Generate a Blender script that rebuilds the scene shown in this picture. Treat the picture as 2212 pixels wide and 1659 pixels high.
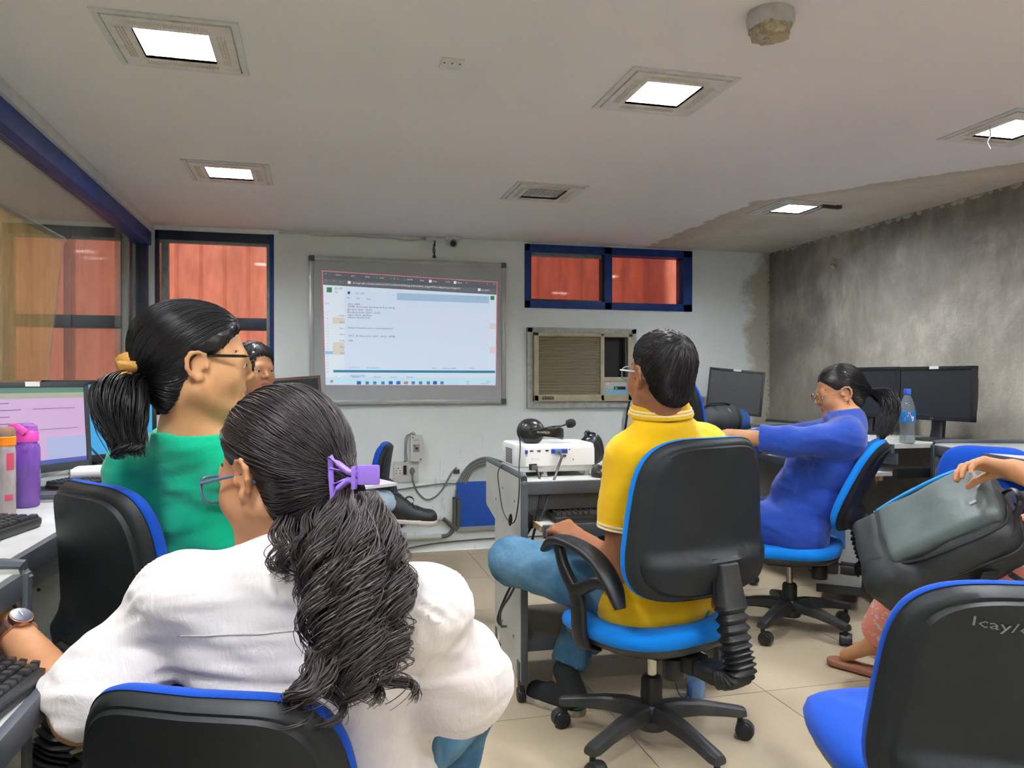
import bpy, bmesh, math, random
import numpy as np
from mathutils import Vector, Matrix, Euler
random.seed(7); rng = np.random.default_rng(7)
PI = math.pi
sc = bpy.context.scene
for o in list(bpy.data.objects): bpy.data.objects.remove(o, do_unlink=True)
COL = sc.collection
# ------------------------------------------------------------------ camera, world, exposure
cd = bpy.data.cameras.new('camera'); cam = bpy.data.objects.new('camera', cd); COL.objects.link(cam)
cd.sensor_fit = 'HORIZONTAL'; cd.sensor_width = 36.0; cd.lens = 36.0*1661/2212
cd.clip_start = 0.02
cam.location = (0, 0, 1.10)
cam.rotation_euler = (math.radians(90-0.19), 0, math.radians(-14.3))
sc.camera = cam
w = bpy.data.worlds.new('sky'); sc.world = w; w.use_nodes = True
wn = w.node_tree.nodes; wn.clear()
wo = wn.new('ShaderNodeOutputWorld'); wb = wn.new('ShaderNodeBackground'); ws = wn.new('ShaderNodeTexSky')
try:
    ws.sky_type = 'HOSEK_WILKIE'
except Exception: pass
ws.turbidity = 6.0
ws.sun_direction = (0.3, 0.5, 0.8)
wb.inputs['Strength'].default_value = 9.0
w.node_tree.links.new(ws.outputs[0], wb.inputs['Color']); w.node_tree.links.new(wb.outputs[0], wo.inputs['Surface'])
vs = sc.view_settings
vs.view_transform = 'Standard'; vs.look = 'None'; vs.gamma = 1.0; vs.use_curve_mapping = False
vs.exposure = 1.0
LAMP = 132.0          # strength of the ceiling light diffusers

# ------------------------------------------------------------------ materials
def lin(c):
    if isinstance(c, str): c = [int(c[i:i+2], 16)/255 for i in (0, 2, 4)]
    return tuple(x/12.92 if x <= .04045 else ((x+.055)/1.055)**2.4 for x in c[:3]) + (1.0,)
MATS = {}
class NT:
    def __init__(s, m):
        m.use_nodes = True; s.nt = m.node_tree; s.N = s.nt.nodes; s.N.clear()
        s.out = s.N.new('ShaderNodeOutputMaterial')
    def n(s, t, **kw):
        x = s.N.new(t)
        for k, v in kw.items():
            if k.startswith('i_'):
                key = k[2:].replace('_', ' ')
                x.inputs[key].default_value = v
            else: setattr(x, k, v)
        return x
    def l(s, a, b): s.nt.links.new(a, b)
    def coord(s, obj=True):
        t = s.n('ShaderNodeTexCoord'); return t.outputs['Object' if obj else 'Generated']
    def pos(s):
        return s.n('ShaderNodeNewGeometry').outputs['Position']
    def noise(s, vec, scale, detail=4, rough=.55, dist=0.0):
        x = s.n('ShaderNodeTexNoise'); x.inputs['Scale'].default_value = scale; x.inputs['Detail'].default_value = detail
        x.inputs['Roughness'].default_value = rough; x.inputs['Distortion'].default_value = dist
        s.l(vec, x.inputs['Vector']); return x.outputs['Fac']
    def ramp(s, fac, stops):
        r = s.n('ShaderNodeValToRGB'); e = r.color_ramp.elements
        while len(e) < len(stops): e.new(.5)
        for i, (p, c) in enumerate(stops):
            e[i].position = p; e[i].color = c if len(c) == 4 else tuple(c)+(1,)
        s.l(fac, r.inputs['Fac']); return r.outputs['Color']
    def math(s, op, a, b=None, clamp=False):
        m = s.n('ShaderNodeMath', operation=op, use_clamp=clamp)
        for i, v in enumerate((a, b)):
            if v is None: continue
            if isinstance(v, (int, float)): m.inputs[i].default_value = v
            else: s.l(v, m.inputs[i])
        return m.outputs[0]
    def mix(s, fac, a, b, blend='MIX'):
        m = s.n('ShaderNodeMix', data_type='RGBA', blend_type=blend)
        for sock, v in ((m.inputs['Factor'], fac), (m.inputs['A'] if False else m.inputs[6], a), (m.inputs[7], b)):
            if isinstance(v, (int, float)): sock.default_value = v
            elif isinstance(v, tuple): sock.default_value = v
            else: s.l(v, sock)
        return m.outputs[2]
    def sep(s, vec):
        x = s.n('ShaderNodeSeparateXYZ'); s.l(vec, x.inputs[0]); return x.outputs
    def mapping(s, vec, scale=(1,1,1), rot=(0,0,0), loc=(0,0,0)):
        m = s.n('ShaderNodeMapping'); m.inputs['Scale'].default_value = scale; m.inputs['Rotation'].default_value = rot
        m.inputs['Location'].default_value = loc; s.l(vec, m.inputs['Vector']); return m.outputs[0]
    def bump(s, h, strength=.2, dist=.01):
        b = s.n('ShaderNodeBump'); b.inputs['Strength'].default_value = strength; b.inputs['Distance'].default_value = dist
        s.l(h, b.inputs['Height']); return b.outputs[0]
    def bsdf(s, color, rough=.5, metal=0, spec=.5, normal=None, **kw):
        b = s.n('ShaderNodeBsdfPrincipled')
        for sock, v in ((b.inputs['Base Color'], color), (b.inputs['Roughness'], rough), (b.inputs['Metallic'], metal)):
            if isinstance(v, (int, float, tuple)): sock.default_value = v
            else: s.l(v, sock)
        b.inputs['Specular IOR Level'].default_value = spec
        if normal is not None: s.l(normal, b.inputs['Normal'])
        for k, v in kw.items(): b.inputs[k.replace('_', ' ')].default_value = v
        return b.outputs[0]
    def done(s, sh): s.l(sh, s.out.inputs['Surface'])
def mat(name, color, rough=.5, metal=0, spec=.5, var=0.0, vscale=6, bump=0.0, bscale=60, bdist=.003, dark=None, stretch=(1,1,1), world=False, **kw):
    """plain procedural material with colour variation and fine relief"""
    if name in MATS: return MATS[name]
    m = bpy.data.materials.new(name); t = NT(m); c = lin(color)
    v = t.pos() if world else t.coord()
    col = c
    if var > 0:
        d = lin(dark) if dark else tuple(x*(1-var) for x in c[:3])+(1,)
        f = t.noise(t.mapping(v, stretch), vscale, 5, .6)
        f = t.ramp(f, [(.35, (0,0,0)), (.7, (1,1,1))])
        fr = t.math('MULTIPLY', f, 1.0 if dark is None else var)
        col = t.mix(fr, c, d)
    nrm = None
    if bump > 0:
        nrm = t.bump(t.noise(t.mapping(v, stretch), bscale, 3), bump, bdist)
    t.done(t.bsdf(col, rough, metal, spec, nrm, **kw)); m.diffuse_color = c
    MATS[name] = m; return m
def emit(name, color, strength=1.0):
    if name in MATS: return MATS[name]
    m = bpy.data.materials.new(name); t = NT(m)
    e = t.n('ShaderNodeEmission'); e.inputs['Color'].default_value = lin(color); e.inputs['Strength'].default_value = strength
    t.done(e.outputs[0]); MATS[name] = m; return m
def screen(name, color, strength=.6, rough=.4):
    """lit display or glowing stand-in for a projected picture: emission plus a dull surface"""
    if name in MATS: return MATS[name]
    m = bpy.data.materials.new(name); t = NT(m); c = lin(color)
    t.done(t.bsdf(tuple(x*.25 for x in c[:3])+(1,), rough, Emission_Color=c, Emission_Strength=strength*.5)); MATS[name] = m; return m
def glassy(name, tint, alpha=.15, diffuse=None, dfac=0.0, rough=.02, ior=1.45, trans=False):
    """pane: tinted see-through, some dust, mirror gloss by Fresnel"""
    if name in MATS: return MATS[name]
    m = bpy.data.materials.new(name); t = NT(m)
    tr = t.n('ShaderNodeBsdfTransparent'); tr.inputs['Color'].default_value = lin(tint)
    sh = tr.outputs[0]
    if dfac > 0:
        d = t.n('ShaderNodeBsdfDiffuse'); d.inputs['Color'].default_value = lin(diffuse or tint)
        if trans:
            tl = t.n('ShaderNodeBsdfTranslucent'); tl.inputs['Color'].default_value = lin(diffuse or tint); ad = t.n('ShaderNodeAddShader'); t.l(d.outputs[0], ad.inputs[0]); t.l(tl.outputs[0], ad.inputs[1]); d = ad
        mx = t.n('ShaderNodeMixShader')
        f = t.ramp(t.noise(t.mapping(t.coord(), (3, 3, 1)), 4, 6, .6), [(.3, (dfac*.5,)*3), (.75, (min(1, dfac*1.6),)*3)])
        t.l(f, mx.inputs[0]); t.l(sh, mx.inputs[1]); t.l(d.outputs[0], mx.inputs[2]); sh = mx.outputs[0]
    g = t.n('ShaderNodeBsdfGlossy'); g.inputs['Roughness'].default_value = rough
    fr = t.n('ShaderNodeFresnel')
    t.l(t.math('ADD', ior, t.math('MULTIPLY', t.n('ShaderNodeNewGeometry').outputs['Backfacing'], 1/ior-ior)), fr.inputs['IOR'])
    mx = t.n('ShaderNodeMixShader'); t.l(fr.outputs[0], mx.inputs[0]); t.l(sh, mx.inputs[1]); t.l(g.outputs[0], mx.inputs[2])
    t.done(mx.outputs[0]); MATS[name] = m; return m

# ------------------------------------------------------------------ object helpers
def link(o, parent=None):
    COL.objects.link(o)
    if parent is not None: o.parent = parent
    return o
def tag(o, label=None, cat=None, group=None, kind=None):
    if label: o['label'] = label
    if cat: o['category'] = cat
    if group: o['group'] = group
    if kind: o['kind'] = kind
    return o
def empty(name, loc=(0,0,0), rz=0, label=None, cat=None, group=None):
    o = bpy.data.objects.new(name, None); o.empty_display_size = .1; COL.objects.link(o)
    o.location = loc; o.rotation_euler = (0, 0, rz)
    return tag(o, label, cat, group)
def rotz(a): return Matrix.Rotation(a, 3, 'Z')
def basis(d, up=(0,0,1)):
    d = Vector(d).normalized(); up = Vector(up)
    if abs(d.dot(up)) > .99: up = Vector((0,1,0))
    x = d.cross(up).normalized(); y = x.cross(d).normalized()
    return x, y, d
class MB:
    """mesh builder"""
    def __init__(s): s.v = []; s.f = []; s.mi = []; s.cur = 0
    def add(s, vs, fs):
        b = len(s.v); s.v += [tuple(v) for v in vs]
        for f in fs: s.f.append(tuple(i+b for i in f)); s.mi.append(s.cur)
        return s
    def box(s, c, size, rot=None, bev=0.0):
        hx, hy, hz = (q/2 for q in size); c = Vector(c)
        R = rot if rot is not None else Matrix.Identity(3)
        if bev <= 0:
            P = [c + R @ Vector((x*hx, y*hy, z*hz)) for x, y, z in ((-1,-1,-1),(1,-1,-1),(1,1,-1),(-1,1,-1),(-1,-1,1),(1,-1,1),(1,1,1),(-1,1,1))]
            return s.add(P, [(3,2,1,0),(4,5,6,7),(0,1,5,4),(1,2,6,5),(2,3,7,6),(3,0,4,7)])
        bev = min(bev, hx*.95, hy*.95, hz*.95)
        bm = bmesh.new(); bmesh.ops.create_cube(bm, size=1.0)
        for v in bm.verts: v.co = Vector((v.co.x*size[0], v.co.y*size[1], v.co.z*size[2]))
        bmesh.ops.bevel(bm, geom=list(bm.edges), offset=bev, segments=2, profile=.7, affect='EDGES')
        bm.verts.ensure_lookup_table()
        s.add([c + R @ v.co for v in bm.verts], [tuple(v.index for v in f.verts) for f in bm.faces]); bm.free(); return s
    def bx(s, x0, x1, y0, y1, z0, z1, bev=0.0):
        return s.box(((x0+x1)/2, (y0+y1)/2, (z0+z1)/2), (abs(x1-x0), abs(y1-y0), abs(z1-z0)), None, bev)
    def loft(s, rings, caps=True, closed=True):
        n = len(rings[0]); vs = [p for r in rings for p in r]; fs = []
        for i in range(len(rings)-1):
            for j in range(n if closed else n-1):
                k = (j+1) % n; fs.append((i*n+j, i*n+k, (i+1)*n+k, (i+1)*n+j))
        if caps and closed:
            fs.append(tuple(range(n-1, -1, -1))); fs.append(tuple((len(rings)-1)*n+j for j in range(n)))
        return s.add(vs, fs)
    def cyl(s, p0, p1, r0, r1=None, seg=20, bev=0.0):
        r1 = r0 if r1 is None else r1; p0 = Vector(p0); p1 = Vector(p1); x, y, d = basis(p1-p0); L = (p1-p0).length
        prof = [(0, r0), (L, r1)] if bev <= 0 else [(0, r0-bev), (bev*.3, r0-bev*.3), (bev, r0), (L-bev, r1), (L-bev*.3, r1-bev*.3), (L, r1-bev)]
        return s.loft([[p0 + d*t + (x*math.cos(a)+y*math.sin(a))*r for a in (2*PI*k/seg for k in range(seg))] for t, r in prof])
    def lathe(s, c, prof, seg=28, axis=(0,0,1)):
        x, y, d = basis(axis); c = Vector(c)
        return s.loft([[c + d*t + (x*math.cos(a)+y*math.sin(a))*max(r, 1e-4) for a in (2*PI*k/seg for k in range(seg))] for r, t in prof])
    def tube(s, pts, r, seg=8, caps=True, flat=None):
        pts = [Vector(p) for p in pts]; n = len(pts); rings = []
        up = Vector((0, 0, 1)); prev = None
        for i, p in enumerate(pts):
            d = (pts[min(i+1, n-1)] - pts[max(i-1, 0)]).normalized()
            if prev is None:
                x, y, _ = basis(d)
            else:
                x = (prev - d*prev.dot(d)).normalized(); y = d.cross(x)
            prev = x; rr = r[i] if isinstance(r, (list, tuple)) else r
            fl = flat or 1.0
            rings.append([p + x*math.cos(a)*rr + y*math.sin(a)*rr*fl for a in (2*PI*k/seg for k in range(seg))])
        return s.loft(rings, caps)
    def prism(s, outline, o, u, v, t, bev=0):
        """outline [(a,b)] in the plane o + a*u + b*v, extruded by vector t"""
        o, u, v, t = map(Vector, (o, u, v, t)); P = [o + u*a + v*b for a, b in outline]; n = len(P)
        return s.add(P + [p+t for p in P], [tuple(range(n-1, -1, -1)), tuple(range(n, 2*n))] + [(i, (i+1) % n, n+(i+1) % n, n+i) for i in range(n)])
    def quad(s, a, b, c, d): return s.add([a, b, c, d], [(0, 1, 2, 3)])
    def sphere(s, c, r, seg=16, rings=10, scale=(1,1,1), rot=None):
        c = Vector(c); R = rot if rot is not None else Matrix.Identity(3); rs = []
        for i in range(rings+1):
            t = PI*i/rings; rr = max(math.sin(t), 1e-3)
            rs.append([c + R @ Vector((r*rr*math.cos(a)*scale[0], r*rr*math.sin(a)*scale[1], -r*math.cos(t)*scale[2])) for a in (2*PI*k/seg for k in range(seg))])
        return s.loft(rs)
    def build(s, name, mats, parent=None, smooth=30, fix=True):
        me = bpy.data.meshes.new(name); me.from_pydata(s.v, [], s.f)
        if not isinstance(mats, (list, tuple)): mats = [mats]
        for m in mats: me.materials.append(m)
        if len(mats) > 1: me.polygons.foreach_set('material_index', s.mi)
        if fix:
            bm = bmesh.new(); bm.from_mesh(me); bmesh.ops.recalc_face_normals(bm, faces=bm.faces); bm.to_mesh(me); bm.free()
        if smooth: shade(me, smooth)
        o = bpy.data.objects.new(name, me); return link(o, parent)
def shade(me, ang=30):
    me.polygons.foreach_set('use_smooth', [True]*len(me.polygons))
    try: me.set_sharp_from_angle(angle=math.radians(ang))
    except Exception: pass
def copy_tree(o, parent=None):
    c = o.copy(); COL.objects.link(c); c.parent = parent
    for ch in o.children: copy_tree(ch, c)
    return c
def arc(pts, n=8):
    """Catmull-Rom through points"""
    P = [Vector(p) for p in pts]; P = [P[0]*2-P[1]] + P + [P[-1]*2-P[-2]]; out = []
    for i in range(1, len(P)-2):
        for k in range(n):
            t = k/n; a, b, c, d = P[i-1:i+3]
            out.append(.5*((2*b) + (c-a)*t + (2*a-5*b+4*c-d)*t*t + (3*b-a-3*c+d)*t**3))
    out.append(P[-2]); return out
FONT = {}
def text_mesh(s, size, spacing=1.0):
    """flat text as (verts, faces), origin at the left of the baseline"""
    cu = bpy.data.curves.new('t', 'FONT'); cu.body = s; cu.size = size; cu.resolution_u = 1; cu.space_character = spacing
    ob = bpy.data.objects.new('t', cu); COL.objects.link(ob)
    dg = bpy.context.evaluated_depsgraph_get(); me = bpy.data.meshes.new_from_object(ob.evaluated_get(dg))
    vs = [tuple(v.co) for v in me.vertices]; fs = [tuple(p.vertices) for p in me.polygons]
    bpy.data.objects.remove(ob); bpy.data.curves.remove(cu); bpy.data.meshes.remove(me); return vs, fs
def put_text(mb, s, size, fn, width=None):
    """fn(a,b) -> 3D point"""
    vs, fs = text_mesh(s, size)
    if not vs: return
    k = 1.0
    if width: k = width/max(v[0] for v in vs)
    mb.add([fn(v[0]*k, v[1]) for v in vs], fs)
# ================================================================== THE ROOM
YB, XR, ZC, XP = 4.95, 3.19, 2.03, -.98       # back wall, right wall, ceiling, glass partition
YF, XL = -3.4, -2.3                            # wall behind the camera, wall of the side room
def wall_mat(name, base, dirt, stain=None, kind=None):
    m = bpy.data.materials.new(name); t = NT(m); p = t.pos()
    n1 = t.noise(p, 1.3, 6, .6); n2 = t.noise(t.mapping(p, (9, 9, 2.2)), 3.0, 8, .7); n3 = t.noise(p, 90, 2)
    c = t.mix(t.ramp(n1, [(.35, (0,0,0)), (.75, (.55,.55,.55))]), lin(base), lin(dirt))
    smear = t.ramp(n2, [(.60, (0,0,0)), (.72, (.5,.5,.5))])
    x, y, z = t.sep(p)
    if kind == 'back':
        lowm = t.ramp(z, [(.0, (1,1,1)), (.9, (.25,.25,.25)), ]) if False else t.math('SUBTRACT', 1.05, z, True)
        c = t.mix(t.math('MULTIPLY', smear, lowm), c, lin('5d5f58'))
        # brown seepage beside the right corner
        e = t.math('ADD', x, t.math('MULTIPLY', t.noise(t.mapping(p, (1, 1, 1.2)), 2.5, 6, .7), .55))
        s = t.ramp(t.math('SUBTRACT', e, 2.9), [(.38, (0,0,0)), (.47, (.75,.75,.75))])
        c = t.mix(s, c, lin('a59a82'))
        sp = t.ramp(t.noise(t.mapping(p, (1, 1, .6)), 34, 6, .8), [(.60, (0,0,0)), (.66, (1,1,1))])
        s2 = t.ramp(t.math('SUBTRACT', e, 2.9), [(.46, (0,0,0)), (.6, (1,1,1))])
        c = t.mix(t.math('MULTIPLY', sp, s2), c, lin('4a463c'))
    bm = t.bump(t.math('ADD', t.math('MULTIPLY', n1, .8), t.math('MULTIPLY', n3, .1)), .25, .02)
    t.done(t.bsdf(c, .55, 0, .35, bm)); MATS[name] = m; return m
M_back = wall_mat('painted plaster wall', 'e6efec', 'd8e0dc', kind='back')
M_side = wall_mat('side room plaster', 'd8ccb4', 'c8bba2')
# bare cement right wall
m = bpy.data.materials.new('bare cement'); t = NT(m); p = t.pos()
a = t.noise(t.mapping(p, (1, 1, 1.1)), 1.5, 9, .65, .6); b = t.noise(t.mapping(p, (1, 1.6, .7)), 5.0, 8, .7)
c = t.ramp(a, [(.30, lin('6b6860')), (.47, lin('8a877d')), (.58, lin('a5a195')), (.75, lin('b7b2a4'))])
c = t.mix(t.ramp(b, [(.42, (0,0,0)), (.62, (.55,.55,.55))]), c, lin('6c6a62'), 'MIX')
x, y, z = t.sep(p)
low = t.math('MULTIPLY', t.math('SUBTRACT', 1.75, z, True), .55); c = t.mix(low, c, lin('b3ad9d'))
sc_ = t.ramp(t.noise(t.mapping(p, (1, 7, 1.1)), 6, 3, .5), [(.73, (0,0,0)), (.77, (.8,.8,.8))]); c = t.mix(sc_, c, lin('c9c5ba'))
t.done(t.bsdf(c, .85, 0, .2, t.bump(t.math('ADD', a, t.math('MULTIPLY', t.noise(p, 60, 4), .25)), .5, .03))); M_cem = m
# ceiling with a stain along the right wall
m = bpy.data.materials.new('white ceiling with damp patch'); t = NT(m); p = t.pos(); x, y, z = t.sep(p)
n1 = t.noise(p, 1.0, 6, .6); n2 = t.noise(p, 7, 6, .7)
c = t.mix(t.ramp(n1, [(.35, (0,0,0)), (.7, (.5,.5,.5))]), lin('e2dfda'), lin('d6d3cd'))
# edge of the patch: x = 2.2 beyond y 3.5, stepping to 3.0 nearer
step = t.math('MULTIPLY', t.math('SUBTRACT', 3.55, y, True), 1.0)
edge = t.math('ADD', 2.2, t.math('MULTIPLY', step, .75))
d = t.math('SUBTRACT', t.math('ADD', x, t.math('MULTIPLY', t.math('SUBTRACT', n2, .5), .22)), edge)
pm = t.ramp(d, [(.0, (0,0,0)), (.02, (1,1,1))])
pc = t.mix(t.ramp(t.noise(p, 2.2, 7, .65), [(.35, (0,0,0)), (.65, (1,1,1))]), lin('c0b49e'), lin('d0cabc'))
rim = t.ramp(d, [(.0, (1,1,1)), (.16, (0,0,0))]); pc = t.mix(t.math('MULTIPLY', rim, .6), pc, lin('a8977c'))
c = t.mix(pm, c, pc)
t.done(t.bsdf(c, .7, 0, .3, t.bump(t.math('ADD', n1, t.math('MULTIPLY', t.noise(p, 40, 3), .1)), .2, .02))); M_ceil = m
# floor tile
m = bpy.data.materials.new('beige vitrified tile'); t = NT(m); p = t.pos()
oi = t.n('ShaderNodeObjectInfo').outputs['Random']
n1 = t.noise(p, 2.4, 7, .65); n2 = t.noise(p, 26, 5, .7)
c = t.mix(n1, lin('b9ab8f'), lin('a99b81')); c = t.mix(t.math('MULTIPLY', oi, .18), c, lin('c4b799'))
c = t.mix(t.ramp(n2, [(.6, (0,0,0)), (.8, (.35,.35,.35))]), c, lin('857860'))
t.done(t.bsdf(c, t.math('ADD', .36, t.math('MULTIPLY', n1, .25)), 0, .35)); M_tile = m
M_grout = mat('dark grout', '5b5346', .9)
M_blue = mat('navy enamel paint', '143a80', .5, spec=.3, var=.4, vscale=14, bump=.15, bscale=30)
M_navy = mat('dark window enamel', '16223c', .45, var=.5, vscale=20, bump=.15, bscale=40)
M_alu = mat('dusty aluminium', '8d9492', .5, .35, var=.35, vscale=30)
M_white = mat('white paint', 'cfd2ce', .5, var=.15, vscale=12)
M_black = mat('black plastic', '17191a', .42, bump=.08, bscale=200)
M_dark = mat('charcoal plastic', '35393b', .45, bump=.1, bscale=220)

def grid_wall(fn, us, vs_, holes):
    """boxes for every cell that is not a hole; fn(u0,u1,v0,v1) -> box limits"""
    mb = MB()
    for i in range(len(us)-1):
        for j in range(len(vs_)-1):
            uc = (us[i]+us[i+1])/2; vc = (vs_[j]+vs_[j+1])/2
            if any(h[0] < uc < h[1] and h[2] < vc < h[3] for h in holes): continue
            mb.bx(*fn(us[i], us[i+1], vs_[j], vs_[j+1]))
    return mb
def cuts(lo, hi, vals): return sorted(set([lo, hi] + [v for v in vals if lo < v < hi]))
def wall_holes(fn, u0, u1, v0, v1, holes):
    return grid_wall(fn, cuts(u0, u1, [q for h in holes for q in h[:2]]), cuts(v0, v1, [q for h in holes for q in h[2:]]), holes)
WIN1 = (-.93, -.25, .90, 2.005); WIN2 = (-1.90, -1.105, .90, 2.005); WIN3 = (1.348, 2.57, 1.592, 2.018); ACH = (1.385, 2.115, .955, 1.435)
wb_ = wall_holes(lambda a, b, c, d: (a, b, YB, YB+.16, c, d), XL, XR+.16, 0, ZC+.1, [WIN1, WIN2, WIN3, ACH]).build('wall_back', M_back, smooth=0)
tag(wb_, kind='structure')
tag(MB().bx(XR, XR+.16, YF, YB, 0, ZC+.1).build('wall_right', M_cem, smooth=0), kind='structure')
tag(MB().bx(XL-.1, XL, YF, YB, 0, ZC+.1).build('wall_left', M_side, smooth=0), kind='structure')
tag(MB().bx(XL-.1, XR+.16, YF-.1, YF, 0, ZC+.1).build('wall_front', M_back, smooth=0), kind='structure')
# crumbling plaster strip where cement meets ceiling and wall
mb = MB()
for k in range(70):
    y = 4.95 - k*.075 + random.uniform(-.02, .02)
    r = random.uniform(.012, .03); mb.sphere((XR+.004, y, ZC-.004), r, 7, 5, (.5, random.uniform(1, 1.8), random.uniform(.5, 1.2)))
for k in range(36):
    z = .8 + k*.034; r = random.uniform(.006, .016)
    mb.sphere((XR-.004+random.uniform(-.012, .004), YB+.002, z), r, 7, 5, (1, .5, random.uniform(.8, 1.8)))
tag(mb.build('trim_1', mat('crumbling plaster', 'b3ad9f', .9, var=.4, vscale=30, bump=.6, bscale=80), smooth=60), 'flaking plaster along the top of the bare cement wall', kind='structure')

# ceiling lights: centres on a 1.42 x 1.35 m grid
LX = (-.372, 1.085, 2.485); LY = (.93, 2.285, 3.63); LH = .098
LIGHTS = [(x, y) for x in LX for y in (-1.77, -.42, .93, 2.285, 3.63)] + [(-1.62, 1.25), (-1.62, 2.6), (-1.62, 3.95)]
holes = [(x-LH, x+LH, y-LH, y+LH) for x, y in LIGHTS]
ce = wall_holes(lambda a, b, c, d: (a, b, c, d, ZC, ZC+.06), XL, XR+.16, YF, YB+.16, holes).build('ceiling', M_ceil, smooth=0)
tag(ce, kind='structure')
tag(MB().bx(XL-.1, XR+.2, YF-.1, YB+.16, ZC+.1, ZC+.16).build('trim_2', M_white, smooth=0), 'slab above the ceiling', kind='structure')
# floor: slab and single tiles
fl = MB().bx(XL, XR, YF, YB, -.06, -.004).build('floor', M_grout, smooth=0); tag(fl, kind='structure')
tm = MB().box((0, 0, -.003), (.5965, .5965, .006)).build('tile', M_tile, fl, smooth=0).data
bpy.data.objects.remove(bpy.data.objects['tile'])
for i in range(-6, 5):
    for j in range(-10, 5):
        x0 = .347+.6*i; y0 = 2.42+.6*j
        xa, xb, ya, yb = max(x0, XL), min(x0+.6, XR), max(y0, YF), min(y0+.6, YB)
        if xb-xa < .03 or yb-ya < .03: continue
        if xb-xa > .59 and yb-ya > .59:
            o = link(bpy.data.objects.new('tile', tm), fl); o.location = (x0+.3, y0+.3, 0)
        else:
            o = MB().bx(xa+.002, xb-.002, ya+.002, yb-.002, -.006, 0).build('tile', M_tile, fl, smooth=0)

# ------------------------------------------------------------------ windows
M_pane = glassy('dusty window glass', 'f6ece8', .1, 'c78a78', .22, .04)
def window(name, x0, x1, z0, z1, label):
    o = MB()
    return o
# window_1: tall two-light sliding window by the post
def tall_window(name, W, label, sash_left):
    x0, x1, z0, z1 = W; y = YB
    f = MB(); b = .022
    f.bx(x0, x1, y+.02, y+.11, z1-.055, z1, .003); f.bx(x0, x1, y+.02, y+.11, z0, z0+.04, .003)
    f.bx(x0, x0+b, y+.02, y+.11, z0, z1, .003); f.bx(x1-b, x1, y+.015, y+.11, z0, z1, .003)
    f.bx(x0+b, x1-b, y+.035, y+.10, 1.415, 1.49, .004)
    root = f.build(name, M_navy); tag(root, label, kind='structure')
    MB().bx(x1-.026, x1, y+.008, y+.02, z0, z1, .002).build('blue_stile', M_blue, root)
    s = MB()
    for xa, xb in ((x0+b+.012, x0+b+.05), (x1-b-.024, x1-b-.004)):
        s.bx(xa, xb, y+.03, y+.075, z0+.04, z1-.055, .003)
    s.build('sash_stile', M_alu, root)
    MB().bx(x0+b, x1-b, y+.026, y+.06, z1-.072, z1-.05, .002).build('sash_rail', M_alu, root)
    for za, zb in ((z0+.04, 1.415), (1.49, z1-.07)):
        MB().bx(x0+b+.045, x1-b-.02, y+.055, y+.06, za, zb).build('pane', M_pane, root)
    return root
tall_window('window_1', WIN1, 'tall navy framed window beside the partition post', True)
w2 = tall_window('window_2', WIN2, 'tall navy framed window of the side room', True)
MB().bx(-1.42, -1.38, YB+.015, YB+.11, .9, 2.0, .003).build('mullion', M_navy, w2)
MB().bx(-1.14, -1.108, YB-.02, YB+.02, .9, 2.0, .003).build('cover_strip', M_alu, w2)
# window_3: wide navy clerestory
x0, x1, z0, z1 = WIN3; f = MB(); y = YB
f.bx(x0, x1, y-.012, y+.1, z1-.05, z1, .004); f.bx(x0, x1, y-.012, y+.1, z0, z0+.05, .004)
f.bx(x0, x0+.04, y-.012, y+.1, z0, z1, .004); f.bx(x1-.07, x1, y-.012, y+.1, z0, z1, .004)
f.bx(1.912, 1.968, y-.012, y+.1, z0, z1, .004)
w3 = f.build('window_3', M_blue); tag(w3, 'wide navy two-pane window high on the back wall', kind='structure')
MB().bx(x0+.04, 1.912, y+.02, y+.05, z1-.075, z1-.045, .003).build('sash_rail', M_alu, w3)
mb = MB()
mb.bx(x0+.038, x0+.05, y+.01, y+.06, z0+.05, z1-.05); mb.bx(1.90, 1.914, y+.01, y+.06, z0+.05, z1-.05); mb.bx(x0+.04, 1.912, y+.01, y+.06, z0+.045, z0+.062)
mb.build('gasket', M_black, w3)
for a, b in ((x0+.045, 1.908), (1.966, x1-.066)):
    MB().bx(a, b, y+.045, y+.05, z0+.045, z1-.048).build('pane', M_pane, w3)
MB().sphere((1.915, y-.012, 1.80), .012, 10, 8, (1, .6, 1.2)).build('latch', M_navy, w3)
# ribbed orange sheet outside
def sheet(name, x0, x1, pitch, m, label, ribh=.012, y=5.30, z0=.55, z1=2.5):
    mb = MB(); xs = []; x = x0
    while x < x1:
        xs += [(x, 0), (x+pitch-.03, 0), (x+pitch-.022, ribh), (x+pitch-.008, ribh)]; x += pitch
    pts = [(a, y-b) for a, b in xs if a <= x1]
    mb.loft([[(a, b, z0) for a, b in pts] + [(a, b+.003, z0) for a, b in reversed(pts)], [(a, b, z1) for a, b in pts] + [(a, b+.003, z1) for a, b in reversed(pts)]])
    o = mb.build(name, m, smooth=0); tag(o, label, kind='structure'); return o
def sheet_mat(name, c1, c2):
    m = bpy.data.materials.new(name); t = NT(m); p = t.pos()
    n = t.noise(t.mapping(p, (6, 1, .5)), 2.0, 6, .6)
    c = t.mix(n, lin(c1), lin(c2))
    tr = t.n('ShaderNodeBsdfTranslucent'); t.l(c, tr.inputs[0]); d = t.n('ShaderNodeBsdfDiffuse'); t.l(c, d.inputs[0])
    mx = t.n('ShaderNodeMixShader'); mx.inputs[0].default_value = .35; t.l(tr.outputs[0], mx.inputs[1]); t.l(d.outputs[0], mx.inputs[2]); t.done(mx.outputs[0]); return m
M_sheet = sheet_mat('orange fibreglass', 'f8cdb8', 'efb8a2'); M_sheet2 = sheet_mat('red fibreglass', 'dd9a84', 'c57f6a')
sheet('trim_4', -2.3, .6, .145, M_sheet, 'salmon orange ribbed sheet outside the tall windows')
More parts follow.
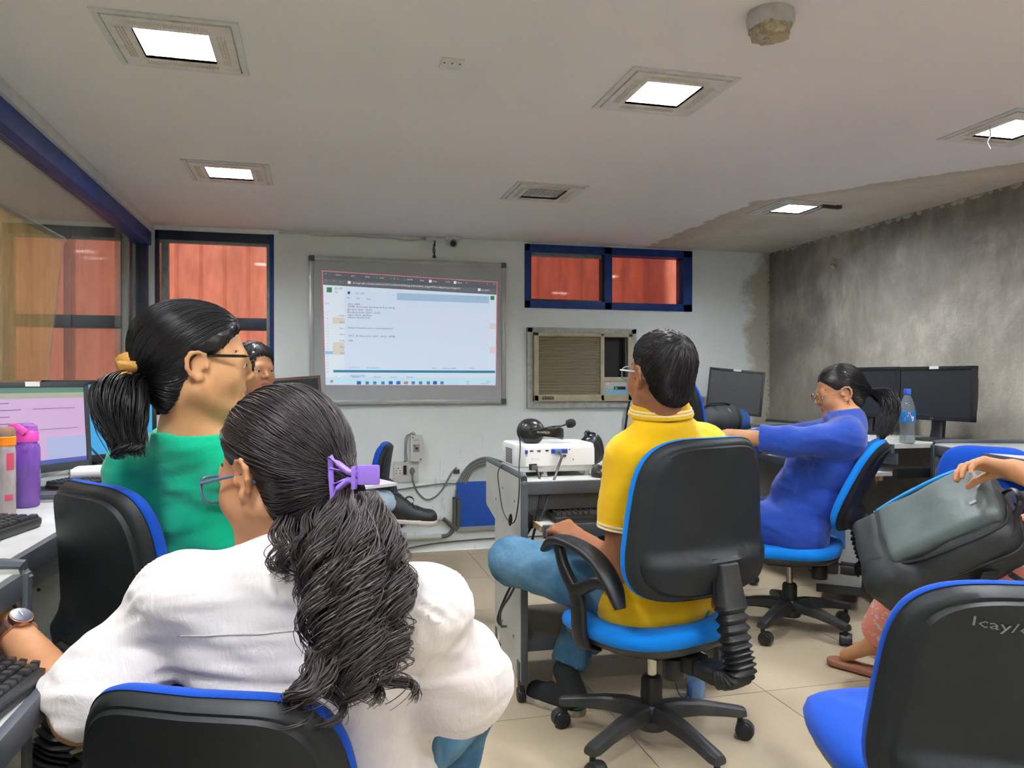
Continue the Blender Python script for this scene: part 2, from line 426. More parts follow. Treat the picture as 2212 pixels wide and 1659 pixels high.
sheet('trim_5', .9, 2.60, .165, M_sheet2, 'dull red ribbed sheet outside the high window', .01, 5.32)
sheet('trim_6', 2.36, 3.6, .40, M_sheet, 'brighter orange strip of sheet outside the high window', .01, 5.29)

# ------------------------------------------------------------------ glass partition on the left
pt = empty('glass_partition', (XP, 2, 0)); pt['kind'] = 'structure'; pt.name = 'trim_3'; tag(pt, 'navy framed glass partition along the left desks')
def loc(o): o.location = (-XP, -2, 0); return o
loc(MB().bx(XP-.04, XP+.035, YF, YB, 1.905, 1.985, .006).build('beam', M_blue, pt))
loc(MB().bx(XP-.012, XP+.05, YF, YB, 1.985, ZC, .004).build('plaster_strip', M_white, pt))
loc(MB().bx(XP-.075, XP+.02, YB-.07, YB, 0, 1.985, .006).build('post', M_navy, pt))
loc(MB().bx(XP-.04, XP+.02, YF, YB-.07, .86, .93, .005).build('rail', M_blue, pt))
loc(MB().bx(XP-.045, XP+.022, YF, YB-.07, .93, .95, .003).build('sill', M_alu, pt))
loc(MB().bx(XP-.03, XP+.01, YF, YB-.07, 0, .86).build('dado_panel', M_white, pt))
loc(MB().bx(XP-.014, XP-.009, .9, YB-.07, .95, 1.905).build('pane', glassy('clear partition glass', 'dfe3e0', .05, '9a9a92', .08, .01), pt))
# leaning tan acrylic sheet behind the glass
mb = MB(); a0 = Vector((-1.06, 3.70, 1.70)); a1 = Vector((-1.06, 1.0, 1.70)); b0 = Vector((-1.06, 3.42, .90)); b1 = Vector((-1.06, 1.0, .90)); th = Vector((-.006, 0, 0))
mb.add([a0, a1, b1, b0, a0+th, a1+th, b1+th, b0+th], [(0,1,2,3), (7,6,5,4), (0,3,7,4), (0,4,5,1), (1,5,6,2), (3,2,6,7)])
ts = mb.build('acrylic_sheet', glassy('tan frosted acrylic', 'f0dcb4', .4, 'b9a273', 1.05, .1, 1.45, True), smooth=0)
tag(ts, 'tan see-through acrylic sheet with pale edges behind the partition', 'acrylic sheet')
e = MB(); e.tube([a0+Vector((0,0,.01)), a1+Vector((0,0,.01))], .016, 6); e.build('top_trim', M_white, ts)
e = MB(); e.tube([a0, b0], .006, 6); e.build('edge_trim', mat('pale edge', 'dcd8cc', .5), ts)

# ------------------------------------------------------------------ ceiling lights
M_frame = mat('off white fixture frame', 'dad7ce', .55, var=.2, vscale=25)
M_fin = mat('bright louvre', 'd8d8d6', .5)
M_lamp = emit('lamp diffuser', 'f4f6ff', LAMP); M_off = mat('unlit diffuser', '555955', .6)
def fin_mesh():
    return MB().bx(-.09, .09, -.0011, .0011, -.0012, .0012).build('f', M_fin, smooth=0)
fo = fin_mesh(); FIN = fo.data; bpy.data.objects.remove(fo)
def slot_mesh(nx, ny, pitch):
    mb = MB()
    for i in range(nx):
        for j in range(ny):
            x = (i-(nx-1)/2)*pitch; y_ = (j-(ny-1)/2)*pitch*1.1 + (i % 2)*pitch*.3
            mb.bx(x-.0022, x+.0022, y_-.0016, y_+.0016, -.0007, .0007)
    return mb
SLOTA = slot_mesh(26, 3, .0075).build('s', mat('perforation glint', 'c9c4ac', .3, .3), smooth=0).data; bpy.data.objects.remove(bpy.data.objects['s'])
def ceiling_light(x, y, on, label, size=.155, tilt=0):
    g = 'recessed ceiling lights' 
    root = empty('ceiling_light', (x, y, ZC), 0, label, 'ceiling light', g)
    f = MB(); s = size; h = LH-.004
    for (a, b, c, d) in ((-s, s, -s, -h), (-s, s, h, s), (-s, -h, -h, h), (h, s, -h, h)):
        f.bx(a, b, c, d, -.008, -.001)
    f.bx(-h-.002, -h, -h, h, -.008, .05); f.bx(h, h+.002, -h, h, -.008, .05); f.bx(-h, h, -h-.002, -h, -.008, .05); f.bx(-h, h, h, h+.002, -.008, .05)
    f.build('frame', M_frame, root, smooth=0)
    o = MB()
    q = s+.004
    for (a, b, c, d) in ((-q-.018, q+.018, -q-.018, -q), (-q-.018, q+.018, q, q+.018), (-q-.018, -q, -q, q), (q, q+.018, -q, q)):
        o.bx(a, b, c, d, -.005, 0)
    o.build('trim', M_white, root, smooth=0)
    MB().bx(-h, h, -h, h, .006, .008).build('diffuser', M_lamp if on else M_off, root, smooth=0)
    for k in range(9):
        u = -h + (k+1)*2*h/10
        for r in (0, 1):
            q = link(bpy.data.objects.new('louvre_fin', FIN), root); q.location = ((u, 0, -.001), (0, u, -.001))[r]; q.rotation_euler = (0, 0, PI/2 if r == 0 else 0)
            if not on: q.visible_shadow = True
    for k in range(4):
        q = link(bpy.data.objects.new('perforation', SLOTA), root); a = k*PI/2
        q.location = (math.sin(a)*.126, -math.cos(a)*.126, -.0085); q.rotation_euler = (0, 0, a)
    return root
lab = {(0,2): 'square lit louvre light above the woman in green', (0,3): 'small lit square light near the tall window', (1,2): 'square lit louvre light beside the taped detector', (1,3): 'unlit square ceiling light with a dark grille',
       (2,3): 'lit ceiling light set in the damp patch with a chipped corner', (2,2): 'glaring square ceiling light with a frayed wire end'}
for i, x in enumerate(LX):
    for j, y in enumerate((-.42, .93, 2.285, 3.63, -1.77)):  # last row, behind the camera, is added for back light
        ceiling_light(x, y, (i, j) != (1, 3), lab.get((i, j), 'unseen square lit ceiling light over the near end of the room')) if (i, j) != (2, 3) else ceiling_light(x, 3.63, True, lab[(2, 3)])
ceiling_light(-1.62, 2.6, True, 'unseen added ceiling light of the side room behind the partition')  # side room lamps are added out of view to brighten that room
ceiling_light(-1.62, 1.25, True, 'unseen added ceiling light of the side room opposite the near desks')
ceiling_light(-1.62, 3.95, True, 'unseen added ceiling light of the side room by its window')
o = MB(); o.box((2.62, 3.50, ZC-.012), (.12, .03, .018), rotz(.1), .003); tag(o.build('loose_board', mat('charred board', '4a3a28', .8, var=.5), smooth=0), 'brown splinter of board hanging at a light fixture corner', 'board')
o = MB(); o.tube(arc([(2.36, 2.27, ZC), (2.362, 2.268, 1.99), (2.352, 2.272, 1.965), (2.36, 2.268, 1.94)], 5), .003, 6); tag(o.build('wire_end', M_white), 'frayed white wire end hanging from the ceiling light', 'wire')
# smoke detector wrapped in tape
dt = empty('smoke_detector', (1.113, 1.724, ZC), 0, 'round ceiling smoke detector wrapped in clear tape', 'smoke detector')
MB().lathe((0,0,0), [(.058, 0), (.060, -.012), (.058, -.03), (.052, -.04)], 32).build('base', mat('grubby white plastic', 'b9b8b4', .45, var=.2, vscale=40), dt)
mb = MB(); R = []
for k, (r, z) in enumerate([(.0515, -.036), (.05, -.05), (.042, -.062), (.022, -.066), (.001, -.066)]):
    R.append([Vector((math.cos(a)*r*(1+.09*math.sin(a*5+k)+random.uniform(-.05, .05)), math.sin(a)*r*(1+.09*math.sin(a*5+k)), z+random.uniform(-.004, .004))) for a in (2*PI*i/24 for i in range(24))])
mb.loft(R); mb.build('tape_wrap', mat('brown tape', '8d7f60', .25, var=.6, vscale=60, dark='cfc9b8'), dt, smooth=20)
MB().lathe((.012, -.012, -.062), [(.028, 0), (.027, -.006), (.0, -.007)], 20).build('sensor_cap', mat('cream cap', 'a4956f', .5), dt)
# blank plate in the ceiling
mb = MB(); mb.bx(.352, .418, 2.187, 2.262, ZC-.004, ZC, .001)
cp = mb.build('ceiling_plate', M_frame, smooth=0); tag(cp, 'small white blank plate with screws in the ceiling', 'plate')
mb = MB(); [mb.cyl((.362+k*.023, 2.215, ZC-.0055), (.362+k*.023, 2.215, ZC-.003), .003, seg=8) for k in range(3)]; mb.build('screw', M_dark, cp)
# ================================================================== ON THE BACK WALL
# window air conditioner
M_cream = mat('aged cream plastic', 'b9b292', .5, var=.25, vscale=10)
M_slat = mat('cream louvre', 'aaa382', .5)
ac = empty('window_air_conditioner', (1.75, YB, 1.19), 0, 'cream window air conditioner in a painted wooden frame', 'air conditioner')
def A(mb, n, m, **k):
    o = mb.build(n, m, ac, **k); o.location = (-1.75, -YB, -1.19); return o
b = MB(); y0, y1 = YB-.055, YB+.02
b.bx(1.40, 1.432, y0, y1, .968, 1.424, .004); b.bx(1.868, 1.895, y0, y1, .968, 1.424, .004); b.bx(2.066, 2.10, y0, y1, .968, 1.424, .004)
b.bx(1.40, 2.10, y0, y1, 1.402, 1.424, .004); b.bx(1.40, 2.10, y0, y1, .966, 1.011, .004); b.bx(1.893, 2.068, y0, y1, 1.10, 1.13, .003)
A(b, 'bezel', M_cream)
A(MB().bx(1.40, 2.10, YB+.03, YB+.10, .966, 1.424), 'backing', mat('dark filter', '1d1d18', .8), smooth=0)
sl = MB().box((0, 0, 0), (.438, .010, .0042), Matrix.Rotation(-.35, 3, 'X')).build('s', M_slat, smooth=0); SL = sl.data; bpy.data.objects.remove(sl)
for k in range(40):
    o = link(bpy.data.objects.new('louvre_slat', SL), ac); o.location = (1.65-1.75, -.035, 1.0155+k*.0098-1.19)
A(MB().bx(1.896, 2.066, YB+.012, YB+.02, 1.13, 1.402), 'outlet_cavity', mat('outlet black', '060606', .6), smooth=0)
A(MB().bx(2.048, 2.056, YB-.05, YB-.01, 1.13, 1.402, .002), 'outlet_vane', M_dark)
A(MB().bx(1.896, 2.066, YB-.048, YB-.02, 1.011, 1.10, .003), 'control_panel', mat('pale grey panel', 'b8c0bf', .4))
A(MB().bx(1.90, 2.062, YB-.0495, YB-.047, 1.013, 1.05), 'control_strip', mat('pale blue print', '86bcd2', .4), smooth=0)
A(MB().bx(1.965, 2.05, YB-.051, YB-.047, 1.044, 1.066), 'display', M_black, smooth=0)
q = MB(); put_text(q, '24', .02, lambda a, c: (1.97+a, YB-.0515, 1.048+c)); A(q, 'display_digits', screen('green led', '30d070', 2.0), smooth=0)
q = MB(); q.cyl((1.922, YB-.05, 1.083), (1.922, YB-.046, 1.083), .005, seg=10); A(q, 'indicator_lamp', screen('red led', 'ff5a4a', 3.0))
for k in range(4): A(MB().cyl((1.915+k*.013, YB-.052, 1.04+(.012 if k % 2 else 0)), (1.915+k*.013, YB-.046, 1.04+(.012 if k % 2 else 0)), .005, seg=10), 'button', M_white)
A(MB().bx(1.455, 1.535, YB-.0565, YB-.054, .980, 1.0), 'name_plate', M_black, smooth=0)
q = MB(); put_text(q, 'BLUE STAR', .0135, lambda a, c: (1.461+a, YB-.0572, .986+c), .07); A(q, 'name_plate_text', mat('plate lettering', 'c9c4a8', .5), smooth=0)
# wooden frame round the opening
M_trimw = mat('cracked white wood', 'b8beb8', .6, var=.5, vscale=30, dark='6f6a5c', bump=.4, bscale=50)
f = MB(); f.bx(1.36, 1.398, YB-.03, YB+.02, .925, 1.46, .003); f.bx(2.103, 2.14, YB-.03, YB+.02, .925, 1.46, .003); f.bx(1.36, 2.14, YB-.03, YB+.02, 1.426, 1.462, .003); f.bx(1.36, 2.14, YB-.034, YB+.02, .922, .964, .003)
A(f, 'wooden_frame', M_trimw)
# cable below the air conditioner
o = MB(); o.tube(arc([(2.085, YB-.03, .97), (2.07, YB-.035, .88), (2.05, YB-.03, .72), (2.04, YB-.02, .45), (2.04, YB-.02, .2)], 6), .008, 8)
tag(o.build('power_cable', M_black), 'black cable hanging down below the air conditioner', 'cable')

# whiteboard with projected screen
M_bsurf = mat('grey white enamel board', 'b4babb', .22, var=.08, vscale=4, spec=.6)
M_bfrm = mat('board aluminium', 'b7bab7', .35, .6, var=.2)
bd = empty('whiteboard', (.585, YB, .953), 0, 'aluminium framed whiteboard with a projected spreadsheet and notes', 'whiteboard')
def Bd(mb, n, m, parent=None, **k):
    o = mb.build(n, m, parent or bd, **k)
    o.location = (-.585, -YB, -.953) if parent is None else (0, 0, 0); return o
bx0, bx1, bz0, bz1 = -.041, 1.214, .953, 1.88
Bd(MB().bx(bx0+.01, bx1-.01, YB-.022, YB-.004, bz0+.01, bz1-.01), 'board_surface', M_bsurf, smooth=0)
for a in ((bx0+.03, bx1-.03, bz1-.028, bz1), (bx0+.03, bx1-.03, bz0, bz0+.028), (bx0, bx0+.028, bz0+.03, bz1-.03), (bx1-.028, bx1, bz0+.03, bz1-.03)):
    Bd(MB().bx(a[0], a[1], YB-.032, YB-.002, a[2], a[3], .008), 'frame_bar', M_bfrm)
for cx, cz, i in ((bx0+.016, bz1-.016, 0), (bx1-.016, bz1-.016, 1), (bx0+.016, bz0+.016, 2), (bx1-.016, bz0+.016, 3)):
    Bd(MB().box((cx, YB-.019, cz), (.036, .036, .036), None, .009), 'corner_cap', mat('corner plastic', '565b58', .5) if i % 2 == 0 or True else M_bfrm)
# projected picture: unit square (a right, b down) mapped onto the board
Q00, Q10, Q11, Q01 = (.035, 1.791), (1.158, 1.755), (1.151, 1.072), (.052, 1.074)
def PJ(a, b, lift=0.0):
    x = (1-b)*((1-a)*Q00[0]+a*Q10[0]) + b*((1-a)*Q01[0]+a*Q11[0]); z = (1-b)*((1-a)*Q00[1]+a*Q10[1]) + b*((1-a)*Q01[1]+a*Q11[1])
    return (x, YB-.0225-lift, z)
def rect(mb, a0, b0, a1, b1, lift, n=6):
    for k in range(n):
        u = a0+(a1-a0)*k/n; v = a0+(a1-a0)*(k+1)/n
        mb.quad(PJ(u, b0, lift), PJ(v, b0, lift), PJ(v, b1, lift), PJ(u, b1, lift))
# photo pixel frame of the crop -> unit coordinates
def px(x, y):
    # inverse bilinear by iteration, crop pixels (4.148 per photo pixel, origin 640,500)
    def fw(a, b):
        c = [(225, 352), (1797, 442), (1790, 1382), (253, 1380)]
        return tuple((1-b)*((1-a)*c[0][i]+a*c[1][i])+b*((1-a)*c[3][i]+a*c[2][i]) for i in (0, 1))
    a, b = (x-225)/1565, (y-352)/1000
    for _ in range(12):
        fx, fy = fw(a, b); a += (x-fx)/1555; b += (y-fy)/980
    return a, b
def prect(mb, x0, y0, x1, y1, lift, slope=None):
    c = [px(x0, y0), px(x1, y0 if slope is None else y0+slope*(x1-x0)), px(x1, y1 if slope is None else y1+slope*(x1-x0)), px(x0, y1)]
    mb.quad(*[PJ(a, b, lift) for a, b in c])
def ptext(mb, s, x, y, h, lift, width=None, slope=.0):
    """text with its baseline left end at crop pixel (x,y), cap height h px"""
    def fn(a, c):
        q = px(x + a, y - c + slope*a); return PJ(q[0], q[1], lift)
    put_text(mb, s, h/.72, fn, width)
SE = .80
pi = MB(); rect(pi, 0, 0, 1, 1, 0.0, 12); pio = Bd(pi, 'projected_image', screen('projected pale sheet', 'd3e0f0', SE), smooth=0)  # glowing planes stand in for the projector's light on the board
def PP(fn, n, c, st=SE):
    mb = MB(); fn(mb); return Bd(mb, n, screen('projected '+c, c, st), pio, smooth=0)
PP(lambda m: (rect(m, 0, 0, 1, .009, .0003), rect(m, 0, 0, .006, 1, .0003), rect(m, .994, 0, 1, 1, .0003), rect(m, 0, .994, 1, 1, .0003)), 'picture_edge', 'e08a9a', .5)
PP(lambda m: rect(m, .006, .009, .994, .072, .0003), 'tab_bar', '6d7078', .5)
PP(lambda m: rect(m, .006, .072, .994, .125, .0003), 'address_bar', '7b7f86', .5)
PP(lambda m: (rect(m, .006, .125, .12, .93, .0002), ), 'sheet_margin', 'dbe6f0')
PP(lambda m: prect(m, 318, 770, 428, 828, .0004), 'tinted_cells', 'd6cfc4'); PP(lambda m: prect(m, 322, 992, 430, 1104, .0004), 'tinted_cells', 'd6cfc4')
PP(lambda m: prect(m, 1722, 815, 1785, 870, .0004), 'pink_cells', 'd8ccd8'); PP(lambda m: prect(m, 1722, 1030, 1785, 1090, .0004), 'pink_cells', 'd8ccd8')
PP(lambda m: prect(m, 250, 1072, 322, 1100, .0004), 'row_highlight', '8fbde4')
PP(lambda m: prect(m, 420, 528, 1716, 1245, .0006, .03), 'notepad_window', 'd0def2', .80)
PP(lambda m: prect(m, 876, 548, 1716, 612, .0008, .03), 'notepad_title_bar', 'a9c8e4', .72)
PP(lambda m: prect(m, 326, 1240, 1776, 1262, .0010, .004), 'teal_bar', '3f9bbd', .5)
PP(lambda m: rect(m, .006, .925, .994, .994, .0006), 'task_bar', 'bfe0f2', .8)
PP(lambda m: prect(m, 470, 1282, 600, 1322, .0005), 'active_sheet_tab', 'c4dcf4', .6)
def white_txt(m):
    ptext(m, 'docs.google.com/spreadsheets/d/1LYeDRrNdYDBdeJgcHA0hPjMG_x-lJaytYTPvs1d8yzb0QcuUIt#gid=0', 490, 468, 17, .0007, 960, .045)
    for s, x, y in (('Inbox', 345, 398), ('301 -', 475, 406), ('Mum', 600, 413), ('Sossi', 724, 420), ('D', 848, 426), ('IDCM', 968, 434), ('Paid', 1082, 440), ('ideas', 1197, 447), ('US Pr', 1312, 452), ('Inbox', 1420, 458)):
        ptext(m, s, x, y, 14, .0007)
    for s, x, y in (('<', 255, 447), ('>', 322, 450), ('+', 1500, 461), ('x', 878, 427), ('v', 255, 388), ('o', 380, 456), ('-', 1630, 464), ('o', 1695, 468), ('x', 1760, 470), ('Incognito', 1645, 524)): ptext(m, s, x, y, 15, .0007)
    for x, y in ((1175, 440), (1400, 450), (1625, 514), (460, 458)): prect(m, x-12, y-12, x+12, y+12, .0007)
PP(white_txt, 'browser_lettering', 'eef2f6', .75)
for s_, x_, y_, wd_ in (('GSC, ORM', 446, 658, 106), ('GMB, Reviews writing and posting', 446, 680, 410), ('Broken link, CDN', 446, 706, 210), ('Redirection (301, 302)', 446, 730, 286), ('algorithm update', 446, 753, 210), ('white black hat', 446, 776, 196),
                 ('https://mayabious.com/mayamini/', 450, 868, 394), ('GSC, Redirection (301, 302), GMB', 450, 940, 410), ('GMB', 452, 985, 40)):
    PP(lambda m: ptext(m, s_, x_, y_, 16, .0012, wd_, .02), 'note_line', '5a6476', .25)
def grey_txt(m):
    L = .0012
    for s, x, y in (('GSC, ORM', 510, 562), ('File', 442, 602), ('Edit', 522, 606), ('View', 608, 610), ('Ln 17, Col 1', 466, 1224), ('362 characters', 612, 1226), ('100%', 1188, 1230), ('Windows (CRLF)', 1288, 1231), ('UTF-8', 1530, 1232), ('x', 838, 574), ('+', 908, 578), ('-', 1548, 592), ('o', 1612, 594), ('x', 1680, 596)): ptext(m, s, x, y, 13, L)
    for s, x, y in (('IDCM', 336, 522), ('File', 336, 552), ('F19', 256, 656), ('Frida', 376, 762), ('Sund', 378, 820), ('Mon', 378, 876), ('Wed', 378, 930), ('Frida', 380, 984), ('Satu', 382, 1040), ('Sund', 382, 1096)): ptext(m, s, x, y, 15 if s != 'IDCM' else 19, L)
    for k in range(20): ptext(m, str(6+k), 270, 728+k*28, 11, L)
    for s, x, y in (('Sheet1', 490, 1308), ('Sheet2', 676, 1309), ('Sheet3', 820, 1310), ('Sheet4', 962, 1311), ('+', 344, 1306), ('=', 408, 1306), ('<', 1746, 1312)): ptext(m, s, x, y, 15, L)
    for s, x, y in (('ENG', 1506, 1350), ('IN', 1512, 1370), ('17:34', 1690, 1350), ('20-03-2024', 1645, 1368), ('^', 1415, 1362)): ptext(m, s, x, y, 11, L)
PP(grey_txt, 'menu_lettering', '6f7c92', .3)
for x_ in (546, 824, 892, 1220): PP(lambda m: prect(m, x_-18, 1340, x_+18, 1370, .0012), 'blue_icon', '2f78cc', .5)
PP(lambda m: prect(m, 446, 538, 468, 562, .0012), 'blue_icon', '2f78cc', .5)
for x_ in (618, 684, 756, 1024, 1090, 1160, 1284): PP(lambda m: prect(m, x_-15, 1342, x_+15, 1370, .0013), 'task_icon', '5aa0c8', .5)
PP(lambda m: prect(m, 940, 1342, 978, 1368, .0013), 'orange_icon', 'd8a888', .5); PP(lambda m: prect(m, 302, 1330, 324, 1354, .0013), 'orange_icon', 'd8a888', .5)
for r_ in ((268, 503, 312, 548), (692, 400, 714, 422), (812, 410, 834, 432), (934, 418, 956, 440), (1730, 570, 1766, 606)): PP(lambda m: prect(m, *r_, .0009), 'green_icon', '46a86c', .45)

# dome camera, junction box and wires under the ceiling
cc = empty('dome_camera', (.854, YB-.06, ZC), 0, 'white dome security camera under the ceiling', 'camera')
MB().lathe((0,0,0), [(.05, 0), (.05, -.012), (.044, -.02), (.02, -.022)], 28).build('mount', M_white, cc)
MB().sphere((0, -.005, -.035), .036, 22, 14).build('ball', mat('camera white', 'c7c9c6', .3), cc)
d = Vector((-.12, -.9, -.35)).normalized(); p0 = Vector((0, -.005, -.035))
MB().cyl(p0+d*.028, p0+d*.040, .024, seg=24, bev=.002).build('lens_ring', mat('camera grey', '8a8d8c', .35), cc)
MB().cyl(p0+d*.036, p0+d*.0415, .018, seg=24).build('lens', mat('lens black', '0c0d0f', .1), cc)
jb = MB().bx(.685, .755, YB-.05, YB, ZC-.024, ZC, .003).build('junction_box', M_white); tag(jb, 'small white junction box under the ceiling beside the camera', 'junction box')
o = MB(); o.tube(arc([(.74, YB-.03, ZC-.02), (.742, YB-.03, 1.975), (.73, YB-.03, 1.945), (.74, YB-.03, 1.915), (.748, YB-.04, 1.895)], 6), .004, 6)
o.tube(arc([(.745, YB-.03, ZC-.02), (.735, YB-.03, 1.97), (.742, YB-.03, 1.94), (.738, YB-.03, 1.91), (.725, YB-.035, 1.895)], 6), .004, 6); o.sphere((.738, YB-.03, 1.905), .011, 8, 6)
tag(o.build('loose_wire', mat('wire grey', '3a3b38', .6)), 'dark wire dangling from the junction box onto the whiteboard', 'wire')
o = MB(); pts = [(-.22, YB-.008, 2.016)] + [(-.2+.11*k, YB-.008, 2.012+.004*math.sin(k*2.1)-(.012 if k == 7 else 0)) for k in range(1, 8)] + [(.69, YB-.02, ZC-.018)]
o.tube(arc(pts, 4), .005, 6); tag(o.build('ceiling_wire', M_white), 'white wire running under the ceiling to the junction box', 'wire')
# hook plate on the cement wall
o = MB(); o.cyl((XR, 4.223, 1.846), (XR-.006, 4.223, 1.846), .036, seg=28, bev=.002); o.cyl((XR-.006, 4.223, 1.846), (XR-.012, 4.223, 1.846), .022, seg=20, bev=.002); o.tube([(XR-.02+.014*math.cos(a), 4.223+.014*math.sin(a), 1.84) for a in [k*.5 for k in range(13)]], .003, 6)
tag(o.build('wall_rosette', mat('chrome', 'c9c9c4', .2, .9)), 'round shiny metal rosette on the cement wall', 'rosette')

# electrics low on the wall
M_elec = mat('switch plate white', 'd2d3cc', .4, var=.1)
mc = empty('breaker_box', (.62, YB, .59), 0, 'white circuit breaker box with loose wires on the wall', 'breaker box')
def Mc(mb, n, m, **k):
    o = mb.build(n, m, mc, **k); o.location = (-.62, -YB, -.59); return o
Mc(MB().bx(.583, .657, YB-.055, YB, .59, .755, .004), 'case', M_elec)
Mc(MB().bx(.60, .64, YB-.060, YB-.054, .65, .70, .002), 'breaker', mat('breaker grey', '9a9a96', .5), )
Mc(MB().bx(.612, .628, YB-.070, YB-.058, .668, .682, .002), 'toggle', M_black)
Mc(MB().bx(.602, .612, YB-.061, YB-.0595, .685, .695), 'red_mark', mat('red print', 'b03c38', .5), smooth=0)
q = MB(); put_text(q, 'HAVELLS', .012, lambda a, c: (.602+a, YB-.0556, .722+c), .034); Mc(q, 'lettering', mat('dark print', '44464a', .5), smooth=0)
for dx, dz in ((.597, .742), (.645, .603)): Mc(MB().cyl((dx, YB-.0565, dz), (dx, YB-.053, dz), .0045, seg=10), 'screw', M_dark)
q = MB()
for k in range(4): q.tube(arc([(.62-k*.004, YB-.02, .757), (.60-k*.008, YB-.03, .775-k*.004), (.57-k*.006, YB-.025, .74), (.56-k*.004, YB-.02, .66), (.565-k*.006, YB-.02, .60), (.555-k*.003, YB-.01, .585)], 5), .0016, 5)
Mc(q, 'wire_loop', mat('thin grey wire', '6d6c66', .6))
so = empty('socket_plate', (.56, YB, .46), 0, 'white socket plate with a plugged-in grey plug', 'socket plate')
def So(mb, n, m, **k):
    o = mb.build(n, m, so, **k); o.location = (-.56, -YB, -.46); return o
So(MB().bx(.475, .64, YB-.010, YB, .456, .588, .003), 'plate', M_elec)
So(MB().bx(.487, .53, YB-.016, YB-.008, .50, .562, .002), 'socket', mat('socket white', 'dcdcd6', .35))
q = MB()
for dx, dz, r in ((.5085, .545, .004), (.497, .53, .003), (.52, .53, .003), (.497, .513, .0035), (.52, .513, .0035)): q.cyl((dx, YB-.0168, dz), (dx, YB-.0155, dz), r, seg=10)
So(q, 'socket_hole', M_black)
So(MB().bx(.541, .561, YB-.02, YB-.008, .503, .562, .003), 'switch', M_black)
So(MB().bx(.573, .615, YB-.016, YB-.008, .50, .562, .002), 'socket', mat('socket white', 'dcdcd6', .35))
So(MB().sphere((.596, YB-.028, .527), .019, 14, 10, (.9, .9, 1.25)), 'plug', mat('grey plug', '74736c', .5))
# cables
def cable(name, pts, r, m, label, n=8, seg=7, cat='cable', group=None):
    o = MB(); o.tube(arc(pts, n), r, seg); return tag(o.build(name, m), label, cat, group)
M_cgrey = mat('grey cable', '6a6c68', .6); M_cpale = mat('pale cable', '8d8f8a', .6)
W = YB-.012
cable('plug_cable', [(.596, YB-.03, .51), (.60, YB-.03, .46), (.63, YB-.02, .39), (.685, YB-.02, .34), (.745, YB-.02, .355), (.80, W, .41), (.85, W, .50), (.885, W, .54)], .006, M_cgrey, 'grey plug cable sagging in a loop along the wall')
cable('wall_cable', [(.47, W, .405), (.55, W, .412), (.68, W, .428), (.80, W, .437), (.92, W, .43), (1.03, W, .40), (1.12, W, .37)], .0045, M_cgrey, 'thin grey cable strung across the wall above the shoe')
bp = MB().bx(.778, .957, YB-.006, YB, .455, .592, .002).build('blank_plate', M_back, smooth=0); tag(bp, 'flat wall-coloured blank cover plate', 'plate')
MB().bx(.865, .905, YB-.02, YB-.005, .50, .527, .003).build('connector', M_dark, bp)
for k in range(7):
    o = k*.009
    cable('data_cable', [(1.13, YB-.33, .60-o*.3), (1.05, YB-.16, .615-o), (.98, YB-.04-o*.6, .57-o), (.925+o*.4, W-.004*k, .50-o), (.888+o*.7, W-.005*(k % 3), .42), (.872+o*.9, W-.006*(k % 3), .30), (.868+o, W-.006*(k % 3), .20)], .006, M_cgrey if k % 2 else M_cpale, 'grey data cable in the bundle by the blue panel', group='data cable bundle by the blue panel')
cable('conduit_elbow', [(.868, W-.02, .35), (.868, W-.02, .22), (.862, W-.02, .15), (.83, W-.02, .108), (.785, W-.02, .099)], .014, mat('flex grey', '54564f', .6), 'dark grey flexible conduit bending into the lower pipe', cat='conduit')
cable('conduit_elbow', [(.895, W-.022, .34), (.895, W-.022, .20), (.885, W-.022, .15), (.86, W-.022, .16), (.82, W-.022, .195), (.795, W-.022, .215)], .014, MATS['flex grey'], 'dark grey flexible conduit bending into the upper pipe', cat='conduit')
M_pvc = mat('white pvc', 'c6c8c1', .4, var=.15)
for z, lb in ((.098, 'white plastic pipe low on the wall, the lower of two'), (.213, 'white plastic pipe low on the wall, the upper of two')):
    o = MB(); o.cyl((-.9, YB-.02, z), (.79, YB-.02, z), .017, seg=14); pp = tag(o.build('wall_pipe', M_pvc), lb, 'pipe', 'white pipes low on the wall')
    c = MB(); c.bx(.545, .56, YB-.041, YB, z-.035, z+.035, .003); c.build('clip', M_pvc, pp)
cable('floor_wire', [(.40, W, -.0+.006), (.52, W, .022), (.65, W, .042), (.8, W, .056), (.95, W, .062), (1.1, W, .066), (1.4, W, .064), (1.9, W, .06), (2.3, W, .05)], .005, mat('brown wire', '54503f', .6), 'dark wire clipped to the wall just above the floor')
M_panelb = mat('cobalt panel', '0f4fae', .5, var=.15)
o = MB(); o.bx(.885, 1.45, YB-.03, YB, .155, .445, .004); pb = tag(o.build('blue_panel', M_panelb), 'cobalt blue panel on the wall behind the computer trolley', 'panel')
MB().bx(.885, 1.45, YB-.035, YB, .125, .155, .002).build('ledge', mat('grey ledge', '8d8f88', .6), pb)
o = MB(); o.bx(1.5, 2.3, YB-.05, YB, .30, .36, .006); o.cyl((1.45, YB-.05, .26), (2.3, YB-.05, .26), .014, seg=12); tag(o.build('cable_duct', M_pvc), 'white cable duct and pipe behind the keyboard tray', 'duct')
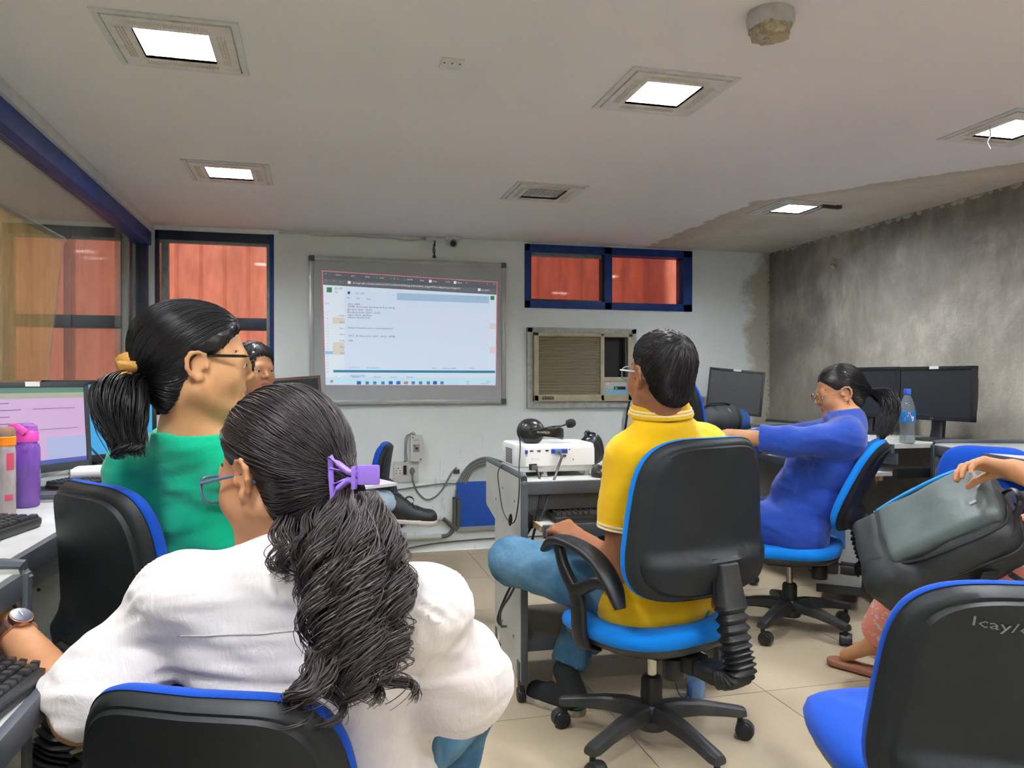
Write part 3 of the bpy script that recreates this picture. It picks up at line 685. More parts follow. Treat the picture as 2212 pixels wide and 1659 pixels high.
# ================================================================== CHAIRS
M_shell = mat('scuffed black shell', '171b1c', .5, spec=.35, var=.35, vscale=9, dark='262c2e', bump=.12, bscale=260, bdist=.001)
M_shellb = mat('base black plastic', '232526', .45, var=.5, vscale=12, dark='4a4843', bump=.1, bscale=200)
def fabric(name, c, c2):
    if name in MATS: return MATS[name]
    m = bpy.data.materials.new(name); t = NT(m); v = t.coord()
    f = t.noise(v, 420, 2, .6); g = t.noise(v, 9, 4, .6)
    col = t.mix(t.math('MULTIPLY', f, .35), lin(c), lin(c2)); col = t.mix(t.math('MULTIPLY', t.ramp(g, [(.4, (0,0,0)), (.8, (1,1,1))]), .25), col, lin(c2))
    t.done(t.bsdf(col, .9, 0, .15, t.bump(f, .3, .001), Sheen_Weight=.08)); MATS[name] = m; return m
M_az = fabric('azure seat cloth', '0c80dc', '0664b4'); M_roy = fabric('royal blue seat cloth', '1149ac', '0d3888')
M_chr = mat('chrome piston', 'c4c1b8', .2, .95)
def sgnpow(v, e): return math.copysign(abs(v)**e, v)
def outline(w, h, n=3.4, taper=0.0, seg=44):
    P = []
    for k in range(seg):
        a = 2*PI*k/seg; x = sgnpow(math.cos(a), 2/n)*w; s = sgnpow(math.sin(a), 2/n)*h
        P.append((x*(1-taper*s/h), s))
    return P
def sstep(a, b, x):
    t = max(0, min(1, (x-a)/(b-a))); return t*t*(3-2*t)
def dish(out, levels, fn):
    """concentric loops of the outline; fn(x, s, r) -> point; last loop closes to a fan"""
    rings = [[fn(x*r, s*r, r) for x, s in out] for r in levels]; return rings
def chair(loc, rz, seat_z=.42, label='', fab=None, back_z=.50, back_h=.44, back_w=.215, tilt=.14, arms=True, back_y=-.245, name='task_chair', group='blue and black task chairs', spin=0.0, back_taper=.14, ridge=True, tall=0.0):
    fab = fab or M_roy
    R = empty(name, loc, rz, label, 'chair', group)
    # five-star base
    hub = MB(); hub.lathe((0,0,0), [(.045, .055), (.052, .07), (.05, .115), (.04, .13)], 24); hub.build('base_hub', M_shellb, R)
    for k in range(5):
        a = spin + 2*PI*k/5; ca, sa = math.cos(a), math.sin(a); U = Vector((ca, sa, 0)); T = Vector((-sa, ca, 0))
        rings = []
        for r, zc, hw, hh in ((.03, .105, .032, .026), (.08, .108, .029, .026), (.15, .104, .026, .022), (.22, .093, .023, .018), (.28, .082, .024, .016), (.298, .080, .02, .013)):
            P = []
            for x, s in outline(hw, hh, 3.2, .18, 12): P.append(U*r + T*x + Vector((0, 0, zc+s)))
            rings.append(P)
        MB().loft(rings).build('leg', M_shellb, R)
        c = MB(); cp = U*.285; b = spin*1.7 + k*1.9; V = Vector((math.cos(b), math.sin(b), 0)); Wd = Vector((-V.y, V.x, 0)); cc_ = cp + V*.014
        for s in (-1, 1): c.cyl(cc_+Wd*s*.007+Vector((0,0,.026)), cc_+Wd*s*.025+Vector((0,0,.026)), .026, seg=18, bev=.004)
        c.cyl(cp+Vector((0,0,.04)), cp+Vector((0,0,.08)), .009, seg=10)
        ca_ = c.build('castor', M_black, R)
        h = MB(); pr = [(math.cos(t)*.0285, math.sin(t)*.0285) for t in [PI*q/8 for q in range(-1, 10)]]
        h.prism([(0, 0)]+pr, cc_ - Wd*.014 + Vector((0,0,.026)), V, (0,0,1), Wd*.028); h.build('hood', M_shellb, ca_)
    MB().lathe((0,0,0), [(.03, .10), (.032, .11), (.032, seat_z-.20), (.027, seat_z-.19), (.02, seat_z-.188)], 24).build('gas_column', M_black, R)
    MB().lathe((0,0,0), [(.0145, seat_z-.21), (.0145, seat_z-.08)], 16).build('piston', M_chr, R)
    me = MB(); me.bx(-.075, .075, -.10, .09, seat_z-.105, seat_z-.066, .01); me.bx(-.035, .035, -.20, -.08, seat_z-.125, seat_z-.075, .01)
    me.cyl((-.03, -.125, seat_z-.15), (-.03, -.125, seat_z-.09), .034, seg=20, bev=.004); me.cyl((.07, .02, seat_z-.085), (.22, .03, seat_z-.09), .007, seg=8)
    me.build('mechanism', M_black, R)
    # seat
    so_ = outline(.235, .225, 3.0, -.04, 48)
    sh = MB(); sh.loft([[Vector((x*r, s*r+.01, seat_z+z)) for x, s in so_] for r, z in ((.55, -.072), (.86, -.068), (.96, -.055), (.985, -.04), (.97, -.03))]); sh.build('seat_shell', M_shellb, R, smooth=45)
    cu = MB(); lv = ((.95, -.036), (1.0, -.025), (1.015, -.008), (.99, .008), (.93, .018), (.8, .020), (.5, .010), (.2, .006), (.02, .005))
    cu.loft([[Vector((x*r, s*r+.01, seat_z-.012+z+(.006*(s/.225)**2 if r > .5 else 0) - .02*sstep(.5, 1.0, s/.225)*r)) for x, s in so_] for r, z in lv]); cu.build('seat_cushion', fab, R, smooth=60)
    # backrest
    zc = back_z+back_h/2; hh = back_h/2; oo = outline(back_w, hh, 4.4, back_taper*.75, 60)
    ct, st = math.cos(tilt), math.sin(tilt)
    def P(x, s, d):      # d: towards the sitter (+)
        d2 = d + .9*x*x - .25*s*s
        return Vector((x, back_y + d2*ct - (s+hh)*st, back_z + (s+hh)*ct + d2*st))
    def shell_d(x, s, r):
        e = 0.0
        if r > .985: e = .016
        elif r > .95: e = .004
        elif r > .9: e = -.004
        else:
            e = -.012
            if ridge:
                q = s/hh; e -= .032*sstep(-.37, -.50, q) * (1-.0*abs(x)) * (1-sstep(.55, .95, r)*.7)
        return e
    rings = []
    for r in (1.0, .99, .965, .93, .905, .885, .82, .74, .66, .58, .5, .42, .35, .2, .08, .01): rings.append([P(x*r, s*r, shell_d(x*r, s*r, r)) for x, s in oo])
    b = MB(); b.loft(rings, caps=False); inner = [P(x*.99, s*.99, .018) for x, s in oo]; b.add(rings[-1], [tuple(range(len(inner)))]); b.loft([rings[0], inner], caps=False); b.add(inner, [tuple(range(len(inner)))])
    bs = b.build('back_shell', M_shell, R, smooth=50)
    lv = ((.975, .016), (.998, .020), (1.006, .028), (.985, .041), (.92, .052), (.75, .058), (.45, .060), (.2, .060), (.02, .060))
    c = MB(); c.loft([[P(x*r, s*r, d) for x, s in oo] for r, d in lv]); c.build('back_cushion', fab, R, smooth=60)
    # bracket and bellows: from the mechanism back and up into the shell
    p_low = Vector((0, -.21, seat_z-.10)); p_turn = Vector((0, back_y-.085, seat_z-.10)); p_up = P(0, -hh*1.02, -.045); p_top = P(0, -hh*.52, -.040)
    path = arc([p_low, p_low.lerp(p_turn, .7), p_turn+Vector((0, -.005, .03)), p_turn.lerp(p_up, .45)+Vector((0, -.004, 0)), p_up], 26)
    n = len(path); rings = []
    for i, p in enumerate(path):
        d = (path[min(i+1, n-1)]-path[max(i-1, 0)]).normalized(); X = Vector((1, 0, 0)); Yv = d.cross(X).normalized()
        k = i/(n-1); rib = 0 if k < .20 else .0012+.0045*math.cos(2*PI*i/6)
        rings.append([p + X*x + Yv*s for x, s in outline(.040+rib, .024+rib, 4, 0, 20)])
    MB().loft(rings).build('bellows', M_black, R, smooth=40)
    br = MB(); rings = []
    for t, ww, dd in ((0, .042, .030), (.06, .042, .028), (.55, .036, .020), (.97, .034, .014), (1.0, .030, .008)):
        p = p_up.lerp(p_top, t); rings.append([p + Vector((x, 0, 0)) + Vector((0, ct, st))*s for x, s in outline(ww, dd, 4.5, 0, 24)])
    br.loft(rings); br.build('back_bracket', M_shellb, R, smooth=40)
    f = MB(); q = [P(x, s, -.034) for x, s in ((-.046, -hh*.98), (-.046, -hh*.47), (.046, -hh*.47), (.046, -hh*.98))]
    f.tube([q[0], q[1], q[2], q[3]], .004, 6); f.build('bracket_slot', M_black, bs)
    if arms:
        for sx in (-1, 1):
            a = MB(); X = sx*.255
            pts = arc([(X, .20, seat_z+.185), (X, .14, seat_z+.225), (X, .05, seat_z+.228), (X, -.05, seat_z+.205), (X, -.12, seat_z+.15), (X, -.155, seat_z+.09)], 7)
            rings = []; n = len(pts)
            for i, p in enumerate(pts):
                d = (pts[min(i+1, n-1)]-pts[max(i-1, 0)]).normalized(); N = d.cross(Vector((1, 0, 0))).normalized(); e = 1 - .45*(abs(2*i/(n-1)-1)**4)
                rings.append([p + Vector((x, 0, 0)) + N*s for x, s in outline(.032*e, .015*e, 2.6, 0, 18)])
            a.loft(rings); ar = a.build('armrest', M_black, R, smooth=60)
            s_ = MB()
            def strut(P_, w):
                pts = arc(P_, 8); rr = []; n = len(pts)
                for i, p in enumerate(pts):
                    d = (pts[min(i+1, n-1)]-pts[max(i-1, 0)]).normalized(); N = d.cross(Vector((1, 0, 0))).normalized(); ww = w[0]+(w[1]-w[0])*i/(n-1)
                    rr.append([p + Vector((x, 0, 0)) + N*q for x, q in outline(.014, ww, 3, 0, 14)])
                s_.loft(rr)
            strut([(X*.55, .02, seat_z-.075), (X*.92, .02, seat_z-.07), (X*1.0, .025, seat_z-.02), (X, .03, seat_z+.05), (X, .05, seat_z+.11)], (.028, .03))
            strut([(X, .045, seat_z+.09), (X, .10, seat_z+.15), (X, .13, seat_z+.215)], (.022, .016))
            strut([(X, .045, seat_z+.09), (X, -.01, seat_z+.12), (X, -.06, seat_z+.14), (X, -.125, seat_z+.14)], (.022, .014))
            s_.build('arm_bracket', M_black, ar, smooth=50)
    return R
RD = math.radians
ch_mid = chair((.985, 2.15, 0), RD(18), .40, 'azure task chair under the man in the yellow polo', M_az, .505, .44, .250, .02, True, -.25, spin=RD(-95))
ch_blue = chair((2.05, 3.02, 0), RD(50), .39, 'azure task chair under the woman in the blue kurta', M_az, .46, .42, .205, .42, False, -.225, spin=RD(20))
ch_near = chair((1.057, 1.06, 0), RD(-20), .505, 'empty royal blue task chair with scrawled writing on its shell', M_roy, .485, .345, .225, .06, False, -.265, spin=RD(10))
ch_white = chair((-.055, 1.30, 0), RD(-24), .40, 'royal blue task chair under the woman in the white blouse', M_roy, .36, .33, .205, .10, False, -.225, spin=RD(30))
ch_green = chair((-.25, 1.88, 0), RD(-52), .42, 'royal blue task chair under the woman in green', M_roy, .48, .415, .20, .06, False, -.24, spin=RD(50))
ch_far = chair((.10, 4.22, 0), RD(82), .42, 'empty blue task chair facing the partition beside the sockets', M_roy, .48, .29, .19, .12, False, -.26, spin=RD(10))
ch_wallr = chair((2.12, 3.95, 0), RD(-70), .44, 'task chair behind the man, turned to the corner desk', M_roy, .60, .52, .20, .08, False, -.24, spin=RD(15))
ch_right = chair((2.475, 2.49, 0), RD(116), .44, 'royal blue task chair in front of the skewed right desk', M_roy, .47, .36, .19, .10, False, -.24, spin=RD(125))
ch_bag = chair((2.22, 1.62, 0), RD(22), .46, 'task chair under the woman with the backpack', M_roy, .52, .42, .20, .08, False, -.24, spin=RD(5))
# scrawl on the near chair's shell
q = MB(); put_text(q, 'Icay/6 a/', .019, lambda a, c: (-.128+a+.1*c, 0, .778+c-.12*a), .10)
o = q.build('scrawl', mat('pale scratch', '68746f', .7), ch_near, smooth=0)
for v in o.data.vertices:
    s = (v.co.z - .485)/math.cos(.06) - .1725; x = v.co.x
    d = -.0136 + .9*x*x - .25*s*s
    v.co = (x, -.265 + d*math.cos(.06) - (s+.1725)*math.sin(.06), v.co.z + d*math.sin(.06))
# ================================================================== DESKS AND EQUIPMENT
M_lam = mat('worn pale laminate', 'b4b6ae', .45, var=.3, vscale=7, dark='98968a')
M_lamw = mat('white desk top', 'bcbeb8', .4, var=.2, vscale=8)
M_edge = mat('dark grey edge band', '4c5258', .45, var=.2)
M_chip = mat('raw chipboard', 'a9855a', .9, bump=.5, bscale=150, var=.4, vscale=60)
M_dust = mat('dusty brown shelf', '8b8172', .8, var=.5, vscale=9, dark='63594c')
def rpanel(pts, rad=.03, n=5):
    """round the corners of a polygon"""
    out = []; N = len(pts)
    for i in range(N):
        p0, p1, p2 = Vector(pts[i-1]), Vector(pts[i]), Vector(pts[(i+1) % N])
        a = (p0-p1); b = (p2-p1); r = min(rad, a.length*.45, b.length*.45); a = p1+a.normalized()*r; b = p1+b.normalized()*r
        for k in range(n+1):
            t = k/n; out.append(tuple((1-t)**2*a + 2*t*(1-t)*p1 + t*t*b))
    return out
def desk(loc, rz, w, dep, z, label, tray=True, side='both', shelf=True, upper=None, group='computer desks', traypull=.10, lowback=None):
    """front edge along local x at y=0, depth to +y"""
    R = empty('computer_desk', loc, rz, label, 'desk', group)
    top = MB(); top.bx(.016, w-.016, .012, dep, z-.022, z, .003); top.build('top', M_lamw, R)
    lip = MB(); lip.bx(.016, w-.016, -.004, .014, z-.045, z-.001, .006); lip.bx(.016, w-.016, .02, .035, z-.10, z-.045, .004); lip.build('front_lip', M_edge, R)
    for x in ((0, w-.018) if side == 'both' else ((0,) if side == 'left' else (w-.018,))):
        up = rpanel([(-.002, z-.25), (-.002, z+.012), (dep, z+.012), (dep, z-.17), (dep*.24, z-.25)], .02)
        p = MB(); p.prism(up, (x, 0, 0), (0, 1, 0), (0, 0, 1), (.018, 0, 0)); sp = p.build('side_panel', M_lam, R, smooth=0)
        lo = MB(); lo.prism(rpanel([(.0, .075), (.0, z-.2), (dep*.72, z-.2), (dep*.72, .17), (dep*.45, .075)], .02), (x+.002, 0, 0), (0, 1, 0), (0, 0, 1), (.014, 0, 0)); lo.build('leg_panel', M_lam, R, smooth=0)
        e = MB(); e.bx(x-.003, x+.021, -.012, .0, .075, z, .004); e.tube([(x+.009, -.006, z-.01), (x+.009, .0, z+.012), (x+.009, .03, z+.0145), (x+.009, dep, z+.0145)], .0115, 8); e.build('edge_band', M_edge, R)
        b = MB()
        for yy, zz in ((.10, z-.08), (.30, z-.06), (.42, z-.12), (.12, .2), (.3, .2), (.2, .5)):
            for xx in (x-.0012, x+.0182): b.cyl((xx, yy, zz), (xx+.001, yy, zz), .005, seg=8)
        b.build('screw_cap', M_dark, sp)
        for yy in (.04, dep*.66):
            c = MB(); c.cyl((x-.004, yy, .025), (x+.02, yy, .025), .025, seg=18, bev=.004); c.bx(x+.001, x+.015, yy-.02, yy+.02, .03, .078, .003); c.build('castor', M_black, R)
            MB().bx(x-.002, x+.001, yy-.015, yy+.02, .075, .14, .002).build('castor_plate', M_edge, R)
    if tray:
        t = MB(); t.bx(.05, w-.05, -traypull+.012, dep*.6, z-.155, z-.137, .002); t.build('keyboard_tray', M_lamw, R)
        f = MB(); f.bx(.05, w-.05, -traypull-.004, -traypull+.014, z-.175, z-.130, .006); f.build('tray_front', M_edge, R)
        g = MB(); g.bx(.046, .0505, -traypull+.01, dep*.6, z-.156, z-.1365); g.build('raw_edge', M_chip, R, smooth=0)
        MB().bx(.02, .05, .03, dep*.62, z-.165, z-.12, .003).build('tray_runner', M_black, R); MB().bx(w-.05, w-.02, .03, dep*.62, z-.165, z-.12, .003).build('tray_runner', M_black, R)
    if shelf:
        s = MB(); s.bx(.018, w-.018, .05, dep*.7, .19, .21, .002); s.build('lower_shelf', M_dust, R)
        f = MB(); f.bx(.018, w-.018, .036, .052, .17, .21, .003); f.build('shelf_lip', M_edge, R)
        MB().bx(.018, w-.018, dep*.66, dep*.69, .08, .17, .002).build('toe_board', M_edge, R)
    return R
dk = desk((.672, 2.51, 0), RD(-1.5), .76, .63, .76, 'pale computer trolley carrying the projector')
dL1 = desk((-.555, 1.545, 0), RD(-90+0)+PI, 1.0, .40, .755, 'left desk with bottles at the glass partition') if False else None
def left_desk(x, y0, y1, dep, z, label, **k):
    # front faces +X, so local x runs along -Y ... local (x,y) -> world: rz = +90deg maps x->+y, y->-x
    return desk((x, y0, 0), RD(90), y1-y0, dep, z, label, **k)
left_desk(-.575, 1.56, 2.50, .385, .75, 'left desk carrying the two drinking bottles', tray=False)
left_desk(-.575, 2.53, 3.55, .385, .75, 'left desk under the blue screen at the partition', tray=True)
left_desk(-.50, .55, 1.53, .45, .765, 'left desk nearest the woman in white with a pulled-out keyboard tray', traypull=.10)
ZR = .805
desk((2.63, 4.30, 0), RD(-90), 1.25, .54, ZR, 'right desk along the cement wall with the cola bottle', side='left')
desk((2.79, 2.99, 0), RD(-90-16.5), 1.25, .50, ZR, 'skewed right desk behind the blue chair back', traypull=.0)
desk((2.18, 4.40, 0), RD(0), .98, .52, ZR, 'corner desk under the back wall with the packed bag')

# monitors
M_bez = mat('monitor bezel black', '1b1d1f', .35, bump=.05, bscale=300); M_scr_off = mat('dark glossy screen', '23282a', .28, spec=.6)
def monitor(loc, rz, wdt, hgt, zc, label, scr=None, tilt=.0, sticker=True, logo=None, fn=None, roll=0, bez=None):
    R = empty('monitor', loc, rz, label, 'monitor', 'desktop monitors'); bez = bez or M_bez
    st = MB(); st.loft([[Vector((x, s, z)) for x, s in outline(a, b, 2.2, 0, 28)] for a, b, z in ((.115, .085, 0), (.115, .085, .006), (.10, .07, .012), (.03, .025, .016))]); st.build('stand_foot', M_bez, R)
    nk = MB(); nk.loft([[Vector((x, s+yo, z)) for x, s in outline(a, .018, 4, 0, 16)] for a, yo, z in ((.036, .01, .01), (.032, .02, .06), (.036, .028, zc-hgt*.25))]); nk.build('stand_neck', M_bez, R)
    T = Matrix.Rotation(tilt, 3, 'X') @ Matrix.Rotation(roll, 3, 'Y'); O = Vector((0, 0, zc))
    def W(mb, n, m, par=R, **k):
        mb.v = [tuple(O + T @ Vector(v)) for v in mb.v]; return mb.build(n, m, par, **k)
    w2, h2 = wdt/2, hgt/2; b_ = .017; bb = .026
    fr = MB(); fr.bx(-w2, w2, -.018, .012, h2-b_, h2, .004); fr.bx(-w2, w2, -.018, .012, -h2, -h2+bb, .004); fr.bx(-w2, -w2+b_, -.018, .012, -h2, h2, .004); fr.bx(w2-b_, w2, -.018, .012, -h2, h2, .004)
    W(fr, 'bezel', bez)
    bk = MB(); bk.loft([[Vector((x, y, s)) for x, s in outline(w2*r, h2*r, 5, 0, 28)] for r, y in ((.995, .008), (.99, .02), (.75, .042), (.6, .05), (.3, .05))]); W(bk, 'back_cover', M_bez)
    sc_o = MB(); sc_o.bx(-w2+b_-.001, w2-b_+.001, -.013, -.008, -h2+bb-.001, h2-b_+.001); so_ = W(sc_o, 'screen', scr or M_scr_off, smooth=0)
    if sticker:
        s_ = MB(); s_.bx(-.025, .025, -.0195, -.0175, h2-.014, h2+.001); W(s_, 'sticker', mat('white sticker', 'd5d5d2', .5), smooth=0)
    if logo:
        l = MB(); put_text(l, logo, .014, lambda a, c: (-.012+a, -.0187, -h2+.007+c)); W(l, 'logo', mat('silver print', 'a9adad', .4), smooth=0)
    if fn:
        def rr(x0, z0, x1, z1, lift): return [(-w2+b_+x*(wdt-2*b_), -.0135-lift, -h2+bb+z*(hgt-b_-bb)) for x, z in ((x0, z0), (x1, z0), (x1, z1), (x0, z1))]
        for n, c, rects, stv in fn:
            m_ = MB(); [m_.quad(*rr(*q, .0003+.0002*i)) for i, q in enumerate(rects)]; W(m_, n, screen('display '+c, c, stv), so_, smooth=0)
    return R
purp = [('title_bar', '6f9a86', [(0, .93, 1, 1)], .5), ('tool_bar', 'b9b8a8', [(0, .86, 1, .93)], .55), ('task_bar', '5a6fc0', [(0, 0, 1, .055)], .5), ('panel', 'b9c3ea', [(.62, .07, 1, .34)], .6),
        ('text_rows', '9d86a8', [(.08+.02*(k % 3), .80-k*.085, .3+.1*(k % 2), .81-k*.085) for k in range(8)] + [(.5, .72, .9, .728), (.55, .45, .92, .457)], .3)]
monitor((-.86, 2.68, .75), RD(58), .42, .285, .205, 'monitor with a lilac spreadsheet beside the bottles', screen('display lilac', 'd8b6dc', .62), -.06, True, None, purp, 0, M_dark)
monitor((-.80, 3.26, .75), RD(36), .41, .31, .20, 'monitor with a plain light blue screen', screen('display sky', '4ab4f2', .62), -.04, True, None, [('fold_line', '7cc8f4', [(0, .47, 1, .475), (.5, .5, .505, 1)], .6)], 0)
monitor((3.0, 3.20, ZR), RD(-80), .42, .27, .235, 'switched-off monitor beside the cola bottle', None, -.05, True, 'LG')
monitor((3.02, 3.72, ZR), RD(-72), .40, .28, .235, 'switched-off monitor behind the ponytail', None, -.04, False)
monitor((2.72, 4.62, ZR), RD(-28), .36, .30, .225, 'switched-off monitor tilted behind the packed bag', None, -.10, True, None, None, .10)
monitor((2.90, 2.36, ZR), RD(-92), .42, .27, .215, 'switched-off monitor on the skewed right desk', mat('reflecting screen', '49565c', .22), -.04, False)
# brown-cased thing behind the near woman's head: an old monitor top
desk((-.44, 4.42, 0), 0, .56, .48, .755, 'small desk under the left end of the whiteboard', tray=False)
monitor((-.125, 4.68, .755), RD(24), .34, .29, .225, 'old monitor with a brown case standing below the whiteboard', None, -.05, False, None, None, -.07, mat('brown case', '6d5c4e', .4))

# keyboards
KEY = MB(); KEY.loft([[Vector((x*r, y*r, z)) for x, y in ((-.008, -.008), (.008, -.008), (.008, .008), (-.008, .008))] for r, z in ((1, 0), (.95, .004), (.72, .008))]); kk = KEY.build('k', mat('key black', '2a2b2d', .35), smooth=0); KEYM = kk.data; bpy.data.objects.remove(kk)
KW = MB(); KW.loft([[Vector((x*r, y*r, z)) for x, y in ((-.008, -.008), (.008, -.008), (.008, .008), (-.008, .008))] for r, z in ((1, 0), (.95, .004), (.72, .008))]); kk = KW.build('k', mat('key black', '2a2b2d', .35), smooth=0); bpy.data.objects.remove(kk)
def keyboard(loc, rz, label, w=.43, d=.145, tilt=.06, sticker=False):
    R = empty('keyboard', loc, rz, label, 'keyboard', 'black keyboards'); T = Matrix.Rotation(tilt, 3, 'X')
    b = MB(); b.loft([[Vector((x, y, z)) for x, y in outline(w/2*r, d/2*r, 9, 0, 32)] for r, z in ((.98, 0), (1, .004), (1, .014), (.975, .019))]); b.v = [tuple(T @ Vector(v) + Vector((0, 0, d/2*math.sin(tilt)+.002))) for v in b.v]; b.build('case', mat('keyboard case', '1e2022', .4), R)
    for j in range(6):
        x = -w/2+.018; off = (.0, .0, .004, .008, .012, .0)[j]
        y = d/2-.018-j*.0212
        while x < w/2-.014:
            wide = 5.6 if (j == 5 and -.10 < x < -.05) else 1.0
            if j == 5 and wide > 1:
                o = link(bpy.data.objects.new('key', KEYM), R); o.location = T @ Vector((x+.04, y, .019)) + Vector((0, 0, d/2*math.sin(tilt)+.002)); o.scale = (5.6, 1, 1); x += .106
            else:
                o = link(bpy.data.objects.new('key', KEYM), R); o.location = T @ Vector((x+(off if x < .1 else 0)*.5, y, .019)) + Vector((0, 0, d/2*math.sin(tilt)+.002)); x += .0195 if abs(x-.10) > .012 else .028
            o.rotation_euler = (tilt, 0, 0)
    if sticker:
        s = MB(); s.bx(.02, .075, -d/2+.003, -d/2+.018, .0195, .0205); s.v = [tuple(T @ Vector(v) + Vector((0, 0, d/2*math.sin(tilt)+.002))) for v in s.v]; s.build('sticker', MATS['white sticker'], R, smooth=0)
    return R
keyboard((-.745, 1.90, .75), RD(80), 'black keyboard on the left desk below the bottles')
keyboard((1.00, 2.52, .622), RD(-1.5), 'black keyboard with a white sticker on the trolley tray', .45, .15, .06, True)
keyboard((-.50, 1.20, .628), RD(84), 'black keyboard on the pulled-out tray by the wristwatch')
keyboard((-.80, 2.66, .75), RD(62), 'black keyboard under the rolled paper', .40) if False else keyboard((-.70, 2.86, .75), RD(70), 'black keyboard under the rolled paper', .40)
o = MB(); o.cyl((-.78, 2.79, .80), (-.60, 2.86, .80), .022, seg=20); o.cyl((-.77, 2.82, .796), (-.58, 2.90, .796), .017, seg=18)
tag(o.build('rolled_paper', mat('white paper', 'e2e2e2', .7, bump=.2, bscale=30)), 'loosely rolled white paper lying on a keyboard', 'paper')
o = MB(); o.box((-.60, .98, .6125+.01), (.09, .18, .0035), rotz(.3)); tag(o.build('note_card', mat('cream card', 'd9d6c4', .7), smooth=0), 'small cream card beside the pulled-out keyboard', 'card')
# projector
M_pw = mat('projector white', 'dfe2e0', .35); pj = empty('projector', (.832, 2.73, .76), 0, 'white projector with cables standing on the trolley', 'projector')
def Pj(mb, n, m, par=None, **k):
    o = mb.build(n, m, par or pj, **k)
    if par is None: o.location = (-.832, -2.73, -.76)
    return o
X0, X1, Y0, Y1 = .683, .985, 2.62, 2.86
pts = rpanel([(X0, Y0), (X1, Y0), (X1, Y1-.02), (X0+.0, Y1)], .045, 7)
def ring(z, g): c = Vector(((X0+X1)/2, (Y0+Y1)/2)); return [Vector((c.x+(x-c.x)*g, c.y+(y-c.y)*g, z)) for x, y in pts]
Pj(MB().loft([ring(.778, .94), ring(.783, .965), ring(.797, .968)]), 'lower_case', M_pw, smooth=40)
Pj(MB().loft([ring(.797, .992), ring(.799, 1.0), ring(.866, 1.0), ring(.874, .985), ring(.877, .95)]), 'upper_case', M_pw, smooth=40)
for x, y in ((.715, 2.645), (.795, 2.65), (.955, 2.645), (.72, 2.82), (.94, 2.82)):
    Pj(MB().lathe((x, y, .76), [(.013, 0), (.013, .004), (.010, .006), (.010, .02)], 18), 'foot', M_pw)
VS = MB().bx(-.0008, .0012, -.022, .022, -.0015, .0015).build('v', mat('vent black', '17130f', .7), smooth=0); VSM = VS.data; bpy.data.objects.remove(VS)
for k in range(10):
    for r in range(2):
        o = link(bpy.data.objects.new('vent_slot', VSM), pj); o.location = (X0-.832, 2.70+r*.048-2.73, .806+k*.0055-.76)
yf = Y0-.0012
Pj(MB().bx(.716, .975, yf, Y0+.001, .80, .862), 'port_panel', mat('projector panel', 'e4e6e4', .4), smooth=0)
def port(x, z, w_, h_, m, n='port', dy=.0016): return Pj(MB().bx(x-w_/2, x+w_/2, yf-dy, yf, z-h_/2, z+h_/2, .0005), n, m, smooth=0)
port(.720, .850, .010, .014, mat('port blue', '2348b8', .4), 'audio_in'); port(.7205, .838, .005, .005, mat('port green', '6f8a60', .4), 'audio_out')
for x in (.739, .766): port(x, .8535, .013, .0045, M_black, 'hdmi_port')
port(.796, .854, .011, .0055, M_black, 'usb_port'); port(.842, .851, .061, .016, mat('port blue', '2348b8', .4), 'vga_strip'); port(.862, .851, .013, .006, M_dark, 'vga_port', .003); port(.859, .834, .017, .007, M_dark, 'serial_port', .002); port(.88, .856, .006, .003, M_black, 'mini_port'); port(.894, .821, .002, .007, M_black, 'lock_slot')
port(.744, .797, .029, .022, M_black, 'power_inlet')
q = MB(); put_text(q, 'BenQ', .0115, lambda a, c: (.737+a, yf-.0006, .822+c), .03); Pj(q, 'logo', mat('embossed grey', 'b9bdbc', .4), smooth=0)
port(.771, .795, .018, .004, mat('grey print', '9da1a0', .5), 'rating_label')
Pj(MB().box((.834, yf-.008, .851), (.024, .02, .013), None, .003), 'vga_plug', mat('plug blue', '5570b0', .4)); Pj(MB().box((.747, yf-.008, .795), (.022, .02, .016), None, .003), 'power_plug', mat('plug grey', '55534e', .5))
cable('projector_power_cable', [(.752, yf-.014, .792), (.757, yf-.03, .77), (.748, yf-.085, .72), (.73, yf-.10, .64), (.712, yf-.055, .58), (.70, yf-.03, .54), (.695, yf-.02, .45), (.67, yf-.01, .40), (.645, yf+.02, .33), (.63, yf+.06, .25), (.66, yf+.12, .2)], .0045, M_black, 'black power cable dropping from the projector past the trolley')
cable('projector_video_cable', [(.837, yf-.016, .848), (.839, yf-.035, .835), (.822, yf-.05, .80), (.79, yf-.09, .75), (.755, yf-.11, .67), (.728, yf-.09, .60), (.712, yf-.07, .52), (.69, yf-.045, .44), (.655, yf-.03, .36), (.625, yf-.01, .30), (.64, yf+.05, .23), (.675, yf+.12, .20)], .0045, M_dark, 'dark video cable dropping from the blue projector port')
# headset on the projector
M_hs = mat('headset black', '141718', .3, bump=.03, bscale=300); hs = empty('headset', (.80, 2.74, .877), 0, 'black headset with foam microphone lying on the projector', 'headset')
def Hs(mb, n, m=None, **k):
    o = mb.build(n, m or M_hs, hs, **k); o.location = (-.80, -2.74, -.877); return o
ax = Vector((-.25, -1, .12)).normalized(); c1 = Vector((.755, 2.675, .918)); c2 = Vector((.772, 2.77, .914))
Hs(MB().lathe(c1, [(.030, -.002), (.044, .002), (.047, .012), (.040, .026), (.026, .034), (.012, .036), (.011, .033), (.0, .033)], 30, ax), 'ear_cup', smooth=50)
Hs(MB().lathe(c1, [(.02, -.022), (.040, -.020), (.047, -.012), (.046, -.002), (.03, .0)], 30, ax), 'ear_cushion', M_black, smooth=60)
Hs(MB().lathe(c2, [(.02, -.02), (.042, -.016), (.047, -.004), (.042, .012), (.026, .022), (.0, .022)], 30, -ax), 'ear_cup', smooth=50)
side = Vector((1, -.22, -.05)).normalized()
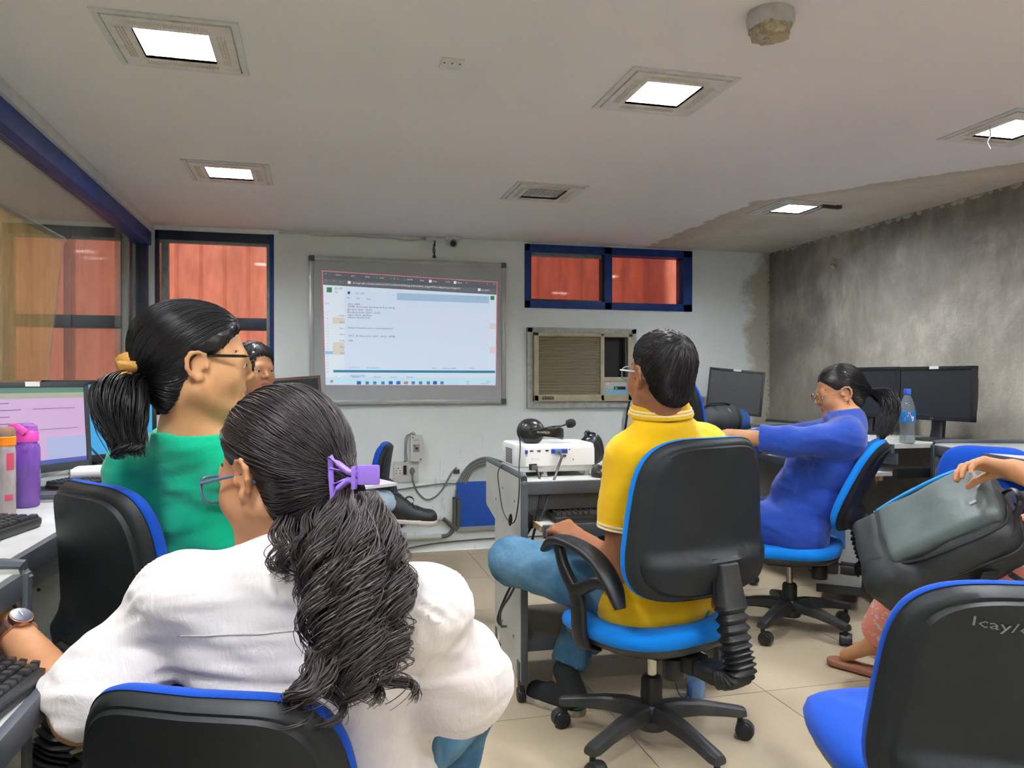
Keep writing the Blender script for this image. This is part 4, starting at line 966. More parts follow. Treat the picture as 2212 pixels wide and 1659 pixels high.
p = arc([c1+ax*.03+side*.0, c1+ax*.034+side*.035, c1+ax*.028+side*.085, c1+side*.118+Vector((0, .02, -.004)), c1+side*.122+Vector((0, .06, .0)), c2+side*.09, c2+side*.03-ax*.02], 8); rings = []
for i, a in enumerate(p):
    d = (p[min(i+1, len(p)-1)]-p[max(i-1, 0)]).normalized(); Z = Vector((0, 0, 1)); N = d.cross(Z).normalized(); hgt = .012+.008*math.sin(PI*i/(len(p)-1))
    rings.append([a + Z*s + N*x for x, s in outline(.004, hgt, 3.5, 0, 14)])
Hs(MB().loft(rings), 'headband', smooth=50)
mp = arc([c1+ax*.036, c1+ax*.042+side*.03+Vector((0,0,.008)), c1+ax*.03+side*.07+Vector((0,0,.020)), c1+side*.108+Vector((0,.0,.026)), c1+side*.128+Vector((0, 0, .034))], 6)
Hs(MB().tube(mp, .003, 8), 'microphone_boom')
e = mp[-1]; d = (side+Vector((0, 0, .25))).normalized()
Hs(MB().lathe(e-d*.004, [(.004, 0), (.013, .003), (.016, .013), (.0165, .022), (.012, .033), (.004, .037)], 18, d), 'foam_tip', mat('foam black', '1a1d20', .95, bump=.6, bscale=500))
q = MB(); n_ = side.cross(Vector((0, 0, 1))).normalized(); put_text(q, 'FRONTECH', .011, lambda a, c: c1+ax*.0405+side*(.018+a)+Vector((0, 0, c-.006)), .045); Hs(q, 'logo', mat('headset lettering', 'c9cccc', .4), smooth=0)
cable('headset_cable', [c1-side*.046+Vector((0,0,-.005)), (.698, 2.62, .87), (.678, 2.56, .80), (.668, 2.52, .74), (.662, 2.515, .68), (.6575, 2.54, .625), (.650, 2.58, .612), (.645, 2.66, .64), (.647, 2.72, .70), (.655, 2.78, .765), (.70, 2.85, .785), (.73, 2.90, .766)], .0022, M_black, 'thin black headset cable looping beside the trolley')
o = MB(); o.sphere((.6505, 2.575, .622), .014, 14, 10, (.5, .8, 1.7), Matrix.Rotation(.35, 3, 'X')); tag(o.build('cable_volume_control', M_black), 'small black in-line volume control hanging by the trolley side', 'volume control')
# second headset standing behind the projector
h2 = empty('headphones', (1.05, 2.86, .76), 0, 'pair of glossy black headphones standing behind the projector', 'headphones')
for k, (dx, dy, rr) in enumerate(((0, 0, .055), (.03, .05, .06))):
    rings = []
    for r, y in ((.02, -.02), (.75, -.024), (.97, -.014), (1.0, 0), (.93, .012), (.5, .014)):
        rings.append([Vector((-.01+dx+x*r*1.0, dy+y, rr*1.0+.012+s*r*rr/.055)) for x, s in outline(.05, .06, 2.3, .2, 30)])
    MB().loft(rings).build('ear_shell', M_hs, h2, smooth=60)
MB().tube(arc([(-.01, .01, .11), (-.015, .02, .135), (.0, .03, .14), (.01, .045, .13), (.02, .05, .12)], 6), .006, 8).build('headband', M_hs, h2)
# mouse
ms = empty('computer_mouse', (.985, 2.59, .76), RD(-10), 'black computer mouse under the man\'s hand on the trolley', 'mouse')
MB().loft([[Vector((x*g, y*g, z)) for x, y in outline(.031, .055, 2.4, 0, 26)] for g, z in ((.95, 0), (1.0, .008), (.96, .02), (.8, .031), (.5, .037), (.1, .038))]).build('shell', M_hs, ms, smooth=60)
MB().cyl((-.004, .03, .033), (.004, .03, .033), .008, seg=14).build('wheel', M_dark, ms)
# bottles
def bottle(name, loc, prof, m, label, seg=32):
    R = empty(name, loc, 0, label, 'bottle'); MB().lathe((0, 0, 0), prof, seg).build('body', m, R, smooth=40); return R
def plastic(name, tint, dif, df, rough=.08): return glassy(name, tint, .2, dif, df, rough)
b = bottle('drinking_bottle', (-.765, 2.17, .75), [(.030, 0), (.0345, .004), (.036, .02), (.036, .175), (.034, .188), (.030, .195)], plastic('frosted clear plastic', 'd9d0cc', 'd8cdca', .5), 'frosted drinking bottle with orange collar and grey lid')
MB().lathe((0,0,0), [(.032, .004), (.0335, .02), (.0335, .075), (.0, .0751)], 28).build('water', plastic('water grey', 'a8a4a2', 'a09c98', .35), b)
MB().lathe((0,0,0), [(.0345, .190), (.0365, .192), (.0365, .212), (.0345, .214)], 28).build('collar', mat('orange plastic', 'ff8a0a', .35), b)
MB().lathe((0,0,0), [(.0355, .214), (.0358, .226), (.031, .236), (.0, .238)], 28).build('lid', mat('brown grey lid', '8a6a58', .35), b)
for a0, a1, z0, z1 in ((.3, .9, .13, .172), (.2, .8, .055, .07), (-.6, -.1, .02, .034)):
    mb = MB()
    for k in range(6): u = a0+(a1-a0)*k/6; v = a0+(a1-a0)*(k+1)/6; mb.quad(*[(math.cos(t-1.1)*.0364, math.sin(t-1.1)*.0364, z) for t, z in ((u, z0), (v, z0), (v, z1), (u, z1))])
    mb.build('red_print', mat('red print on bottle', 'd0506a', .4), b)
b = bottle('sipper_bottle', (-.785, 2.415, .75), [(.030, 0), (.0335, .004), (.035, .02), (.035, .16), (.033, .172), (.028, .178), (.027, .186)], plastic('purple clear plastic', 'b88ae0', 'a878d6', .34), 'purple clear sipper bottle with a pink flip lid')
MB().lathe((0,0,0), [(.031, .004), (.0325, .02), (.0325, .065), (.0, .0651)], 28).build('water', plastic('purple water', '7d58b0', '6f4aa4', .5), b)
M_pink = mat('hot pink plastic', 'f050b4', .35)
MB().lathe((0,0,0), [(.030, .182), (.031, .186), (.031, .206), (.029, .212), (.018, .216)], 28).build('lid', M_pink, b)
MB().lathe((.004, 0, 0), [(.026, .206), (.024, .226), (.012, .234), (.0, .235)], 20).build('dome', plastic('lilac clear', 'd0a0e0', 'c890dc', .4), b)
MB().tube(arc([(.01, -.028, .205), (-.01, -.032, .222), (-.032, -.02, .222), (-.044, -.005, .205), (-.042, .0, .192)], 6), .006, 8, flat=1.8).build('handle', M_pink, b)
cb = bottle('cola_bottle', (2.735, 3.09, ZR), [(.026, 0), (.034, .004), (.036, .02), (.033, .05), (.031, .065), (.034, .085), (.036, .10), (.036, .152), (.033, .175), (.024, .205), (.015, .225), (.013, .235), (.013, .245)], plastic('clear bottle plastic', 'e9eeee', 'dfe6e6', .14, .03), 'clear cola bottle with blue label and blue cap')
MB().lathe((0,0,0), [(.03, .004), (.033, .02), (.032, .04), (.0, .0405)], 28).build('water', plastic('clear water', 'dde4e2', 'e0e6e4', .3), cb)
MB().lathe((0,0,0), [(.0365, .10), (.0368, .102), (.0368, .150), (.0365, .152)], 36).build('label_wrap', mat('blue label', '1566a8', .4, var=.5, vscale=30, dark='36a0d8'), cb)
MB().lathe((0,0,0), [(.0156, .240), (.0160, .242), (.0160, .258), (.015, .260), (.0, .260)], 24).build('cap', mat('blue cap', '2f5fc8', .4), cb)
MB().lathe((0,0,0), [(.0165, .233), (.0165, .239)], 24).build('cap_ring', MATS['blue cap'], cb)
def on_label(mb, poly, r, a0):
    n = len(poly); P = [(math.cos(a0+x/.0368)*r, math.sin(a0+x/.0368)*r, .126+z) for x, z in poly]; mb.add(P, [tuple(range(n))])
thumb = [(-.016, -.014), (.012, -.017), (.0165, -.010), (.0165, .004), (.006, .007), (.004, .014), (-.001, .019), (-.004, .017), (-.002, .009), (-.008, .003), (-.016, -.002)]
aL = RD(-118)
m1 = MB(); on_label(m1, [(x*1.22, z*1.18) for x, z in thumb], .0371, aL); m1.build('emblem_outline', mat('emblem white', 'f0e6ea', .4), cb, smooth=0, fix=False)
m1 = MB(); on_label(m1, [(x, z) for x, z in thumb if z > -.001], .0374, aL); on_label(m1, [(-.015, -.013), (.011, -.016), (.0155, -.010), (.0155, -.003), (-.015, -.003)], .0374, aL); m1.build('emblem', mat('emblem red', 'd02848', .4), cb, smooth=0, fix=False)
fb = bottle('water_bottle', (1.285, 2.44, 0), [(.026, 0), (.0315, .003), (.033, .012), (.032, .03), (.0335, .04), (.032, .055), (.0335, .065), (.032, .08), (.0335, .09), (.033, .12), (.025, .15), (.013, .17), (.012, .185)], plastic('pale blue clear', 'c4e4f4', 'b8dcf0', .3), 'blue water bottle on the floor behind the bellows')
MB().lathe((0,0,0), [(.028, .003), (.031, .012), (.031, .042), (.0, .043)], 28).build('water', plastic('blue water', '5cc0f4', '2a9ce8', .55), fb)
MB().lathe((0,0,0), [(.014, .183), (.0145, .2), (.0, .201)], 20).build('cap', mat('pale cap', 'c8d8e0', .4), fb)
# tower computer under the right desk
cp = empty('tower_computer', (2.55, 3.33, 0), RD(-40), 'pale grey tower computer with a blue label under the right desk', 'computer')
MB().bx(-.10, .10, -.19, .19, .12, .50, .008).build('case', mat('beige case', 'b6b8b2', .5), cp); MB().bx(-.095, .095, -.194, -.188, .125, .495, .003).build('front', mat('front panel grey', 'a4a8a4', .45), cp)
MB().bx(-.05, .03, -.197, -.193, .30, .40).build('blue_label', mat('blue sticker', '3f6fb0', .4), cp, smooth=0); MB().bx(-.04, .04, -.197, -.193, .22, .23).build('drive_slot', M_black, cp, smooth=0); MB().bx(-.1, .1, -.19, .19, .08, .12, .004).build('stand', M_dark, cp)
# cables and floor clutter
cable('monitor_cable', [(-.78, 3.10, .77), (-.72, 2.97, .775), (-.70, 2.93, .80), (-.74, 2.97, .84), (-.80, 3.1, .86)], .004, M_black, 'black cable curling in front of the light blue screen')
cable('watch_side_cable', [(-.72, 1.42, .77), (-.62, 1.45, .775), (-.54, 1.47, .76), (-.50, 1.50, .70), (-.498, 1.52, .6)], .003, M_black, 'thin black cable over the edge of the near left desk')
cable('floor_cable', [(.72, 2.62, .40), (.80, 2.80, .36), (.92, 2.9, .33), (1.05, 2.95, .30)], .004, M_black, 'dark cable hanging behind the trolley legs')
cable('seat_cord', [(1.205, 2.44, .06), (1.215, 2.43, .02), (1.235, 2.43, .004), (1.25, 2.43, .02), (1.245, 2.43, .055)], .0014, M_black, 'thin black cord loop beside the floor bottle')
o = MB(); o.tube(arc([(2.62, 3.16, .70), (2.615, 3.15, .66), (2.61, 3.15, .60)], 5), .003, 6); o.box((2.60, 3.12, .645), (.035, .03, .035), rotz(.4), .006); tag(o.build('key_tag', mat('brass brown', 'b08a5a', .4, .3)), 'brown key tag hanging on the keyboard tray of the right desk', 'key tag')
# ================================================================== PEOPLE: signed-distance modelling
A_ = np.array
class Cone:
    """round cone; sq = optional (axis, factor): squash distances along a world axis"""
    def __init__(s, a, b, ra, rb, k=.03, sub=False, sq=None): s.a, s.b, s.ra, s.rb, s.k, s.sub, s.sq = A_(a, float), A_(b, float), ra, rb, k, sub, sq
    def d(s, P):
        ab = s.b-s.a; L2 = ab@ab + 1e-9; pa = P-s.a; t = np.clip(pa@ab/L2, 0, 1); q = pa - t[:, None]*ab
        if s.sq is not None:
            ax, f = s.sq; c = q@ax; q = q + np.outer(c*(f-1), ax)
        return np.sqrt((q*q).sum(1)) - (s.ra + (s.rb-s.ra)*t)
class Ell:
    def __init__(s, c, r, R=None, k=.03, sub=False): s.c, s.r, s.R, s.k, s.sub = A_(c, float), A_(r, float), (np.eye(3) if R is None else A_(R)), k, sub
    def d(s, P):
        q = (P-s.c)@s.R; e = q/s.r; l = np.sqrt((e*e).sum(1))+1e-9; g = np.sqrt(((e/s.r)**2).sum(1))+1e-9
        return l*(l-1)/g
class Cut:
    """keep the side of the plane that n points away from"""
    def __init__(s, p, n, k=.004): s.p = A_(p, float); s.n = A_(n, float)/np.linalg.norm(n); s.k = k
    def d(s, P): return (P-s.p)@s.n
def smin(a, b, k):
    h = np.clip(.5+.5*(b-a)/k, 0, 1); return b*(1-h)+a*h - k*h*(1-h)
def field(prims, disp=None):
    def f(P):
        d = np.full(len(P), 9.0)
        for p in prims:
            e = p.d(P)
            if isinstance(p, Cut): d = -smin(-d, -e, p.k)
            elif p.sub: d = -smin(-d, e, p.k)
            else: d = smin(d, e, p.k)
        if disp is not None: d = d + disp(P)
        return d
    return f
def bounds(prims, pad):
    lo = np.full(3, 9e9); hi = -lo
    for p in prims:
        if getattr(p, 'sub', False) or isinstance(p, Cut): continue
        if isinstance(p, Cone): a = np.minimum(p.a-p.ra, p.b-p.rb); b = np.maximum(p.a+p.ra, p.b+p.rb)
        else: m = p.r.max(); a = p.c-m; b = p.c+m
        lo = np.minimum(lo, a); hi = np.maximum(hi, b)
    return lo-pad, hi+pad
def surface(f, lo, hi, h, stride=4):
    """surface nets -> verts, quads"""
    n = np.ceil((hi-lo)/h).astype(int)+1; n = ((n+stride-1)//stride)*stride+1
    ci = [np.arange(0, n[i], stride) for i in range(3)]
    G = np.stack(np.meshgrid(*ci, indexing='ij'), -1).reshape(-1, 3); cd_ = f(lo+G*h).reshape([len(c) for c in ci])
    act = np.abs(cd_) < stride*h*2.1
    # a coarse cell is active when any corner is near the surface
    m = np.zeros([len(c)-1 for c in ci], bool)
    for dx in (0, 1):
        for dy in (0, 1):
            for dz in (0, 1): m |= act[dx:dx+m.shape[0], dy:dy+m.shape[1], dz:dz+m.shape[2]]
    fine = np.zeros(n, bool)
    mm = m.repeat(stride, 0).repeat(stride, 1).repeat(stride, 2)
    for dx in (0, 1):
        for dy in (0, 1):
            for dz in (0, 1): fine[dx:dx+mm.shape[0], dy:dy+mm.shape[1], dz:dz+mm.shape[2]] |= mm
    V = cd_.repeat(stride, 0).repeat(stride, 1).repeat(stride, 2)[:n[0], :n[1], :n[2]].copy()
    idx = np.argwhere(fine); val = f(lo+idx*h); V[fine] = val
    S = V < 0
    c = [S[i:n[0]-1+i, j:n[1]-1+j, k:n[2]-1+k] for i in (0, 1) for j in (0, 1) for k in (0, 1)]
    cnt = sum(x.astype(np.int8) for x in c); cell = (cnt > 0) & (cnt < 8) & mm
    ids = -np.ones(cell.shape, int); cells = np.argwhere(cell); ids[cell] = np.arange(len(cells))
    acc = np.zeros((len(cells), 3)); num = np.zeros(len(cells))
    corners = [(i, j, k) for i in (0, 1) for j in (0, 1) for k in (0, 1)]
    for a in range(8):
        for b in range(a+1, 8):
            ca, cb = A_(corners[a]), A_(corners[b])
            if np.abs(ca-cb).sum() != 1: continue
            va = V[tuple((cells+ca).T)]; vb = V[tuple((cells+cb).T)]; x = (va < 0) != (vb < 0)
            t = np.where(x, va/np.where(x, va-vb, 1), 0); acc += np.where(x[:, None], ca+(cb-ca)*t[:, None], 0); num += x
    verts = lo + (cells + acc/num[:, None])*h
    Q = []
    for ax in range(3):
        sl = [slice(None)]*3; sl2 = [slice(None)]*3; sl[ax] = slice(0, -1); sl2[ax] = slice(1, None)
        cr = S[tuple(sl)] != S[tuple(sl2)]; e = np.argwhere(cr); o1, o2 = [q for q in range(3) if q != ax]
        ok = (e[:, o1] > 0) & (e[:, o2] > 0) & (e[:, o1] < n[o1]-1) & (e[:, o2] < n[o2]-1); e = e[ok]
        q = []
        for da, db in ((1, 1), (0, 1), (0, 0), (1, 0)):
            w_ = e.copy(); w_[:, o1] -= da; w_[:, o2] -= db; q.append(ids[tuple(w_.T)])
        q = np.stack(q, 1); flip = S[tuple(e.T)] ^ (ax == 1); q[~flip] = q[~flip][:, ::-1]; q = q[(q >= 0).all(1)]; Q.append(q)
    return verts, np.concatenate(Q)
def np_mesh(name, parts, mats, parent=None, smooth=True, mi=None):
    vs = []; fs = []; b = 0
    for v, q in parts: vs.append(v); fs.append(q+b); b += len(v)
    v = np.concatenate(vs); k = fs[0].shape[1]; q = np.concatenate(fs)
    me = bpy.data.meshes.new(name); me.vertices.add(len(v)); me.vertices.foreach_set('co', v.astype(np.float32).ravel())
    me.loops.add(q.size); me.loops.foreach_set('vertex_index', q.astype(np.int32).ravel())
    me.polygons.add(len(q)); me.polygons.foreach_set('loop_start', np.arange(0, q.size, k, dtype=np.int32)); me.polygons.foreach_set('loop_total', np.full(len(q), k, np.int32))
    for m in (mats if isinstance(mats, (list, tuple)) else [mats]): me.materials.append(m)
    if mi is not None: me.polygons.foreach_set('material_index', mi.astype(np.int32))
    me.update(calc_edges=True)
    if smooth: me.polygons.foreach_set('use_smooth', np.ones(len(q), bool))
    o = bpy.data.objects.new(name, me); return link(o, parent)
def wob(P, s, seed=0):
    """smooth pseudo-noise in [-1,1]"""
    r = np.random.default_rng(seed); out = np.zeros(len(P))
    for k in range(4):
        a = r.normal(size=3); a /= np.linalg.norm(a); b = r.normal(size=3); b /= np.linalg.norm(b)
        out += np.sin(P@a*s*(1+.5*k)+r.uniform(0, 6)+1.3*np.sin(P@b*s*.7+r.uniform(0, 6)))/(1+.5*k)
    return out/2.6
def tubes(paths, radii, seg=4):
    """paths (S,N,3), radii (S,N) -> verts, quads"""
    S_, N = paths.shape[:2]; T = np.gradient(paths, axis=1); T /= np.linalg.norm(T, axis=2, keepdims=True)+1e-9
    up = np.broadcast_to(A_([.31, .23, .92]), T.shape); X = np.cross(T, up); X /= np.linalg.norm(X, axis=2, keepdims=True)+1e-9; Y_ = np.cross(T, X)
    a = np.arange(seg)*2*PI/seg
    V = paths[:, :, None, :] + radii[:, :, None, None]*(np.cos(a)[None, None, :, None]*X[:, :, None, :] + np.sin(a)[None, None, :, None]*Y_[:, :, None, :])
    i = np.arange(S_)[:, None, None]*N*seg + np.arange(N-1)[None, :, None]*seg; j = np.arange(seg)[None, None, :]; k = (np.arange(seg)+1) % seg
    q = np.stack([i+j, i+k[None, None, :], i+seg+k[None, None, :], i+seg+j], -1).reshape(-1, 4)
    return V.reshape(-1, 3), q
def rot(yaw, pitch=0, roll=0):
    return np.array(Matrix.Rotation(yaw, 3, 'Z') @ Matrix.Rotation(pitch, 3, 'X') @ Matrix.Rotation(roll, 3, 'Y'))

# skin, cloth and hair materials
def skin(name, c, c2):
    m = bpy.data.materials.new(name); t = NT(m); v = t.coord()
    col = t.mix(t.ramp(t.noise(v, 14, 5, .6), [(.35, (0,0,0)), (.7, (1,1,1))]), lin(c), lin(c2))
    t.done(t.bsdf(col, .5, 0, .35, t.bump(t.noise(v, 260, 3), .12, .001), Subsurface_Weight=.08, Subsurface_Scale=.01)); MATS[name] = m; return m
SK1 = skin('warm brown skin', 'c6926a', 'b98258'); SK2 = skin('tan skin', 'd2a272', 'c59060'); SK3 = skin('deep brown skin', 'a06a48', '8f5c3c'); SK4 = skin('light brown skin', 'c48e68', 'b07a56')
M_lip = mat('lips', '9a5a4c', .4); M_eye = mat('eye white', 'd8d4cc', .15); M_iris = mat('iris dark', '1a100a', .1); M_brow = mat('eyebrow hair', '16110e', .6)
def hair_mat(name, c, c2, rough=.32):
    m = bpy.data.materials.new(name); t = NT(m); v = t.coord()
    f = t.noise(t.mapping(v, (1, 1, 1)), 55, 3, .6); col = t.mix(f, lin(c), lin(c2))
    t.done(t.bsdf(col, rough, 0, .55, t.bump(f, .3, .002))); MATS[name] = m; return m
H_blk = hair_mat('black hair', '0b0a0b', '1c1a1b'); H_brn = hair_mat('dark curly hair', '151112', '3a3030', .38); H_curl = hair_mat('brown curly hair', '1d1817', '5c504e', .42); H_man = hair_mat('short black hair', '0d0c0c', '241f1c', .4)
def cloth(name, c, c2, weave=500, rough=.85, sheen=.25, fold=18, fs=.25):
    m = bpy.data.materials.new(name); t = NT(m); v = t.coord()
    f = t.noise(v, weave, 2, .5); g = t.noise(t.mapping(v, (1, 1, .55)), fold, 4, .55, 1.2)
    col = t.mix(t.math('MULTIPLY', f, .5), lin(c), lin(c2))
    n1 = t.bump(g, fs, .012); b = t.n('ShaderNodeBump'); b.inputs['Strength'].default_value = .25; b.inputs['Distance'].default_value = .0008; t.l(f, b.inputs['Height']); t.l(n1, b.inputs['Normal'])
    t.done(t.bsdf(col, rough, 0, .2, b.outputs[0], Sheen_Weight=sheen)); MATS[name] = m; return m
C_white = cloth('white cotton blouse', 'e6e1dc', 'd8d2cb', 600, .85, .2, 20, .35); C_green = cloth('emerald linen', '08b98a', '04a277', 380, .9, .2, 16, .3); C_yel = cloth('yellow pique polo', 'e8b80e', 'd6a406', 700, .85, .2, 12, .2)
C_blue = cloth('royal blue kurta', '1b44a2', '153684', 600, .75, .3, 14, .35); C_pink = cloth('pale pink top', 'dcb4b2', 'cfa5a4', 500)
C_stripe = cloth('cream stripe', 'efe7d6', 'ddd3c0', 700)
def denim(name, c, c2, c3):
    m = bpy.data.materials.new(name); t = NT(m); v = t.coord()
    f = t.noise(t.mapping(v, (1, 1, .25)), 320, 2, .5); g = t.noise(v, 7, 5, .6)
    col = t.mix(t.ramp(g, [(.35, (0,0,0)), (.68, (1,1,1))]), lin(c), lin(c2)); col = t.mix(t.math('MULTIPLY', f, .45), col, lin(c3))
    t.done(t.bsdf(col, .85, 0, .2, t.bump(t.math('ADD', t.math('MULTIPLY', f, .15), t.noise(v, 22, 4)), .35, .008))); MATS[name] = m; return m
J_mid = denim('blue denim', '3d6a88', '6b93a8', '2a4a68'); J_pale = denim('pale washed denim', 'a3bccb', 'c2d3dc', '86a3b6')
# floral print
m = bpy.data.materials.new('coral floral cotton'); t = NT(m); v = t.coord()
vo = t.n('ShaderNodeTexVoronoi'); vo.inputs['Scale'].default_value = 26; t.l(t.mapping(v, (1, 1, 1)), vo.inputs['Vector'])
w_ = t.n('ShaderNodeTexVoronoi'); w_.inputs['Scale'].default_value = 60; t.l(t.mapping(v, (1, .5, 1.6), (.4, .3, .9)), w_.inputs['Vector'])
petal = t.ramp(t.math('ADD', vo.outputs['Distance'], t.math('MULTIPLY', t.noise(v, 90, 2), .25)), [(.40, (1,1,1)), (.45, (0,0,0))])
leaf = t.ramp(w_.outputs['Distance'], [(.22, (1,1,1)), (.27, (0,0,0))])
col = t.mix(leaf, lin('d98a78'), lin('dcc0a8')); col = t.mix(petal, col, lin('b9c0c0'))
t.done(t.bsdf(col, .85, 0, .2, t.bump(t.noise(v, 14, 4), .3, .01))); C_flor = m

# ---- head in local space (face +Y, up +Z)
def head_prims(c, R, s=1.0, ears=True, jaw=1.0, nose=1.0):
    c = A_(c, float)
    def L(p): return c + R@(A_(p, float)*s)
    P = []
    P.append(Ell(L((0, -.014, .035)), A_((.0745, .094, .084))*s, R, .02))
    P.append(Ell(L((0, .028, -.030)), A_((.060*jaw, .062, .082))*s, R, .04*s))
    for q in (-1, 1):
        P.append(Cone(L((q*.052*jaw, -.004, -.050)), L((q*.018, .064, -.096)), .022*s, .018*s, .03*s))
        P.append(Ell(L((q*.038, .055, -.030)), A_((.026, .026, .026))*s, R, .03*s))
        P.append(Ell(L((q*.032, .097, .004)), A_((.0165, .014, .0115))*s, R, .012*s, True))
        P.append(Ell(L((q*.032, .0745, .003)), A_((.0155, .0155, .0135))*s, R, .006*s))
    P.append(Cone(L((-.030, .079, .021)), L((.030, .079, .021)), .0125*s, .0125*s, .018*s))
    P.append(Ell(L((0, .066, -.102)), A_((.022, .018, .018))*s, R, .02*s))
    P.append(Cone(L((0, .086, .016)), L((0, .086+.022*nose, -.020)), .0065*s, .0105*s, .012*s))
    for q in (-1, 1): P.append(Ell(L((q*.0115, .094, -.026)), A_((.008, .010, .0075))*s, R, .006*s))
    P.append(Ell(L((0, .078, -.058)), A_((.024, .016, .018))*s, R, .012*s))
    P.append(Cone(L((-.019, .084, -.0555)), L((.019, .084, -.0555)), .0050*s, .0050*s, .006*s)); P.append(Cone(L((-.016, .084, -.0675)), L((.016, .084, -.0675)), .0062*s, .0062*s, .006*s))
    P.append(Cone(L((-.022, .096, -.0613)), L((.022, .096, -.0613)), .0022*s, .0022*s, .004*s, True))
    if ears:
        for q in (-1, 1):
            ring = [(.0, .020, .012), (.003, .016, .026), (.008, .004, .032), (.012, -.010, .029), (.013, -.017, .015), (.012, -.016, -.002), (.008, -.008, -.017), (.003, .003, -.026), (.0, .011, -.020)]
            pts = [L((q*(.0735+x*1.25), (y-.002)*1.02-.008, z*1.02-.008)) for x, y, z in ring]
            for a, b in zip(pts[:-1], pts[1:]): P.append(Cone(a, b, .0048*s, .0048*s, .004*s))
            P.append(Ell(L((q*.0755, -.008, -.003)), A_((.006, .015, .024))*s, R, .006*s)); P.append(Ell(L((q*.0775, .000, -.030)), A_((.006, .008, .009))*s, R, .006*s))
            P.append(Ell(L((q*.0885, -.004, .0)), A_((.0105, .0095, .015))*s, R, .004*s, True)); P.append(Ell(L((q*.076, .012, -.006)), A_((.006, .005, .008))*s, R, .005*s))
    for p in P[2:]: p.det = True
    return P, L
def hand_prims(wrist, fd, pn, size=1.0, curl=(.5, .5, .5), spread=.10, thumb_side=1, tcurl=.4):
    """fd finger direction, pn palm normal (out of the palm); thumb_side +1/-1 along fd x pn"""
    w = A_(wrist, float); fd = A_(fd, float)/np.linalg.norm(fd); pn = A_(pn, float); pn = pn-fd*(pn@fd); pn /= np.linalg.norm(pn); sd = np.cross(fd, pn)*thumb_side
    P = []; s = size
    for k, (off, ln, r) in enumerate(((.030, .070, .0092), (.010, .078, .0095), (-.010, .073, .0092), (-.029, .058, .0082))):
        kn = w + fd*(.088-.006*abs(k-1))*s + sd*off*s
        P.append(Cone(w+fd*.012*s+sd*off*.55*s, kn, .0145*s, .0115*s, .014*s))
        d = fd + sd*spread*(1.2-.8*k)*.5; d /= np.linalg.norm(d); p = kn; axis = np.cross(d, pn); axis /= np.linalg.norm(axis); a = 0
        for j, fr in enumerate((.45, .30, .25)):
            a += curl[j]; e = d*math.cos(a) + pn*math.sin(a); q = p + e*ln*fr*s
            P.append(Cone(p, q, r*(1-.10*j)*s, r*(.92-.12*j)*s, .005*s if j else .008*s)); p = q
    b = w+fd*.022*s+sd*.026*s+pn*.006*s; d = fd*.62+sd*.72+pn*.28; d /= np.linalg.norm(d); m_ = b+d*.040*s; d2 = fd*(.9-.2*tcurl)+sd*(.45-.6*tcurl)+pn*(.2+.5*tcurl); d2 /= np.linalg.norm(d2)
    P += [Cone(b, m_, .0145*s, .0115*s, .012*s), Cone(m_, m_+d2*.032*s, .0110*s, .0100*s, .006*s), Cone(m_+d2*.032*s, m_+d2*.032*s+(d2*.9+pn*.25-sd*.2*tcurl)*.024*s, .0100*s, .0080*s, .005*s)]
    return P
def body_mesh(name, prims, boxes, mats, parent, h=.009, hf=.0034, lipc=None):
    """one skin mesh: coarse body plus finer boxes (head, hands); seams coincide"""
    co = [p for p in prims if not getattr(p, 'det', False)]; f = field(co); lo, hi = bounds(co, .03); parts = []
    v, q = surface(f, lo, hi, h)
    cen = v[q].mean(1); keep = np.ones(len(q), bool)
    for blo, bhi in boxes:
        ins = ((cen > A_(blo)+h) & (cen < A_(bhi)-h)).all(1); keep &= ~ins
    parts.append((v, q[keep]))
    for blo, bhi in boxes:
        near = []
        for p in prims:
            if isinstance(p, Cut): near.append(p); continue
            l2, h2 = bounds([p], .03) if not getattr(p, 'sub', False) else bounds([type('x', (), {})], 0) if False else (None, None)
            if l2 is None or ((l2 < A_(bhi)) & (h2 > A_(blo))).all(): near.append(p)
        parts.append(surface(field(near), A_(blo, float), A_(bhi, float), hf))
    mi = None
    if lipc is not None:
        al = np.concatenate([v[q].mean(1) for v, q in parts]); mi = np.zeros(len(al), int)
        for fn, idx in lipc: mi[fn(al)] = idx
    return np_mesh(name, parts, mats, parent, True, mi)
def garment(name, prims, mat_, parent, h=.007, disp=None, mats=None, mi=None):
    f = field(prims, disp); lo, hi = bounds(prims, .025); v, q = surface(f, lo, hi, h)
    m_ = None
    if mi is not None: m_ = mi(v[q].mean(1)).astype(int)
    return np_mesh(name, [(v, q)], mats or mat_, parent, True, m_)
